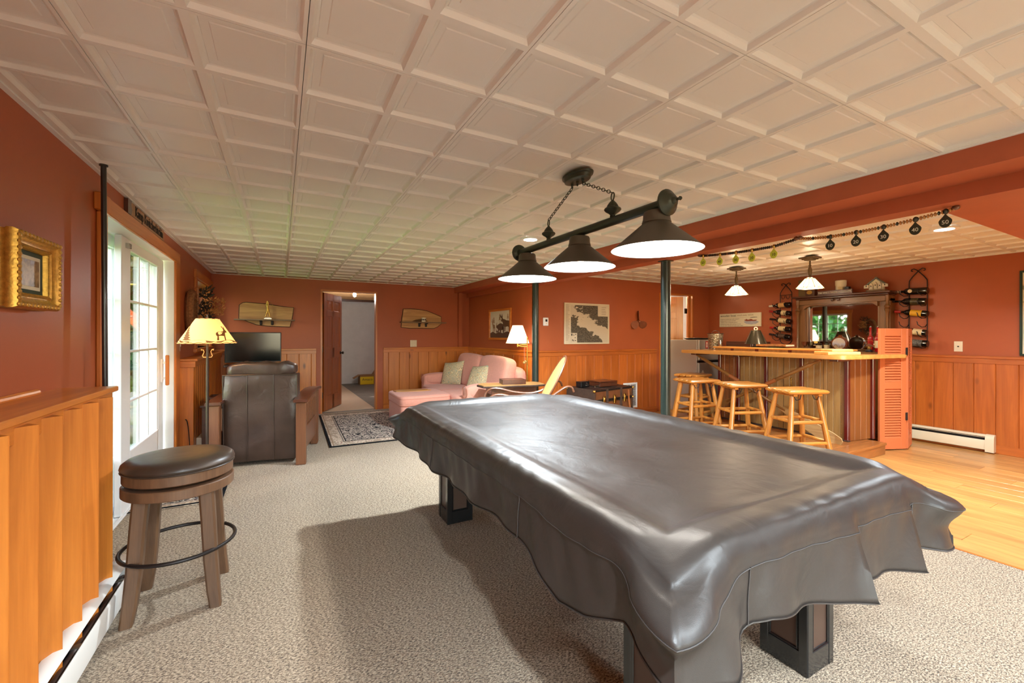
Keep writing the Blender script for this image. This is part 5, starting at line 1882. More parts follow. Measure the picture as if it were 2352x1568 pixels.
for x, y, w, h in ((-.095, .05, .05, .05), (-.045, .035, .035, .075), (.0, .04, .03, .085), (.045, .035, .032, .08), (.095, .055, .055, .045)):
    mk('bird_house', G().prism([(x - w / 2, y), (x + w / 2, y), (x + w / 2, y + h * .7), (x, y + h), (x - w / 2, y + h * .7)], .001, .022, F), M['paper'], bh, True)
    mk('bird_hole', G().lathe([(0, .0221), (.007, .0221), (.007, .0232), (0, .0232)], (0, 0, 0), 12, M=F @ Matrix.Translation((x, y + h * .5, 0))), M['ink'], bh, True)

# things on the back counter
zc = 1.0655


def bottle(prof_body, prof_neck, c, mats, cap=True):
    pass


for i, (x, y) in enumerate(((6.47, 2.572), (6.47, 2.500))):
    rb = thing('red_bottle', ('slim red bottle nearer the left behind the brass lantern', 'slim red bottle with pale label next to the louvred gate')[i], 'bottle', (x, y, zc), 0, 'red bottles on the back counter')
    mk('bottle_body', G().lathe([(0, .001), (.029, .001), (.030, .01), (.030, .17), (.024, .19), (.013, .205), (.011, .29), (.013, .295), (.013, .305), (0, .305)], (x, y, zc), 22), M['redglass'], rb, True)
    mk('stopper', G().lathe([(0, .305), (.008, .305), (.009, .318), (.005, .322), (0, .322)], (x, y, zc), 12), M['chrome'], rb, True)
    if i:
        mk('bottle_label', G().lathe([(.0302, .05), (.0308, .05), (.0308, .14), (.0302, .14)], (x, y, zc), 22, caps=False), M['wine_label'], rb, True)
ln = thing('brass_lantern', 'small brass lantern with a wire bail in front of the red bottles', 'lantern', (6.38, 2.55, zc))
mk('fuel_font', G().lathe([(0, .001), (.036, .001), (.038, .012), (.030, .028), (.018, .034), (0, .034)], (6.38, 2.55, zc), 20), M['black'], ln, True)
mk('burner', G().lathe([(.018, .034), (.020, .05), (.018, .07), (0, .07)], (6.38, 2.55, zc), 18), M['brass'], ln, True)
mk('lantern_hood', G().lathe([(0, .07), (.034, .07), (.036, .078), (.022, .092), (.006, .098), (.006, .106), (0, .108)], (6.38, 2.55, zc), 20), M['bent'], ln, True)
mk('wire_bail', G().tube([(6.38 - .02 * math.cos(a), 2.55 + .052 * math.cos(a), zc + .085 + .062 * math.sin(a)) for a in [PI * (-.15 + 1.3 * i / 20) for i in range(21)]], .002, 5), M['brass'], ln, True)
ck = thing('ceramic_canteen', 'round brown ceramic canteen painted with a landscape on the back counter', 'jug', (6.46, 2.895, zc))
Mx = Matrix.Rotation(R(-90), 4, 'Y')
mk('jug_body', G().lathe([(0, -.045), (.06, -.042), (.088, -.028), (.098, 0), (.090, .03), (.078, .04), (.075, .036), (0, .036)], (6.46, 2.895, zc + .098), 32, M=Mx), M['ceramic'], ck, True)
mk('painted_disc', G().lathe([(0, .037), (.074, .037), (.074, .040), (0, .040)], (6.46, 2.895, zc + .098), 32, M=Mx), M['painting'], ck, True)
mk('jug_neck', G().lathe([(0, .185), (.022, .185), (.020, .205), (.024, .212), (0, .212)], (6.46, 2.895, zc), 18), M['ceramic'], ck, True)
for i, (x, y, h) in enumerate(((6.50, 3.168, .135), (6.56, 3.10, .15))):
    cb2 = thing('clear_bottle', ('square shouldered clear bottle with pale label, the front one of two', 'clear bottle standing just behind the front clear bottle')[i], 'bottle', (x, y, zc), 0, 'clear bottles on the back counter')
    mk('bottle_body', G().lathe([(0, .001), (.033, .001), (.035, .006), (.035, h * .6), (.028, h * .7), (.013, h * .76), (.013, h * .95), (.016, h), (0, h)], (x, y, zc), 20), M['clear'], cb2, True)
    mk('bottle_label', G().lathe([(.0354, .015), (.036, .015), (.036, h * .5), (.0354, h * .5)], (x, y, zc), 20, caps=False), M['wine_label'], cb2, True)
    mk('bottle_stopper', G().lathe([(0, h), (.013, h), (.014, h + .02), (0, h + .022)], (x, y, zc), 14), M['clear'], cb2, True)
for i, (x, y) in enumerate(((6.47, 3.335), (6.46, 3.25))):
    gl = thing('stemmed_glass', ('amber tinted stemmed glass at the left end of the back counter', 'clear stemmed glass beside the amber one')[i], 'glass', (x, y, zc), 0, 'glasses on the back counter')
    mk('glass_bowl', G().lathe([(.006, .05), (.026, .058), (.036, .08), (.038, .115), (.037, .115), (.034, .08), (.024, .061), (.004, .054)], (x, y, zc), 22, caps=False), (M['ceramic'] if i == 0 else M['clear']), gl, True)
    mk('glass_stem', G().lathe([(0, .001), (.030, .001), (.028, .004), (.005, .008), (.005, .05), (0, .052)], (x, y, zc), 18), M['clear'], gl, True)

# things on the bar
ib = thing('ice_bucket', 'hammered zinc ice bucket standing on the left end of the bar top', 'bucket', (5.60, 4.10, 1.0625))
c = (5.60, 4.10, 1.0625)
mk('bucket_body', G().lathe([(0, .0005), (.082, .0005), (.085, .004), (.106, .225), (.110, .228), (.110, .235), (.104, .235), (.080, .01), (0, .01)], c, 36), M['zinc'], ib, True)
mk('rim_band', G().tube([(c[0] + .109 * math.cos(2 * PI * i / 36), c[1] + .109 * math.sin(2 * PI * i / 36), c[2] + .231) for i in range(36)], .004, 6, closed=True), M['copper'], ib, True)
mk('bail_handle', G().tube([(c[0] + .075 * math.cos(a) * .72, c[1] + .105 * math.cos(a), c[2] + .225 + .05 * math.sin(a)) for a in [PI * i / 18 for i in range(19)]], .004, 6), M['chrome'], ib, True)
isc = thing('ice_scoop', 'small metal ice scoop hanging from the right side of the ice bucket', 'scoop', (5.53, 3.98, 1.09))
mk('scoop_handle', G().tube([(5.535, 3.985, 1.285), (5.525, 3.975, 1.25), (5.52, 3.97, 1.20)], .005, 8), M['chrome'], isc, True)
mk('scoop_bowl', sbox((5.52, 3.965, 1.155), (.020, .024, .05), .7), M['chrome'], isc, True)
cl = thing('cone_shade_lamp', 'dark green cone shade lamp with pale ring finial on the bar ledge', 'lamp', (5.56, 3.47, 1.1125))
c = (5.56, 3.47, 1.1125)
mk('lamp_base', G().lathe([(0, .0005), (.05, .0005), (.052, .008), (.02, .014), (.012, .05), (.012, .2), (0, .2)], c, 24), M['chrome'], cl, True)
mk('cone_shade', G().lathe([(.138, .042), (.058, .222), (.0, .224), (.0, .219), (.055, .218), (.135, .043)], c, 44, caps=False), plain('dark_olive_enamel', (38, 36, 26), .22, coat=.6), cl, True)
fr_ = [(c[0] - .4 * .019 * math.cos(a), c[1] + .9 * .019 * math.cos(a), c[2] + .243 + .019 * math.sin(a)) for a in [2 * PI * i / 22 for i in range(22)]]
mk('ring_finial', G().tube(fr_, .0065, 8, closed=True), M['cream'], cl, True)
gp = thing('glass_platter', 'green tinted glass platter on the bar ledge beside the cone lamp', 'platter', (5.56, 3.20, 1.1125))
mk('platter_dish', G().lathe([(0, .0005), (.08, .0005), (.13, .014), (.132, .017), (.08, .006), (0, .006)], (5.56, 3.20, 1.1125), 32), glass('green_platter_glass', (150, 176, 130), 2.0), gp, True)
bkk = thing('picture_book', 'oblong picture book lying across the green glass platter', 'book', (5.56, 3.22, 1.13))
Mx = Matrix.Translation((5.57, 3.22, 1.1303)) @ Matrix.Rotation(R(4), 4, 'Z')
mk('pages', G().box(-.10, .115, -.172, .172, .002, .022, M=Mx), M['cream'], bkk, True)
mk('book_cover', G().box(-.118, .12, -.178, .178, .0, .002, M=Mx).box(-.118, .12, -.178, .178, .022, .0245, M=Mx).box(-.120, -.112, -.178, .178, .0, .0245, M=Mx), plain('printed_spine', (150, 96, 50), .5, var=.5, vs=30), bkk, True)
for nm, lab, z, L, W, t, rz in (('cutting_board', 'thick pale cutting board on the right end of the bar top', 1.0625, .36, .20, .034, 5), ('cutting_board', 'smaller pale cutting board stacked on the thick one', 1.0968, .245, .15, .026, 8)):
    Mx = Matrix.Translation((5.23, 2.375, z)) @ Matrix.Rotation(R(90 + 60 + rz), 4, 'Z')
    solo(nm, G().box(-L / 2, L / 2, -W / 2, W / 2, .0003, t, b=.005, M=Mx), wood('pale_maple_board', (214, 164, 88), (240, 200, 128), 'X', rough=.5, tint=.03, coat=0), lab, 'cutting board', 'pale cutting boards on the bar')

# ------------------------------------------------------------------ pendants over the bar
M['lead'] = plain('lead_came', (92, 66, 34), .5, metal=.4)
M['pend'] = plain('bronze_pendant', (92, 70, 42), .45, metal=.5)
for k, (y, lab) in enumerate(((3.525, 'stained glass pendant lamp over the far end of the bar'), (2.642, 'stained glass pendant lamp over the near end of the bar'))):
    x = 5.23
    pd = thing('pendant_lamp', lab, 'pendant lamp', (x, y, CZ), 0, 'stained glass pendants over the bar')
    mk('ceiling_plate', G().box(x - .082, x + .082, y - .082, y + .082, CZ - .016, CZ, b=.003).box(x - .06, x + .06, y - .06, y + .06, CZ - .028, CZ - .016, b=.003).box(x - .042, x + .042, y - .042, y + .042, CZ - .038, CZ - .028, b=.003), M['pend'], pd, True)
    mk('stem', G().lathe([(.008, CZ - .038), (.008, 2.06), (.014, 2.056), (.014, 2.048), (.009, 2.044), (.014, 2.03), (.021, 2.005), (.019, 1.97), (.013, 1.94), (.020, 1.930), (.018, 1.924), (0, 1.922)], (x, y, 0), 16), M['pend'], pd, True)
    mk('gallery', G().lathe([(.0, 1.925), (.03, 1.922), (.034, 1.916), (.05, 1.910), (.05, 1.905), (0, 1.905)], (x, y, 0), 20), M['pend'], pd, True)
    a0, a1, zb_, zt_ = .101, .036, 1.795, 1.906
    for q in range(4):
        Rz = Matrix.Translation((x, y, 0)) @ Matrix.Rotation(R(90 * q), 4, 'Z')
        P = lambda s, h, o=0: Rz @ Vector((s * (a0 + (a1 - a0) * h), -(a0 + (a1 - a0) * h) - o, zb_ + (zt_ - zb_) * h))
        gp_ = G().add([P(-1, 0), P(1, 0), P(1, 1), P(-1, 1), P(-1, 0, -.004), P(1, 0, -.004), P(1, 1, -.004), P(-1, 1, -.004)], [(0, 1, 2, 3), (7, 6, 5, 4), (0, 4, 5, 1), (1, 5, 6, 2), (2, 6, 7, 3), (3, 7, 4, 0)])
        pn = mk('glass_panel', gp_, M['stained'], pd, True)
        ld = G()
        ld.tube([P(-1, 0, .001), P(-1, 1, .001)], .003, 5).tube([P(-1, 0, .001), P(1, 0, .001)], .003, 5).tube([P(-1, .13, .001), P(1, .13, .001)], .0018, 5)
        for s in (-1, 1):
            ld.tube([P(s * .10, .0, .001), P(s * .34, .3, .001), P(s * .42, .6, .001), P(s * .30, 1, .001)], .002, 5)
        mk('lead_line', ld, M['lead'], pn, True)
    mk('bulb', G().ell((x, y, 1.845), (.025, .025, .032)), M['bulb'], pd, True)

# ------------------------------------------------------------------ recessed lamps
CANS = [(2.03, 3.405, 1), (4.835, 1.42, 1), (.35, -.35, 0), (1.75, -.75, 0), (.35, -2.1, 0), (1.75, -2.1, 0), (4.6, -.9, 0)]  # those not seen are added behind the viewer to raise the ambient light
for x, y, seen in CANS:
    cn = thing('recessed_light', {2.03: 'round recessed lamp in the ceiling behind the billiard lamp', 4.835: 'round recessed lamp in the bar ceiling'}.get(x, 'added unseen recessed lamp in the ceiling behind the viewer'), 'ceiling light', (x, y, CZ), 0, None if seen else 'added recessed lamps behind the viewer')
    mk('trim_ring', G().lathe([(.062, -.002), (.088, -.004), (.092, -.001), (.092, .012), (.062, .012)], (x, y, CZ), 40, caps=False), M['white'], cn, True)
    mk('lamp_lens', G().lathe([(0, -.001), (.064, -.002), (.064, .004), (0, .004)], (x, y, CZ), 32), M['can'], cn, True)

# ------------------------------------------------------------------ posts
for x, y, lab, zt_ in ((3.155, 2.83, 'dark green round steel post under the beam at the bar', 1.958), (3.02, 4.93, 'dark green round steel post under the beam by the corner of the nook', 2.04)):
    pp = thing('support_post', lab, 'post', (x, y, 0), 0, 'green steel posts under the beam')
    mk('post_shaft', G().cyl((x, y, .006), (x, y, zt_ - .006), .0445, n=32), M['post'], pp, True)
    mk('base_plate', G().box(x - .075, x + .075, y - .075, y + .075, 0, .008, b=.002), M['post'], pp, True)
    mk('top_plate', G().box(x - .05, x + .05, y - .05, y + .05, zt_ - .008, zt_, b=.002), M['post'], pp, True)
pq = thing('dark_pipe', 'slim black pipe running from floor to ceiling beside the sliding door', 'pipe', (-.815, 2.976, 0))
mk('pipe', G().cyl((-.80, 2.976, 0), (-.815, 2.976, CZ), .0118, n=18), M['pole'], pq, True)
mk('ceiling_flange', G().cyl((-.815, 2.976, CZ - .008), (-.815, 2.976, CZ), .018, n=18), M['pole'], pq, True)

# ------------------------------------------------------------------ baseboard heaters


def heater(name, label, F, L, mat, pipe=True, caps=(1, 1)):
    """x along the wall, y up, z out of the wall"""
    h = thing(name, label, 'heater', F @ Vector((L / 2, 0, 0)))
    P = F @ Matrix(((0, 0, 1, 0), (1, 0, 0, 0), (0, 1, 0, 0), (0, 0, 0, 1)))     # (a: up, b: out) extruded along x
    mk('back_plate', G().prism([(.02, .0), (.19, .0), (.19, .006), (.02, .006)], 0, L, P), mat, h, True)
    mk('hood', G().prism([(.19, 0), (.196, .02), (.190, .040), (.176, .052), (.172, .050), (.184, .038), (.189, .02), (.184, .0)], 0, L, P), mat, h, True)
    mk('front_panel', G().prism([(.035, .060), (.128, .064), (.138, .058), (.136, .055), (.127, .060), (.035, .056)], 0, L, P), mat, h, True)
    mk('damper', G().prism([(.158, .020), (.166, .044), (.163, .045), (.155, .021)], 0, L, P), mat, h, True)
    mk('dark_inside', G().prism([(.03, .007), (.185, .007), (.185, .012), (.03, .012)], 0, L, P), M['dark_slot'], h, True)
    mk('heating_pipe', G().cyl(F @ Vector((.02, .118, .038)), F @ Vector((L - .02, .118, .038)), .012, n=12), M['copper'], h, True)
    brk = G()
    n_ = max(2, int(L / .45))
    for i in range(n_):
        x = .12 + (L - .24) * i / (n_ - 1)
        brk.box(x - .015, x + .015, .125, .135, .02, .058, b=.002, M=F)
    mk('bracket', brk, M['chrome'], h, True)['kind'] = 'stuff'
    for e, x in ((caps[0], 0), (caps[1], L)):
        if e:
            a, b = (x - .012, x + .055) if x == 0 else (x - .055, x + .012)
            prof = [(.012, 0), (.198, 0), (.2, .02), (.194, .042), (.18, .058), (.15, .068), (.012, .068)]
            mk('end_cap', G().prism(prof, a, b, P), mat, h, True)
    return h


heater('baseboard_heater', 'long white baseboard heater below the pine ledge nearest the viewer', frame((-.690, 2.70, 0), (0, -1, 0), (0, 0, 1)) @ Matrix(((1, 0, 0, 0), (0, 1, 0, 0), (0, 0, -1, 0), (0, 0, 0, 1))), 5.9, M['heater'], caps=(1, 0))
heater('baseboard_heater', 'white baseboard heater below the pine ledge behind the recliner', WL(-.762, 5.42, 0), 1.95, M['heater'])
heater('baseboard_heater', 'cream baseboard heater on the wall right of the louvred gate', WR(XR - .0205, 3.95, 0), 2.36, M['heater_tan'])

# ------------------------------------------------------------------ wall pieces
# gilt framed picture
F = WL(XL, 2.34, 1.50)
w, h = .172, .142
gf = thing('gilt_picture', 'small landscape in an ornate gilt frame on the left wall', 'picture', (XL, 2.34, 1.50))
g = G()
rings = []
for ins, d in ((0, .002), (0, .014), (.004, .018), (.004, .028), (0, .034), (.0, .050), (.006, .062), (.016, .066), (.022, .060), (.034, .048), (.044, .046), (.050, .050), (.054, .046), (.058, .034), (.060, .030), (.06, .002)):
    rings.append([F @ Vector((sx * (w - ins), sy * (h - ins), d)) for sx, sy in ((-1, -1), (1, -1), (1, 1), (-1, 1))])
fr = mk('gilt_frame', g.ring(rings, caps=False), M['gold'], gf, True)
orn = G()
for i in range(46):
    t = i / 46
    P4 = [(-1, -1), (1, -1), (1, 1), (-1, 1)]
    k = int(t * 4)
    u = t * 4 - k
    a, b = P4[k], P4[(k + 1) % 4]
    px, py = (a[0] + (b[0] - a[0]) * u) * (w - .012), (a[1] + (b[1] - a[1]) * u) * (h - .012)
    orn.ell(F @ Vector((px, py, .063)), (.006, .011 if k % 2 else .013, .009), 8, 5)
mk('gilt_scroll', orn, M['gold'], fr, True)
bd = G()
for i in range(120):
    t = i / 120
    k = int(t * 4)
    u = t * 4 - k
    a, b = P4[k], P4[(k + 1) % 4]
    bd.ell(F @ Vector(((a[0] + (b[0] - a[0]) * u) * (w - .056), (a[1] + (b[1] - a[1]) * u) * (h - .056), .043)), .0026, 6, 4)
mk('gilt_beading', bd, M['gold'], fr, True)['kind'] = 'stuff'
mk('green_mat', G().box(-w + .06, w - .06, -h + .06, h - .06, .020, .026, M=F), plain('green_mat_board', (62, 76, 62), .7), gf, True)
mk('white_mat', G().box(-w + .082, w - .084, -h + .076, h - .078, .026, .0275, M=F), M['cream'], gf, True)
pc = mk('print', G().box(-.078, .076, -.001, .0, -.052, .05), M['painting'], gf)
pc.matrix_basis = Matrix.Translation((.0278, 0, 0)) @ Matrix.Rotation(R(90), 4, 'Z')

# camp sign
ks = thing('camp_sign', 'rough wooden camp sign with dark lettering above the sliding door', 'sign', (XL, 4.07, 2.04))
F = WL(XL, 4.07, 2.088)
mk('sign_board', G().box(-.47, .49, -.046, .046, .0005, .018, b=.003, M=F), plain('sanded_sign_board', (168, 132, 104), .7, var=.15, vs=20), ks, True)
mk('dark_end', G().prism([(-.49, -.046), (-.42, -.046), (-.40, -.01), (-.425, .02), (-.41, .046), (-.49, .046)], .0006, .022, F), M['dkwood'], ks, True)
mk('lettering', text_geo('Kamp Kwitcherbitchin', .098, .003, F @ Matrix.Translation((.055, 0, .018)), sx=.86), M['ink'], ks, True)

# switches, plates, thermostat
def plate(name, label, cat, F, w, h, mat, toggles):
    o = thing(name, label, cat, F.translation)
    mk('face_plate', G().box(-w / 2, w / 2, -h / 2, h / 2, .0005, .006, b=.002, M=F), mat, o, True)
    for x in toggles:
        mk('toggle', G().box(x - .005, x + .005, -.012, .012, .006, .016, b=.002, M=F), mat, o, True)
        mk('plate_screw', G().cyl(F @ Vector((x, h * .36, .006)), F @ Vector((x, h * .36, .0072)), .003, n=8).cyl(F @ Vector((x, -h * .36, .006)), F @ Vector((x, -h * .36, .0072)), .003, n=8), M['chrome'], o, True)
    return o


plate('light_switch', 'cream double light switch on the far wall right of the open door', 'switch', WY(2.062, YF, 1.113), .118, .118, M['offwhite'], (-.023, .023))
plate('light_switch', 'white light switch on the left wall just past the sliding door', 'switch', WL(XL, 5.27, 1.155), .072, .118, M['white'], (0,))
cbl = plate('cable_plate', 'cream wall plate with a cable socket right of the wine rack', 'plate', WR(XR, 1.876, 1.146), .072, .116, M['offwhite'], ())
F = WR(XR, 1.876, 1.146)
mk('coax_socket', G().lathe([(.0035, .006), (.007, .006), (.007, .014), (.0035, .014)], (0, 0, 0), 12, M=F), M['ink'], cbl, True)
th_ = thing('thermostat', 'white digital thermostat left of the framed map', 'thermostat', (3.30, YF2, 1.455))
F = WY(3.30, YF2, 1.455)
mk('thermostat_body', G().box(-.042, .042, -.058, .058, .0005, .024, b=.006, M=F), M['white'], th_, True)
mk('display', G().box(-.012, .022, .0, .034, .024, .0248, M=F), M['ink'], th_, True)
mk('thermostat_button', G().box(-.004, .012, -.035, -.012, .024, .0255, b=.001, M=F), M['offwhite'], th_, True)

# lake map
mp_ = thing('lake_map', 'black and white lake map in a thin white frame', 'map', (4.04, YF2, 1.437))
F = WY(4.04, YF2, 1.437)
w, h = .42, .302
mk('map_frame', G().box(-w, w, -h, -h + .012, .0005, .022, b=.002, M=F).box(-w, w, h - .012, h, .0005, .022, b=.002, M=F).box(-w, -w + .012, -h + .012, h - .012, .0005, .022, b=.002, M=F).box(w - .012, w, -h + .012, h - .012, .0005, .022, b=.002, M=F), M['cream'], mp_, True)
mk('map_margin', G().box(-w + .01, w - .01, -h + .01, h - .01, .001, .012, M=F), M['paper'], mp_, True)
ms = mk('map_sheet', G().box(-.30, .395, -.0135, -.0125, -.28, .272), M['map'], mp_)
mk('map_legend', G().box(.20, .395, .115, .285, .0136, .0146, M=F), M['paper'], mp_, True)
mk('map_inset', G().box(-.30, -.19, -.28, -.14, .0136, .0142, M=F), M['paper'], mp_, True)
blots = G()
for x, y, a, b in ((-.285, -.165, .02, .03), (-.25, -.17, .014, .012), (-.215, -.16, .018, .012), (-.225, -.21, .016, .012), (-.275, -.245, .012, .026), (-.252, -.25, .01, .024), (-.22, -.25, .018, .012)):
    blots.box(x - a / 2, x + a / 2, y - b / 2, y + b / 2, .0142, .0148, M=F)
mk('inset_blot', blots, M['ink'], mp_, True)
tx = G()
r2 = random.Random(3)
for i in range(26):
    y = .27 - i * .0205
    tx.box(-.395, -.395 + r2.uniform(.045, .075), y - .0025, y + .0025, .0121, .0126, M=F)
for i in range(5):
    y = .25 - i * .026
    tx.box(.27, .27 + r2.uniform(.05, .10), y - .003, y + .003, .0147, .0152, M=F)
mk('map_notes', tx, plain('faint_print', (150, 136, 116), .7), mp_, True)['kind'] = 'stuff'

# boat propeller
pr = thing('boat_propeller', 'three bladed bronze boat propeller hung beside the lake map', 'propeller', (5.075, YF2, 1.487))
F = WY(5.075, YF2, 1.487)
M['prop'] = plain('weathered_bronze', (150, 92, 66), .5, metal=.55, var=.2, vs=12)
mk('hub', G().lathe([(0, .001), (.026, .001), (.026, .03), (.020, .05), (.008, .055), (0, .055)], (0, 0, 0), 20, M=F), M['prop'], pr, True)
for a in (95, 95 + 120, 95 + 240):
    Rb = F @ Matrix.Rotation(R(a), 4, 'Z') @ Matrix.Translation((.02, 0, .028)) @ Matrix.Rotation(R(24 if a != 95 else 50), 4, 'X')
    out = [(0, -.018), (.03, -.052), (.07, -.072), (.115, -.068), (.148, -.035), (.155, .0), (.146, .03), (.11, .052), (.06, .05), (.02, .03), (0, .018)]
    mk('blade', G().prism(out, -.003, .003, Rb), M['prop'], pr, True)

# animal print in the nook
ap = thing('animal_print', 'pine framed print of a bear, moose and deer in the sofa nook', 'picture', (XW2, 6.175, 1.437))
F = WR(XW2, 6.175, 1.437)
w, h = .395, .25
g = G()
for b in ((-w, w, -h, -h + .035), (-w, w, h - .035, h), (-w, -w + .045, -h + .035, h - .035), (w - .045, w, -h + .035, h - .035)):
    g.box(b[0], b[1], b[2], b[3], .0005, .026, b=.004, M=F)
mk('picture_frame', g, M['pineY'], ap, True)
mk('print_sheet', G().box(-w + .04, w - .04, -h + .03, h - .03, .001, .010, M=F), plain('pale_grey_sheet', (214, 206, 192), .6), ap, True)
M['brn'] = plain('brown_print', (92, 64, 50), .7)
M['brn2'] = plain('tan_print', (150, 116, 88), .7)
L0 = .0102


def flat(name, poly, m_, dx, dy, s, parent=ap, Fr=None, d=.0008, z=L0):
    return mk(name, G().prism([(x * s + dx, y * s + dy) for x, y in poly], z, z + d, Fr or F), m_, parent, True)


flat('ground', [(-.35, -.215), (.35, -.215), (.35, -.125), (.25, -.115), (.1, -.14), (-.02, -.125), (-.15, -.145), (-.25, -.115), (-.35, -.14)], M['brn'], 0, 0, 1)
bear = [(-.5, .28), (-.42, .38), (-.30, .40), (-.22, .45), (.05, .50), (.32, .44), (.42, .25), (.42, 0), (.38, -.02), (.30, 0), (.28, .14), (.10, .12), (.08, -.02), (-.02, -.02), (-.06, 0), (-.08, .14), (-.16, .10), (-.18, -.02), (-.28, -.02), (-.28, .18), (-.38, .22)]
flat('bear', bear, M['brn'], .02, -.13, .30)
mooseP = [(-.52, .62), (-.44, .70), (-.62, .82), (-.60, .96), (-.50, .80), (-.46, .98), (-.40, .80), (-.30, .98), (-.34, .74), (-.26, .68), (-.10, .66), (.10, .60), (.40, .58), (.48, .44), (.46, .02), (.38, .02), (.36, .24), (.26, .28), (.0, .26), (-.04, .02), (-.12, .02), (-.12, .26), (-.20, .30), (-.24, .02), (-.30, .02), (-.28, .42), (-.36, .54), (-.48, .54)]
flat('moose', mooseP, M['brn'], .20, -.12, .30)
deerP = [(-.20, .72), (-.14, .78), (-.16, .95), (-.10, .82), (-.04, .92), (-.06, .76), (-.02, .62), (.06, .50), (.28, .48), (.34, .30), (.32, .0), (.27, .0), (.24, .24), (.08, .24), (.06, .0), (.0, .0), (.0, .28), (-.06, .46), (-.12, .62)]
flat('deer', deerP, M['brn2'], -.25, -.12, .24)
flat('rabbit', [(-.5, 0), (-.4, .5), (-.3, .9), (-.2, .5), (.1, .5), (.5, .3), (.5, 0)], M['brn'], -.10, -.13, .06)
for x, y, s in ((-.22, .02, .11), (-.11, -.045, .08), (.0, .06, .12), (.28, .08, .09)):
    flat('print_tree', [(-.4, 0), (-.15, .30), (-.28, .34), (-.08, .62), (-.16, .66), (0, 1.0), (.16, .66), (.08, .62), (.28, .34), (.15, .30), (.4, 0), (.08, .12), (.03, .1), (.03, -1.2), (-.03, -1.2), (-.03, .1), (-.08, .12)], M['brn2'], x, y, s, z=L0 - .0004)

# wooden boat plaque
bp = thing('boat_plaque', 'long cream plaque about a wooden boat on the wall behind the bar', 'sign', (XR, 4.515, 1.528))
F = WR(XR, 4.515, 1.528)
w, h = .368, .113
mk('plaque_board', G().box(-w, w, -h, h, .0005, .024, b=.002, M=F), M['cream'], bp, True)
mk('heading', text_geo('wooden boat', .054, .001, F @ Matrix.Translation((-w + .02, .075, .0242)), 'LEFT'), M['ink'], bp, True)
mk('heading_note', text_geo("(wood'n boht)  NOUN", .030, .001, F @ Matrix.Translation((-w + .33, .076, .0242)), 'LEFT'), plain('tan_ink', (150, 110, 60), .7), bp, True)
mk('rule_line', G().box(-w + .10, .18, .040, .0415, .0242, .0248, M=F), M['brn2'], bp, True)
for i, s in enumerate(('a vessel of a wooden type mostly consists of', 'building material to launch and water', 'a different means of continually made of', 'traditional and people while spending out to sea', 'the nature often cultivated and ancient, built on lakes')):
    mk('text_line', text_geo(s, .0235, .0006, F @ Matrix.Translation((-w + .02, .018 - i * .0285, .0242)), 'LEFT', .82), M['brn'], bp, True)
mk('boat_water', G().prism([(-.11, -.035), (-.08, -.02), (.1, -.015), (.15, -.04), (.10, -.07), (.02, -.08), (-.07, -.065)], .0242, .0247, F @ Matrix.Translation((.19, 0, 0))), plain('water_wash', (176, 176, 186), .7, var=.15, vs=30), bp, True)
mk('boat_hull', G().prism([(-.10, .0), (-.095, -.012), (-.06, -.024), (.09, -.024), (.12, -.004), (.05, -.006), (.03, .008), (.0, .010), (-.02, .0), (-.05, .004), (-.07, .016), (-.075, .0)], .0248, .0254, F @ Matrix.Translation((.19, 0, 0))), plain('boat_print_brown', (150, 72, 40), .6), bp, True)
mk('shore_line', G().prism([(.0, .032), (.12, .034), (.12, .040), (.06, .043), (.0, .038)], .0242, .0248, F @ Matrix.Translation((.19, 0, 0))), M['olive'], bp, True)

# tall framed chart cut by the right edge of the view
fc = thing('framed_chart', 'pale chart in a dark green frame at the right edge of the view', 'picture', (XR, 1.06, 1.50))
F = WR(XR, 1.06, 1.503)
w, h = .354, .443
g = G()
for b in ((-w, w, -h, -h + .02), (-w, w, h - .02, h), (-w, -w + .02, -h + .02, h - .02), (w - .02, w, -h + .02, h - .02)):
    g.box(b[0], b[1], b[2], b[3], .0005, .022, b=.003, M=F)
mk('picture_frame', g, plain('dark_green_frame', (30, 52, 38), .3), fc, True)
cs_ = mk('chart_sheet', G().box(.0, .010, -.335, .335, -.425, .425), M['chart'], fc)
cs_.location = (-.012, 0, .003)

# live edge shelves on the far wall
def slab(name, label, poly, sh, zsh, x0, brs):
    o = thing(name, label, 'shelf', (x0, YF, zsh))
    F = WY(0, YF, 0)
    mk('slab', G().prism(poly, .0005, .028, F), M['slab_wood'], o, True)
    mk('bark_edge', G().tube([F @ Vector((a, b, .016)) for a, b in poly[:]], .011, 6, closed=True), M['bark'], o, True)
    mk('shelf_board', G().box(sh[0], sh[1], zsh - .018, zsh, .028, .135, b=.003, M=F), M['grey_wood'], o, True)
    for x in brs:
        mk('shelf_bracket', G().box(x - .018, x + .018, zsh - .085, zsh - .018, .028, .055, b=.008, M=F).box(x - .018, x + .018, zsh - .032, zsh - .018, .028, .115, b=.004, M=F), M['iron'], o, True)
    return o


slab('live_edge_shelf', 'live edge wooden wall shelf carrying a golfer above the television',
     [(-.541, 1.50), (-.536, 1.70), (-.50, 1.728), (-.455, 1.738), (-.38, 1.733), (-.2, 1.722), (-.05, 1.70), (.03, 1.688), (.172, 1.680), (.150, 1.52), (.121, 1.387), (-.02, 1.392), (-.18, 1.398), (-.32, 1.415), (-.42, 1.455), (-.46, 1.475)], (-.60, .19), 1.492, -.2, (-.262, -.115))
slab('live_edge_shelf', 'live edge wooden wall shelf carrying a small cup right of the open door',
     [(1.842, 1.40), (1.858, 1.56), (1.879, 1.712), (2.0, 1.718), (2.16, 1.708), (2.30, 1.69), (2.42, 1.645), (2.56, 1.590), (2.565, 1.474), (2.50, 1.42), (2.423, 1.384), (2.2, 1.388), (2.0, 1.384)], (1.815, 2.625), 1.492, 2.2, (2.155, 2.275))
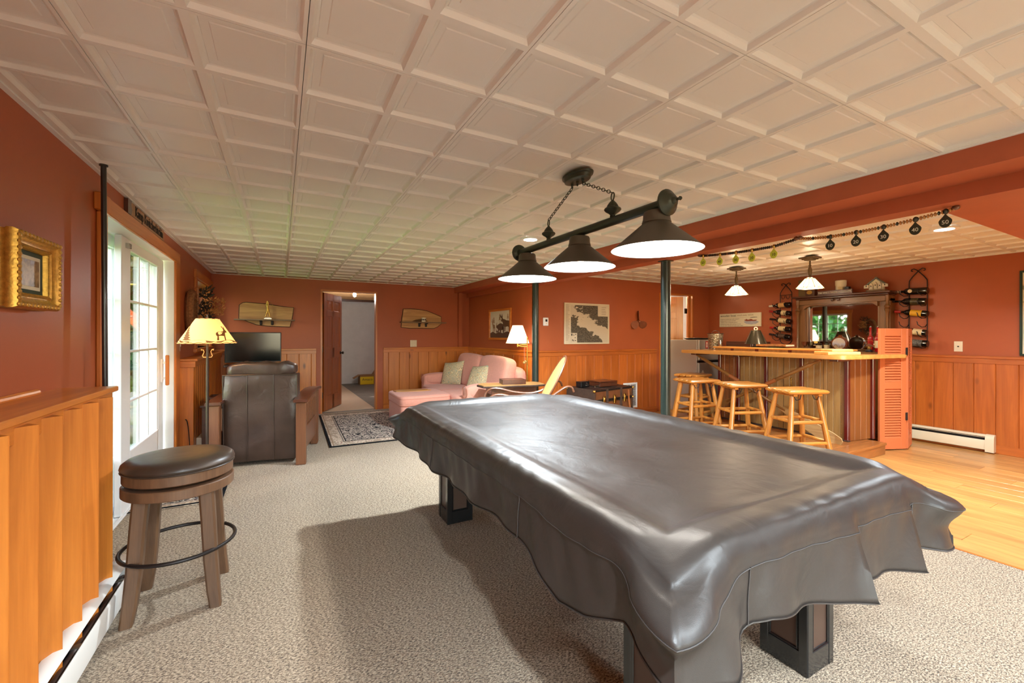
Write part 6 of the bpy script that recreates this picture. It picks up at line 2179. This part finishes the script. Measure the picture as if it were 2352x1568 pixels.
# golfer figurine: one continuous body
gz = 1.4925
gfig = thing('golfer_figurine', 'small bronze golfer figurine in full swing on the shelf above the television', 'figurine', (-.172, YF - .09, gz))
me_ = bpy.data.meshes.new('figure')
J = [(0, 0, .128), (-.002, 0, .165), (-.006, 0, .200), (-.010, 0, .215), (-.016, -.004, .232), (-.012, -.002, .075), (-.026, -.008, .038), (-.036, -.012, .004), (.014, .004, .072), (.022, .004, .036), (.026, 0, .004), (.004, -.012, .205), (.002, -.016, .238), (-.010, -.014, .262), (-.024, .006, .200), (-.016, -.008, .225), (-.011, -.013, .256)]
E_ = [(0, 1), (1, 2), (2, 3), (3, 4), (0, 5), (5, 6), (6, 7), (0, 8), (8, 9), (9, 10), (2, 11), (11, 12), (12, 13), (2, 14), (14, 15), (15, 16)]
me_.from_pydata([Vector(j) * .95 for j in J], E_, [])
fo = bpy.data.objects.new('figure', me_)
COL.objects.link(fo)
fo.parent = gfig
fo.location = (0, 0, .028)
sk = fo.modifiers.new('skin', 'SKIN')
RAD = [.017, .015, .018, .007, .013, .012, .009, .006, .012, .009, .006, .007, .006, .005, .007, .006, .005]
for v, r_ in zip(me_.skin_vertices[0].data, RAD):
    v.radius = (r_, r_)
me_.skin_vertices[0].data[0].use_root = True
fo.modifiers.new('sub', 'SUBSURF').levels = 1
fo.modifiers['sub'].render_levels = 2
me_.materials.append(M['brass'])
mk('golf_club', G().tube([(-.011, -.013, .275), (.03, .004, .262), (.062, .02, .215)], .0022, 6).ell((.064, .021, .21), (.006, .004, .008), 8, 6), M['brass'], gfig)
mk('figurine_base', G().box(-.052, .052, -.03, .03, .0005, .018, b=.003).box(-.04, .04, -.022, .022, .018, .028, b=.003), M['chrome'], gfig)
cp = thing('painted_cup', 'small cream cup with dark figures on the shelf right of the open door', 'cup', (2.221, YF - .09, 1.4925))
mk('cup_body', G().lathe([(0, .0005), (.034, .0005), (.038, .004), (.040, .075), (.037, .075), (.035, .008), (0, .008)], n=24), M['cream'], cp)
for a in (-110, -70, -30, -150):
    Mx = Matrix.Rotation(R(a), 4, 'Z') @ Matrix.Translation((.0395, 0, .04)) @ Matrix.Rotation(R(90), 4, 'Y')
    mk('cup_figure', G().lathe([(0, .0), (.011, 0), (.011, .001), (0, .001)], n=8, sx=1.6, M=Mx), M['ink'], cp)
feather = thing('dark_leaf', 'flat dark leaf standing behind the small cup on the shelf', 'leaf', (2.17, YF - .04, 1.4925))
mk('leaf_blade', G().prism([(-.15, .012), (-.08, .04), (.0, .052), (.08, .045), (.14, .018), (.06, .004), (-.06, .002)], -.002, .002, WY(2.17, YF - .045, 1.4925)), plain('dark_leaf_brown', (96, 62, 30), .7), feather, True)

# floor register on the bar wall
vg = thing('wall_register', 'white louvred air register low on the wall beside the trunk', 'vent', (4.90, YF2, .31))
F = WY(4.898, YF2 - .0135, .31)
w, h = .148, .20
g = G()
for b in ((-w, w, -h, -h + .028), (-w, w, h - .028, h), (-w, -w + .028, -h + .028, h - .028), (w - .028, w, -h + .028, h - .028), (-.006, .006, -h + .028, h - .028)):
    g.box(b[0], b[1], b[2], b[3], .0005, .010, b=.002, M=F)
mk('register_frame', g, M['white'], vg, True)
mk('register_back', G().box(-w + .02, w - .02, -h + .02, h - .02, .0002, .001, M=F), M['dark_slot'], vg, True)
lv = G()
for i in range(26):
    y = -h + .034 + (2 * h - .068) * i / 25
    Mx = F @ Matrix.Translation((0, y, .005)) @ Matrix.Rotation(R(40), 4, 'X')
    lv.box(-w + .028, w - .028, -.004, .004, -.0008, .0008, M=Mx)
mk('register_louvres', lv, M['white'], vg, True)['kind'] = 'stuff'

# wine racks and bottles
def rack(name, label, yc, zb_, zt_, levels):
    o = thing(name, label, 'wine rack', (XR, yc, zb_))
    F = WR(XR, yc, 0)
    hw = .084
    zs = zt_ - .19
    for s in (-1, 1):
        mk('upright', G().tube([F @ Vector((s * hw, zb_ + .06, .018)), F @ Vector((s * hw, zs, .018))], .0055, 8), M['iron'], o, True)
        sc2 = [(hw, zs), (hw * .98, zs + .04), (hw * .62, zs + .09), (hw * .18, zs + .135), (-.01, zs + .165), (-.04, zs + .185), (-.062, zs + .178), (-.064, zs + .160), (-.05, zs + .155)]
        mk('scroll_top', G().tube([F @ Vector((s * a, b, .018)) for a, b in sc2], .0055, 8), M['iron'], o, True)
    lo = [(hw * math.cos(a), zb_ + .06 + .06 * math.sin(a)) for a in [PI + PI * i / 14 for i in range(15)]]
    mk('lower_loop', G().tube([F @ Vector((a, b, .018)) for a, b in lo], .0055, 8), M['iron'], o, True)
    for z in levels:
        for x in (-hw, hw):
            pts = [(x, z - .01, .018), (x - .01, z - .045, .045), (x - .03, z - .050, .085), (x - .055, z - .02, .115), (x - .06, z + .012, .118), (x - .066, z + .018, .112)]
            mk('hook', G().tube([F @ Vector(p) for p in pts], .0045, 7), M['iron'], o, True)
    return o


def wine(label, y0, z, tilt, capm, labm, L=.315, lab0=.07, lab1=.17, dx=.075, group=None, fat=.037):
    """bottle on its side, base towards -Y (right as seen), neck towards +Y"""
    o = thing('wine_bottle', label, 'bottle', (XR - dx, y0, z), 0, group)
    ax = Matrix.Translation((XR - dx, y0, z)) @ Matrix.Rotation(R(-90 - tilt), 4, 'X')
    r_ = fat
    mk('bottle_glass', G().lathe([(0, 0), (r_ - .004, 0), (r_, .005), (r_, .185), (r_ * .85, .205), (.016, .228), (.0135, .24), (.0135, L - .004), (.0155, L - .003), (.0155, L), (0, L)], n=24, M=ax.to_3x3(), c=ax.translation), M['darkglass'], o, True)
    mk('capsule', G().lathe([(.0142, L - .062), (.0162, L - .060), (.0165, L + .001), (0, L + .0015)], n=16, caps=False, M=ax.to_3x3(), c=ax.translation), capm, o, True)
    if labm:
        mk('wine_label', G().lathe([(r_ + .0003, lab0), (r_ + .0009, lab0), (r_ + .0009, lab1), (r_ + .0003, lab1)], n=24, caps=False, M=ax.to_3x3(), c=ax.translation), labm, o, True)
    return o


M['cap_red'] = plain('red_capsule', (168, 30, 28), .35)
M['cap_white'] = plain('pale_capsule', (226, 214, 196), .35)
M['cap_dark'] = plain('dark_capsule', (40, 24, 22), .35)
M['cap_silver'] = plain('silver_capsule', (196, 180, 164), .3, metal=.6)
M['lab_dark'] = plain('dark_wine_label', (74, 48, 36), .5, var=.5, vs=40)
M['lab_tan'] = plain('tan_wine_label', (206, 156, 96), .6)
z1 = [1.735, 1.597, 1.475, 1.359, 1.240]
rack('wine_rack', 'wrought iron wine rack with five bottles left of the back bar', 3.762, 1.135, 2.07, z1)
gl_ = G()
F = WR(XR, 3.762, 0)
hk = G().tube([F @ Vector((-.09, 1.885, .02)), F @ Vector((.09, 1.885, .02))], .004, 6)
for x in (-.035, .035):
    hk.tube([F @ Vector((x + .026 * math.cos(a), 1.875 + .05 * math.sin(a), .03)) for a in [PI + PI * i / 12 for i in range(13)]], .0035, 6)
solo('spectacle_hanger', hk, M['iron'], 'small iron hanger shaped like spectacles at the top of the left wine rack', 'hanger')
y1 = 3.665
W1 = 'wine bottles in the left rack'
wine('wine bottle with a pale neck and tan label, top of the left rack', y1, z1[0], 2, M['cap_white'], M['lab_tan'], lab0=.075, lab1=.165, group=W1)
wine('wine bottle with red neck and cream label, second in the left rack', y1, z1[1], -9, M['cap_red'], M['wine_label'], lab0=.055, lab1=.125, group=W1)
wine('wine bottle with dark neck and wide cream label, third in the left rack', y1 - .01, z1[2], -9, M['cap_dark'], M['wine_label'], lab0=.06, lab1=.175, group=W1)
wine('wine bottle with red neck and square cream label, fourth in the left rack', y1 - .01, z1[3], -6, M['cap_red'], M['wine_label'], lab0=.075, lab1=.175, group=W1)
wine('wine bottle with dark label, bottom of the left rack', y1, z1[4], -9, M['cap_dark'], M['lab_dark'], lab0=.07, lab1=.17, group=W1)
z2 = [1.800, 1.672, 1.525, 1.300, 1.170]
rack('wine_rack', 'wrought iron wine rack with five bottles behind the louvred gate', 2.222, 1.13, 2.085, z2[:3] + [1.42] + z2[3:])
y2 = 2.112
W2_ = 'wine bottles in the right rack'
wine('wine bottle with silver neck and round white seal, top of the right rack', y2, z2[0], -2, M['cap_silver'], None, group=W2_, fat=.041)
wb_ = bpy.context.scene.objects[-1] if False else None
wine('wine bottle with gilt printing and dark neck, second in the right rack', y2 + .015, z2[1], -4, M['cap_dark'], plain('gilt_print_label', (70, 60, 36), .4, var=.6, vs=50), lab0=.07, lab1=.14, L=.36, group=W2_, fat=.041)
wine('wine bottle with yellow label and red neck, third in the right rack', y2, z2[2], -8, M['cap_red'], M['wine_yellow'], lab0=.055, lab1=.16, group=W2_)
wine('wine bottle with cream label, just above the top of the gate', y2 + .01, z2[3], -8, M['cap_dark'], M['wine_label'], lab0=.04, lab1=.125, group=W2_)
wine('wine bottle with black and white label, lowest in the right rack', y2, z2[4], -5, M['cap_dark'], plain('blackwhite_label', (90, 86, 80), .5, var=.9, vs=60), lab0=.05, lab1=.16, group=W2_, fat=.041)
sl_ = None
seal = G().lathe([(0, 0), (.021, 0), (.021, .001), (0, .001)], (XR - .075 - .0415, y2 + .155, z2[0] + .006), 20, M=Matrix.Rotation(R(-90), 4, 'Y'))
for o in list(COL.objects):
    if o.type == 'EMPTY' and o.get('label', '').startswith('wine bottle with silver neck'):
        mk('round_seal', seal, M['cream'], o, True)

# scoring beads under the beam
def beads(name, label, ya, yb, tags, dark, light, tagm, numm, sag_pts):
    o = thing(name, label, 'scoring beads', (3.17, (ya + yb) / 2, 1.93))
    ys = [p[0] for p in sag_pts]
    zs = [p[1] for p in sag_pts]
    fz = lambda y: float(np.interp(-y, [-q for q in ys], zs))
    g1, g2 = G(), G()
    N = int(abs(yb - ya) / .0148)
    for i in range(N):
        y = ya + (yb - ya) * (i + .5) / N
        (g2 if i % 6 == 5 else g1).ell((3.17, y, fz(y)), (.0115, .0062, .0115), 10, 6)
    mk('scoring_bead', g1, dark, o, True)['kind'] = 'stuff'
    mk('marker_bead', g2, light, o, True)['kind'] = 'stuff'
    mk('wire', G().tube([(3.17, ya + (yb - ya) * i / 20, fz(ya + (yb - ya) * i / 20)) for i in range(21)], .0015, 5), M['iron'], o, True)
    for y, s in tags:
        F = WR(3.166, y, fz(y))
        poly = []
        for i in range(24):
            a = 2 * PI * i / 24
            x_, y_ = math.sin(a), math.cos(a)
            k = 1.0 if y_ < .1 else 1 - .62 * min(1, (y_ - .1) / .7)
            poly.append((.027 * x_ * k, -.052 + .036 * y_))
        tg = mk('number_tag', G().prism(poly, .0, .004, F), tagm, o, True)
        mk('tag_neck', G().ell((3.17, y, fz(y)), (.016, .012, .016), 12, 8), tagm if tagm is M['olive'] else M['brass'], tg, True)
        mk('number', text_geo(s, .030, .0012, F @ Matrix.Translation((0, -.060, .004))), numm, tg, True)
    for y in (ya, yb):
        mk('end_ball', G().ell((3.17, y, fz(y) + .004), (.014, .018, .014), 14, 8), M['bent'], o, True)
        mk('screw_hook', G().tube([(3.17, y, fz(y) + .012), (3.17, y, 1.962)], .003, 6), M['brass'], o, True)
    return o


beads('scoring_beads', 'string of dark scoring beads with lime green numbered tags under the beam', 2.475, 1.690, ((2.436, '50'), (2.279, '40'), (2.138, '30'), (2.007, '20'), (1.842, '10')), plain('dark_bead', (44, 32, 26), .4), M['bent'], M['lime'], M['ink'],
      [(2.475, 1.948), (2.436, 1.942), (2.279, 1.928), (2.138, 1.920), (2.007, 1.916), (1.842, 1.915), (1.690, 1.938)])
beads('scoring_beads', 'string of tan scoring beads with dark numbered tags under the beam', 1.665, .885, ((1.477, '10'), (1.334, '20'), (1.196, '30'), (1.05, '40'), (.925, '50')), plain('tan_bead', (168, 116, 62), .4), M['olive'], M['olive'], M['numwhite'],
      [(1.665, 1.938), (1.60, 1.925), (1.477, 1.912), (1.334, 1.910), (1.196, 1.914), (1.05, 1.924), (.925, 1.938), (.885, 1.945)])

# wreath with dried flowers
wr = thing('dried_wreath', 'dried grass wreath with a bunch of dark leaves and tan flowers by the sliding door', 'wreath', (XL, 5.70, 1.5))
g = G()
r3 = random.Random(11)
for i in range(900):
    a = r3.uniform(0, 2 * PI)
    rr = .20 + r3.gauss(0, .028)
    c = Vector((XL + .05 + r3.gauss(0, .018), 5.66 + rr * .62 * math.cos(a), 1.50 + rr * 1.05 * math.sin(a)))
    d = Vector((r3.uniform(-.3, .8), -math.sin(a) + r3.gauss(0, .5), math.cos(a) + r3.gauss(0, .5))).normalized() * r3.uniform(.02, .05)
    s = d.cross(Vector((r3.uniform(-1, 1), r3.uniform(-1, 1), r3.uniform(-1, 1)))).normalized() * .0035
    g.add([c - s, c + s, c + d], [(0, 1, 2)])
mk('straw_ring', merge(g, G().tube([(XL + .045, 5.66 + .125 * math.cos(2 * PI * i / 28), 1.50 + .21 * math.sin(2 * PI * i / 28)) for i in range(28)], .036, 10, closed=True)), M['wreath'], wr, True, smooth=False)['kind'] = 'stuff'
g = G()


def leafq(g, c, d, w):
    d = Vector(d)
    s = d.cross(Vector((r3.uniform(-1, 1), r3.uniform(-1, 1), r3.uniform(-1, 1))))
    if s.length < 1e-5:
        return
    s = s.normalized() * w
    c = Vector(c)
    up = d.cross(s).normalized() * w * .35
    g.add([c, c + d * .35 + s, c + d, c + d * .35 - s, c + d * .45 + up], [(0, 1, 4), (1, 2, 4), (2, 3, 4), (3, 0, 4)])


for i in range(130):
    c = Vector((XL + .10 + r3.uniform(0, .10), 5.74 + r3.uniform(-.09, .09), 1.50 + r3.uniform(-.12, .26)))
    leafq(g, c, Vector((r3.uniform(.0, .7), r3.uniform(-.5, .5), r3.uniform(-.6, .8))) * .085, .016)
mk('dark_leaves', g, M['dryleaf'], wr, True, smooth=False)['kind'] = 'stuff'
g = G()
for i in range(230):
    c = Vector((XL + .20 + r3.uniform(-.05, .12), 5.74 + r3.uniform(-.08, .08), 1.56 + r3.uniform(-.09, .10)))
    leafq(g, c, Vector((r3.uniform(-.3, .8), r3.uniform(-.6, .6), r3.uniform(-.3, .9))) * .042, .010)
for i in range(9):
    g.tube([(XL + .10, 5.72, 1.42 + .01 * i), (XL + .20 + .012 * i, 5.74 + r3.uniform(-.05, .05), 1.53 + r3.uniform(-.03, .06))], .003, 5)
mk('tan_flowers', g, M['dryflower'], wr, True, smooth=False)['kind'] = 'stuff'
g = G()
for i in range(7):
    leafq(g, (XL + .07, 5.62 + .015 * i, 1.33 + r3.uniform(-.04, .05)), (r3.uniform(.02, .1), r3.uniform(-.06, .06), r3.uniform(-.06, .07)), .035)
mk('pale_husk', g, plain('pale_husk', (226, 168, 124), .8), wr, True, smooth=False)

# cord at the ledge end, store room boxes
solo('power_cord', G().tube(bez((-.83, 5.262, .42), (-.80, 5.235, .44), (-.79, 5.23, .2), (-.78, 5.20, .01), 14), .004, 7), M['black'], 'thin black cord hanging at the near end of the far ledge', 'cord')
yb = thing('yellow_carton', 'open carton with a yellow printed front on the store room floor', 'carton', (1.93, 11.45, 0))
mk('carton_body', G().box(1.76, 2.10, 11.33, 11.62, -.003, .24), M['cardboard'], yb, True)
mk('yellow_front', G().box(1.765, 2.095, 11.322, 11.33, .01, .20), M['yellow'], yb, True)
mk('carton_mark', text_geo('Amaco', .09, .002, WY(1.94, 11.322, .13)), M['ink'], yb, True)
mk('carton_flap', G().box(-.17, 0, -.145, .145, -.003, .003, M=Matrix.Translation((1.76, 11.475, .24)) @ Matrix.Rotation(R(-30), 4, 'Y')), M['cardboard'], yb, True)
mk('carton_flap', G().box(0, .17, -.145, .145, -.003, .003, M=Matrix.Translation((2.10, 11.475, .24)) @ Matrix.Rotation(R(-58), 4, 'Y')), M['cardboard'], yb, True)
bn = thing('brown_carton', 'brown carton beside the yellow one on the store room floor', 'carton', (2.35, 11.5, 0))
mk('carton_body', G().box(2.13, 2.62, 11.36, 11.70, -.003, .27, b=.004), M['cardboard'], bn, True)
mk('carton_band', G().prism([(2.14, .02), (2.61, .02), (2.61, .14), (2.40, .10), (2.14, .13)], 0, .002, WY(0, 11.36, 0)), M['dkwood'], bn, True)
solo('carpet_runner', G().prism([(.60, 7.60), (1.42, 7.60), (1.42, 7.62), (1.35, 11.7), (-.3, 11.7)], -.004, .004), M['beige_carpet'], 'beige carpet offcut on the grey store room floor', 'carpet')
bl = thing('bare_bulb', 'bare lit bulb on the store room joists', 'bulb', (1.29, 9.0, 2.14))
mk('socket', G().cyl((1.29, 8.985, 2.14), (1.29, 8.985, 2.12), .03, n=16).cyl((1.29, 8.985, 2.12), (1.29, 8.985, 2.09), .016, n=14), M['cream'], bl, True)
mk('bulb_glass', G().ell((1.29, 8.985, 2.06), (.032, .032, .042), 16, 10), emit('bare_bulb_lit', (255, 244, 214), 60), bl, True)

# ------------------------------------------------------------------ outdoors
def terrain(u, v):
    x, y = -1.12 - 40 * u ** 1.6, -10 + 55 * v
    d = -1.12 - x
    return (x, y, -.16 + .16 * smoothstep(3, 14, d) * d * .16 + .05 * math.sin(x * .7) * math.sin(y * .5) * min(1, d))


struct('ground', G().grid(terrain, 50, 60), M['grass'], 'sunlit lawn rising outside the sliding door')
gt = G()
r4 = random.Random(5)
for i in range(9000):
    y = r4.uniform(5, 24)
    x = -1.3 - r4.random() ** 1.3 * 9
    d = -1.12 - x
    z = -.16 + .16 * smoothstep(3, 14, d) * d * .16
    h = r4.uniform(.05, .13)
    a = r4.uniform(0, PI)
    dx, dy = math.cos(a) * .012, math.sin(a) * .012
    gt.add([(x - dx, y - dy, z), (x + dx, y + dy, z), (x + r4.uniform(-.05, .05), y + r4.uniform(-.05, .05), z + h)], [(0, 1, 2)])
tag(mk('lawn_grass', gt, M['grass'], None, smooth=False), 'uneven grass blades on the lawn outside', 'grass', None, 'stuff')


def crown_mesh(seed, n, rad, hgt, leaf):
    r = np.random.default_rng(seed)
    vs, fs = [], []
    nb = 22
    cen = r.normal(0, 1, (nb, 3))
    cen /= np.linalg.norm(cen, axis=1)[:, None]
    cen *= r.uniform(.35, .85, (nb, 1))
    for i in range(n):
        c = cen[r.integers(nb)] + r.normal(0, .20, 3)
        p = c * np.array([rad, rad, hgt])
        d = r.normal(0, 1, 3)
        d /= np.linalg.norm(d)
        e = np.cross(d, r.normal(0, 1, 3))
        e /= np.linalg.norm(e)
        L = leaf * r.uniform(.6, 1.3)
        o = len(vs)
        vs += [tuple(p), tuple(p + d * L * .5 + e * L * .32), tuple(p + d * L), tuple(p + d * L * .5 - e * L * .32)]
        fs.append([o, o + 1, o + 2, o + 3])
    return vs, fs


crowns = []
for s in range(3):
    vs, fs = crown_mesh(20 + s, 2600, 1.9, 2.5, .30)
    me_ = bpy.data.meshes.new('crown')
    me_.from_pydata(vs, [], fs)
    me_.materials.append((M['leaf'], M['leaf2'], M['leaf'])[s])
    crowns.append(me_)
spots = [(-4.2, 19.5, 1.0), (-6.8, 17.0, 1.25), (-3.4, 25, 1.3), (-6.3, 26, 1.5), (-9.5, 22, 1.5), (-8.4, 11.5, 1.1), (-9.8, 7.6, 1.2), (-11.5, 15.5, 1.4), (-5.6, 22.5, .9), (-10.5, 3.5, 1.3), (-7.6, 14.0, .8), (-3.0, 30, 1.5)]
adj = ['round bright green', 'broad dark green', 'tall loose green', 'wide shadowed', 'full leafy green', 'low spreading green', 'thick rounded green', 'high dark green', 'small young green', 'bushy mid green', 'short dense green', 'farthest pale green']
for i, (x, y, s) in enumerate(spots):
    d = -1.12 - x
    z = -.16 + .16 * smoothstep(3, 14, d) * d * .16
    t = thing('tree', '%s tree in the garden beyond the sliding door' % adj[i], 'tree', (x, y, z), 0, 'trees in the garden')
    mk('trunk', G().tube([(0, 0, -.1), (.05, 0, 1.6 * s), (.0, .05, 3.4 * s)], [.17 * s, .13 * s, .06 * s], 10), M['trunk'], t)
    c = bpy.data.objects.new('crown', crowns[i % 3])
    COL.objects.link(c)
    c.parent = t
    c.location = (0, 0, 2.7 * s)
    c.scale = (s, s, s)
    c.rotation_euler = (0, 0, i * 1.3)
    c['kind'] = 'stuff'
shr = []
for i, (x, y, s) in enumerate([(-3.1, 13.4, .42), (-4.1, 15.2, .5), (-2.5, 11.2, .3), (-5.4, 13.0, .5), (-6.2, 9.8, .55), (-7.2, 8.6, .6), (-3.8, 17.5, .55), (-8.0, 10.4, .7)]):
    d = -1.12 - x
    z = -.16 + .16 * smoothstep(3, 14, d) * d * .16
    t = thing('shrub', '%s leafy shrub at the lawn edge outside' % ('small', 'rounded', 'lowest', 'broad', 'dense', 'thick', 'upright', 'largest')[i], 'shrub', (x, y, z), 0, 'shrubs outside')
    c = bpy.data.objects.new('shrub_foliage', crowns[(i + 1) % 3])
    COL.objects.link(c)
    c.parent = t
    c.location = (0, 0, .9 * s)
    c.scale = (s * .6, s * .6, s * .45)
    c['kind'] = 'stuff'
    mk('stem', G().cyl((0, 0, -.05), (0, 0, .9 * s), .03), M['trunk'], t)
for i, (x, y, a, b, c) in enumerate([(-1.85, 8.2, .30, .26, .20), (-2.15, 9.3, .34, .30, .24), (-1.75, 7.3, .22, .2, .13), (-2.35, 10.3, .30, .26, .20), (-2.6, 8.9, .32, .3, .17)]):
    g = G().ell((0, 0, 0), (a, b, c), 18, 12)
    g.v = [tuple(Vector(v) * (1 + .10 * math.sin(v[0] * 17 + i) + .09 * math.sin(v[1] * 21 + 2 * i) + .07 * math.sin(v[2] * 25))) for v in g.v]
    o = mk('garden_stone', g, M['stone'], None, angle=60)
    o.location = (x, y, -.16 + c * .75)
    tag(o, ('rounded grey stone nearest the middle of the garden stones', 'largest grey stone behind the others outside', 'smallest flat stone outside the sliding door', 'farthest grey stone at the lawn edge', 'low broad stone left of the others outside')[i], 'stone', 'stones outside the sliding door')
sld = thing('play_slide', 'orange plastic slide leaning in the garden beyond the sliding door', 'slide', (-3.3, 13.5, 0))
F = frame((-3.62, 13.6, 2.1), Vector((.55, 0, -.62)), Vector((0, 1, .1)))
mk('slide_chute', G().box(0, 1.3, -.22, .22, -.03, 0, M=F).box(0, 1.3, -.25, -.21, -.03, .10, M=F).box(0, 1.3, .21, .25, -.03, .10, M=F), M['orange'], sld, True)
mk('slide_frame', G().cyl((-3.6, 13.4, -.1), (-3.6, 13.5, 2.1), .04).cyl((-3.6, 13.8, -.1), (-3.6, 13.7, 2.1), .04), M['trunk'], sld, True)
# wall lantern outside
lt = thing('porch_lantern', 'brass lantern on the outside wall, seen through the sliding door', 'lantern', (-1.3, 5.70, 1.8))
c = (-1.31, 5.68, 0)
mk('lantern_roof', G().lathe([(0, 2.02), (.02, 2.01), (.035, 1.985), (.09, 1.955), (.10, 1.945), (0, 1.945)], c, 6), M['brass'], lt, True)
mk('lantern_base', G().lathe([(0, 1.755), (.05, 1.755), (.06, 1.765), (.06, 1.775), (0, 1.775)], c, 6), M['brass'], lt, True)
for i in range(6):
    a = 2 * PI * i / 6
    mk('lantern_bar', G().tube([(c[0] + .058 * math.cos(a), c[1] + .058 * math.sin(a), 1.77), (c[0] + .092 * math.cos(a), c[1] + .092 * math.sin(a), 1.95)], .005, 6), M['brass'], lt, True)
mk('lantern_glass', G().lathe([(.054, 1.775), (.088, 1.945)], c, 6, caps=False), M['glass'], lt, True)
mk('scroll_arm', G().tube([(-1.101, 5.68, 1.90), (-1.16, 5.68, 1.98), (-1.24, 5.68, 2.06), (-1.31, 5.68, 2.05), (-1.31, 5.68, 2.01)], .007, 7).tube([(-1.105, 5.68, 1.82), (-1.17, 5.68, 1.86), (-1.20, 5.68, 1.92), (-1.17, 5.68, 1.96)], .006, 7), M['brass'], lt, True)
mk('back_plate', G().box(-1.112, -1.1005, 5.63, 5.73, 1.80, 1.95, b=.004), M['brass'], lt, True)

# ------------------------------------------------------------------ lamps
def lamp(kind, loc, power, color=(1, .86, .66), size=.06, direction=None, angle=None):
    d = bpy.data.lights.new('lamp_light', kind)
    d.energy = power
    d.color = color
    if kind == 'AREA':
        d.shape = 'DISK'
        d.size = size
        if angle:
            d.spread = R(angle)
    else:
        d.shadow_soft_size = size
    if kind == 'SPOT':
        d.spot_size = R(angle)
        d.spot_blend = .6
    o = bpy.data.objects.new('lamp_light', d)
    COL.objects.link(o)
    o.location = loc
    if direction:
        o.rotation_euler = Vector(direction).to_track_quat('-Z', 'Y').to_euler()
    return o


WARM = (1, .80, .56)
NEUT = (1, .95, .89)
COOL = (.80, .92, 1)
for x, y, seen in CANS:
    lamp('AREA', (x, y, CZ - .006), (85 if x == 2.03 else 40), COOL, .12, (0, 0, -1), 150)
for y in (1.343, 1.89, 2.455):
    lamp('POINT', (1.44, y, 1.655), 11, NEUT, .03)
for y in (3.525, 2.642):
    lamp('POINT', (5.23, y, 1.80), 11, WARM, .03)
    lamp('POINT', (5.23, y, 1.935), 5, WARM, .03)
lamp('POINT', (-.572, 4.62, 1.30), 9, WARM, .03)
lamp('POINT', (2.925, 5.25, 1.27), 8, WARM, .03)
lamp('POINT', (1.29, 8.985, 2.0), 28, NEUT, .04)
lamp('POINT', (5.4, 6.1, 2.0), 40, (1, .78, .48), .06)  # assumed unseen lamp giving the side room its warm light
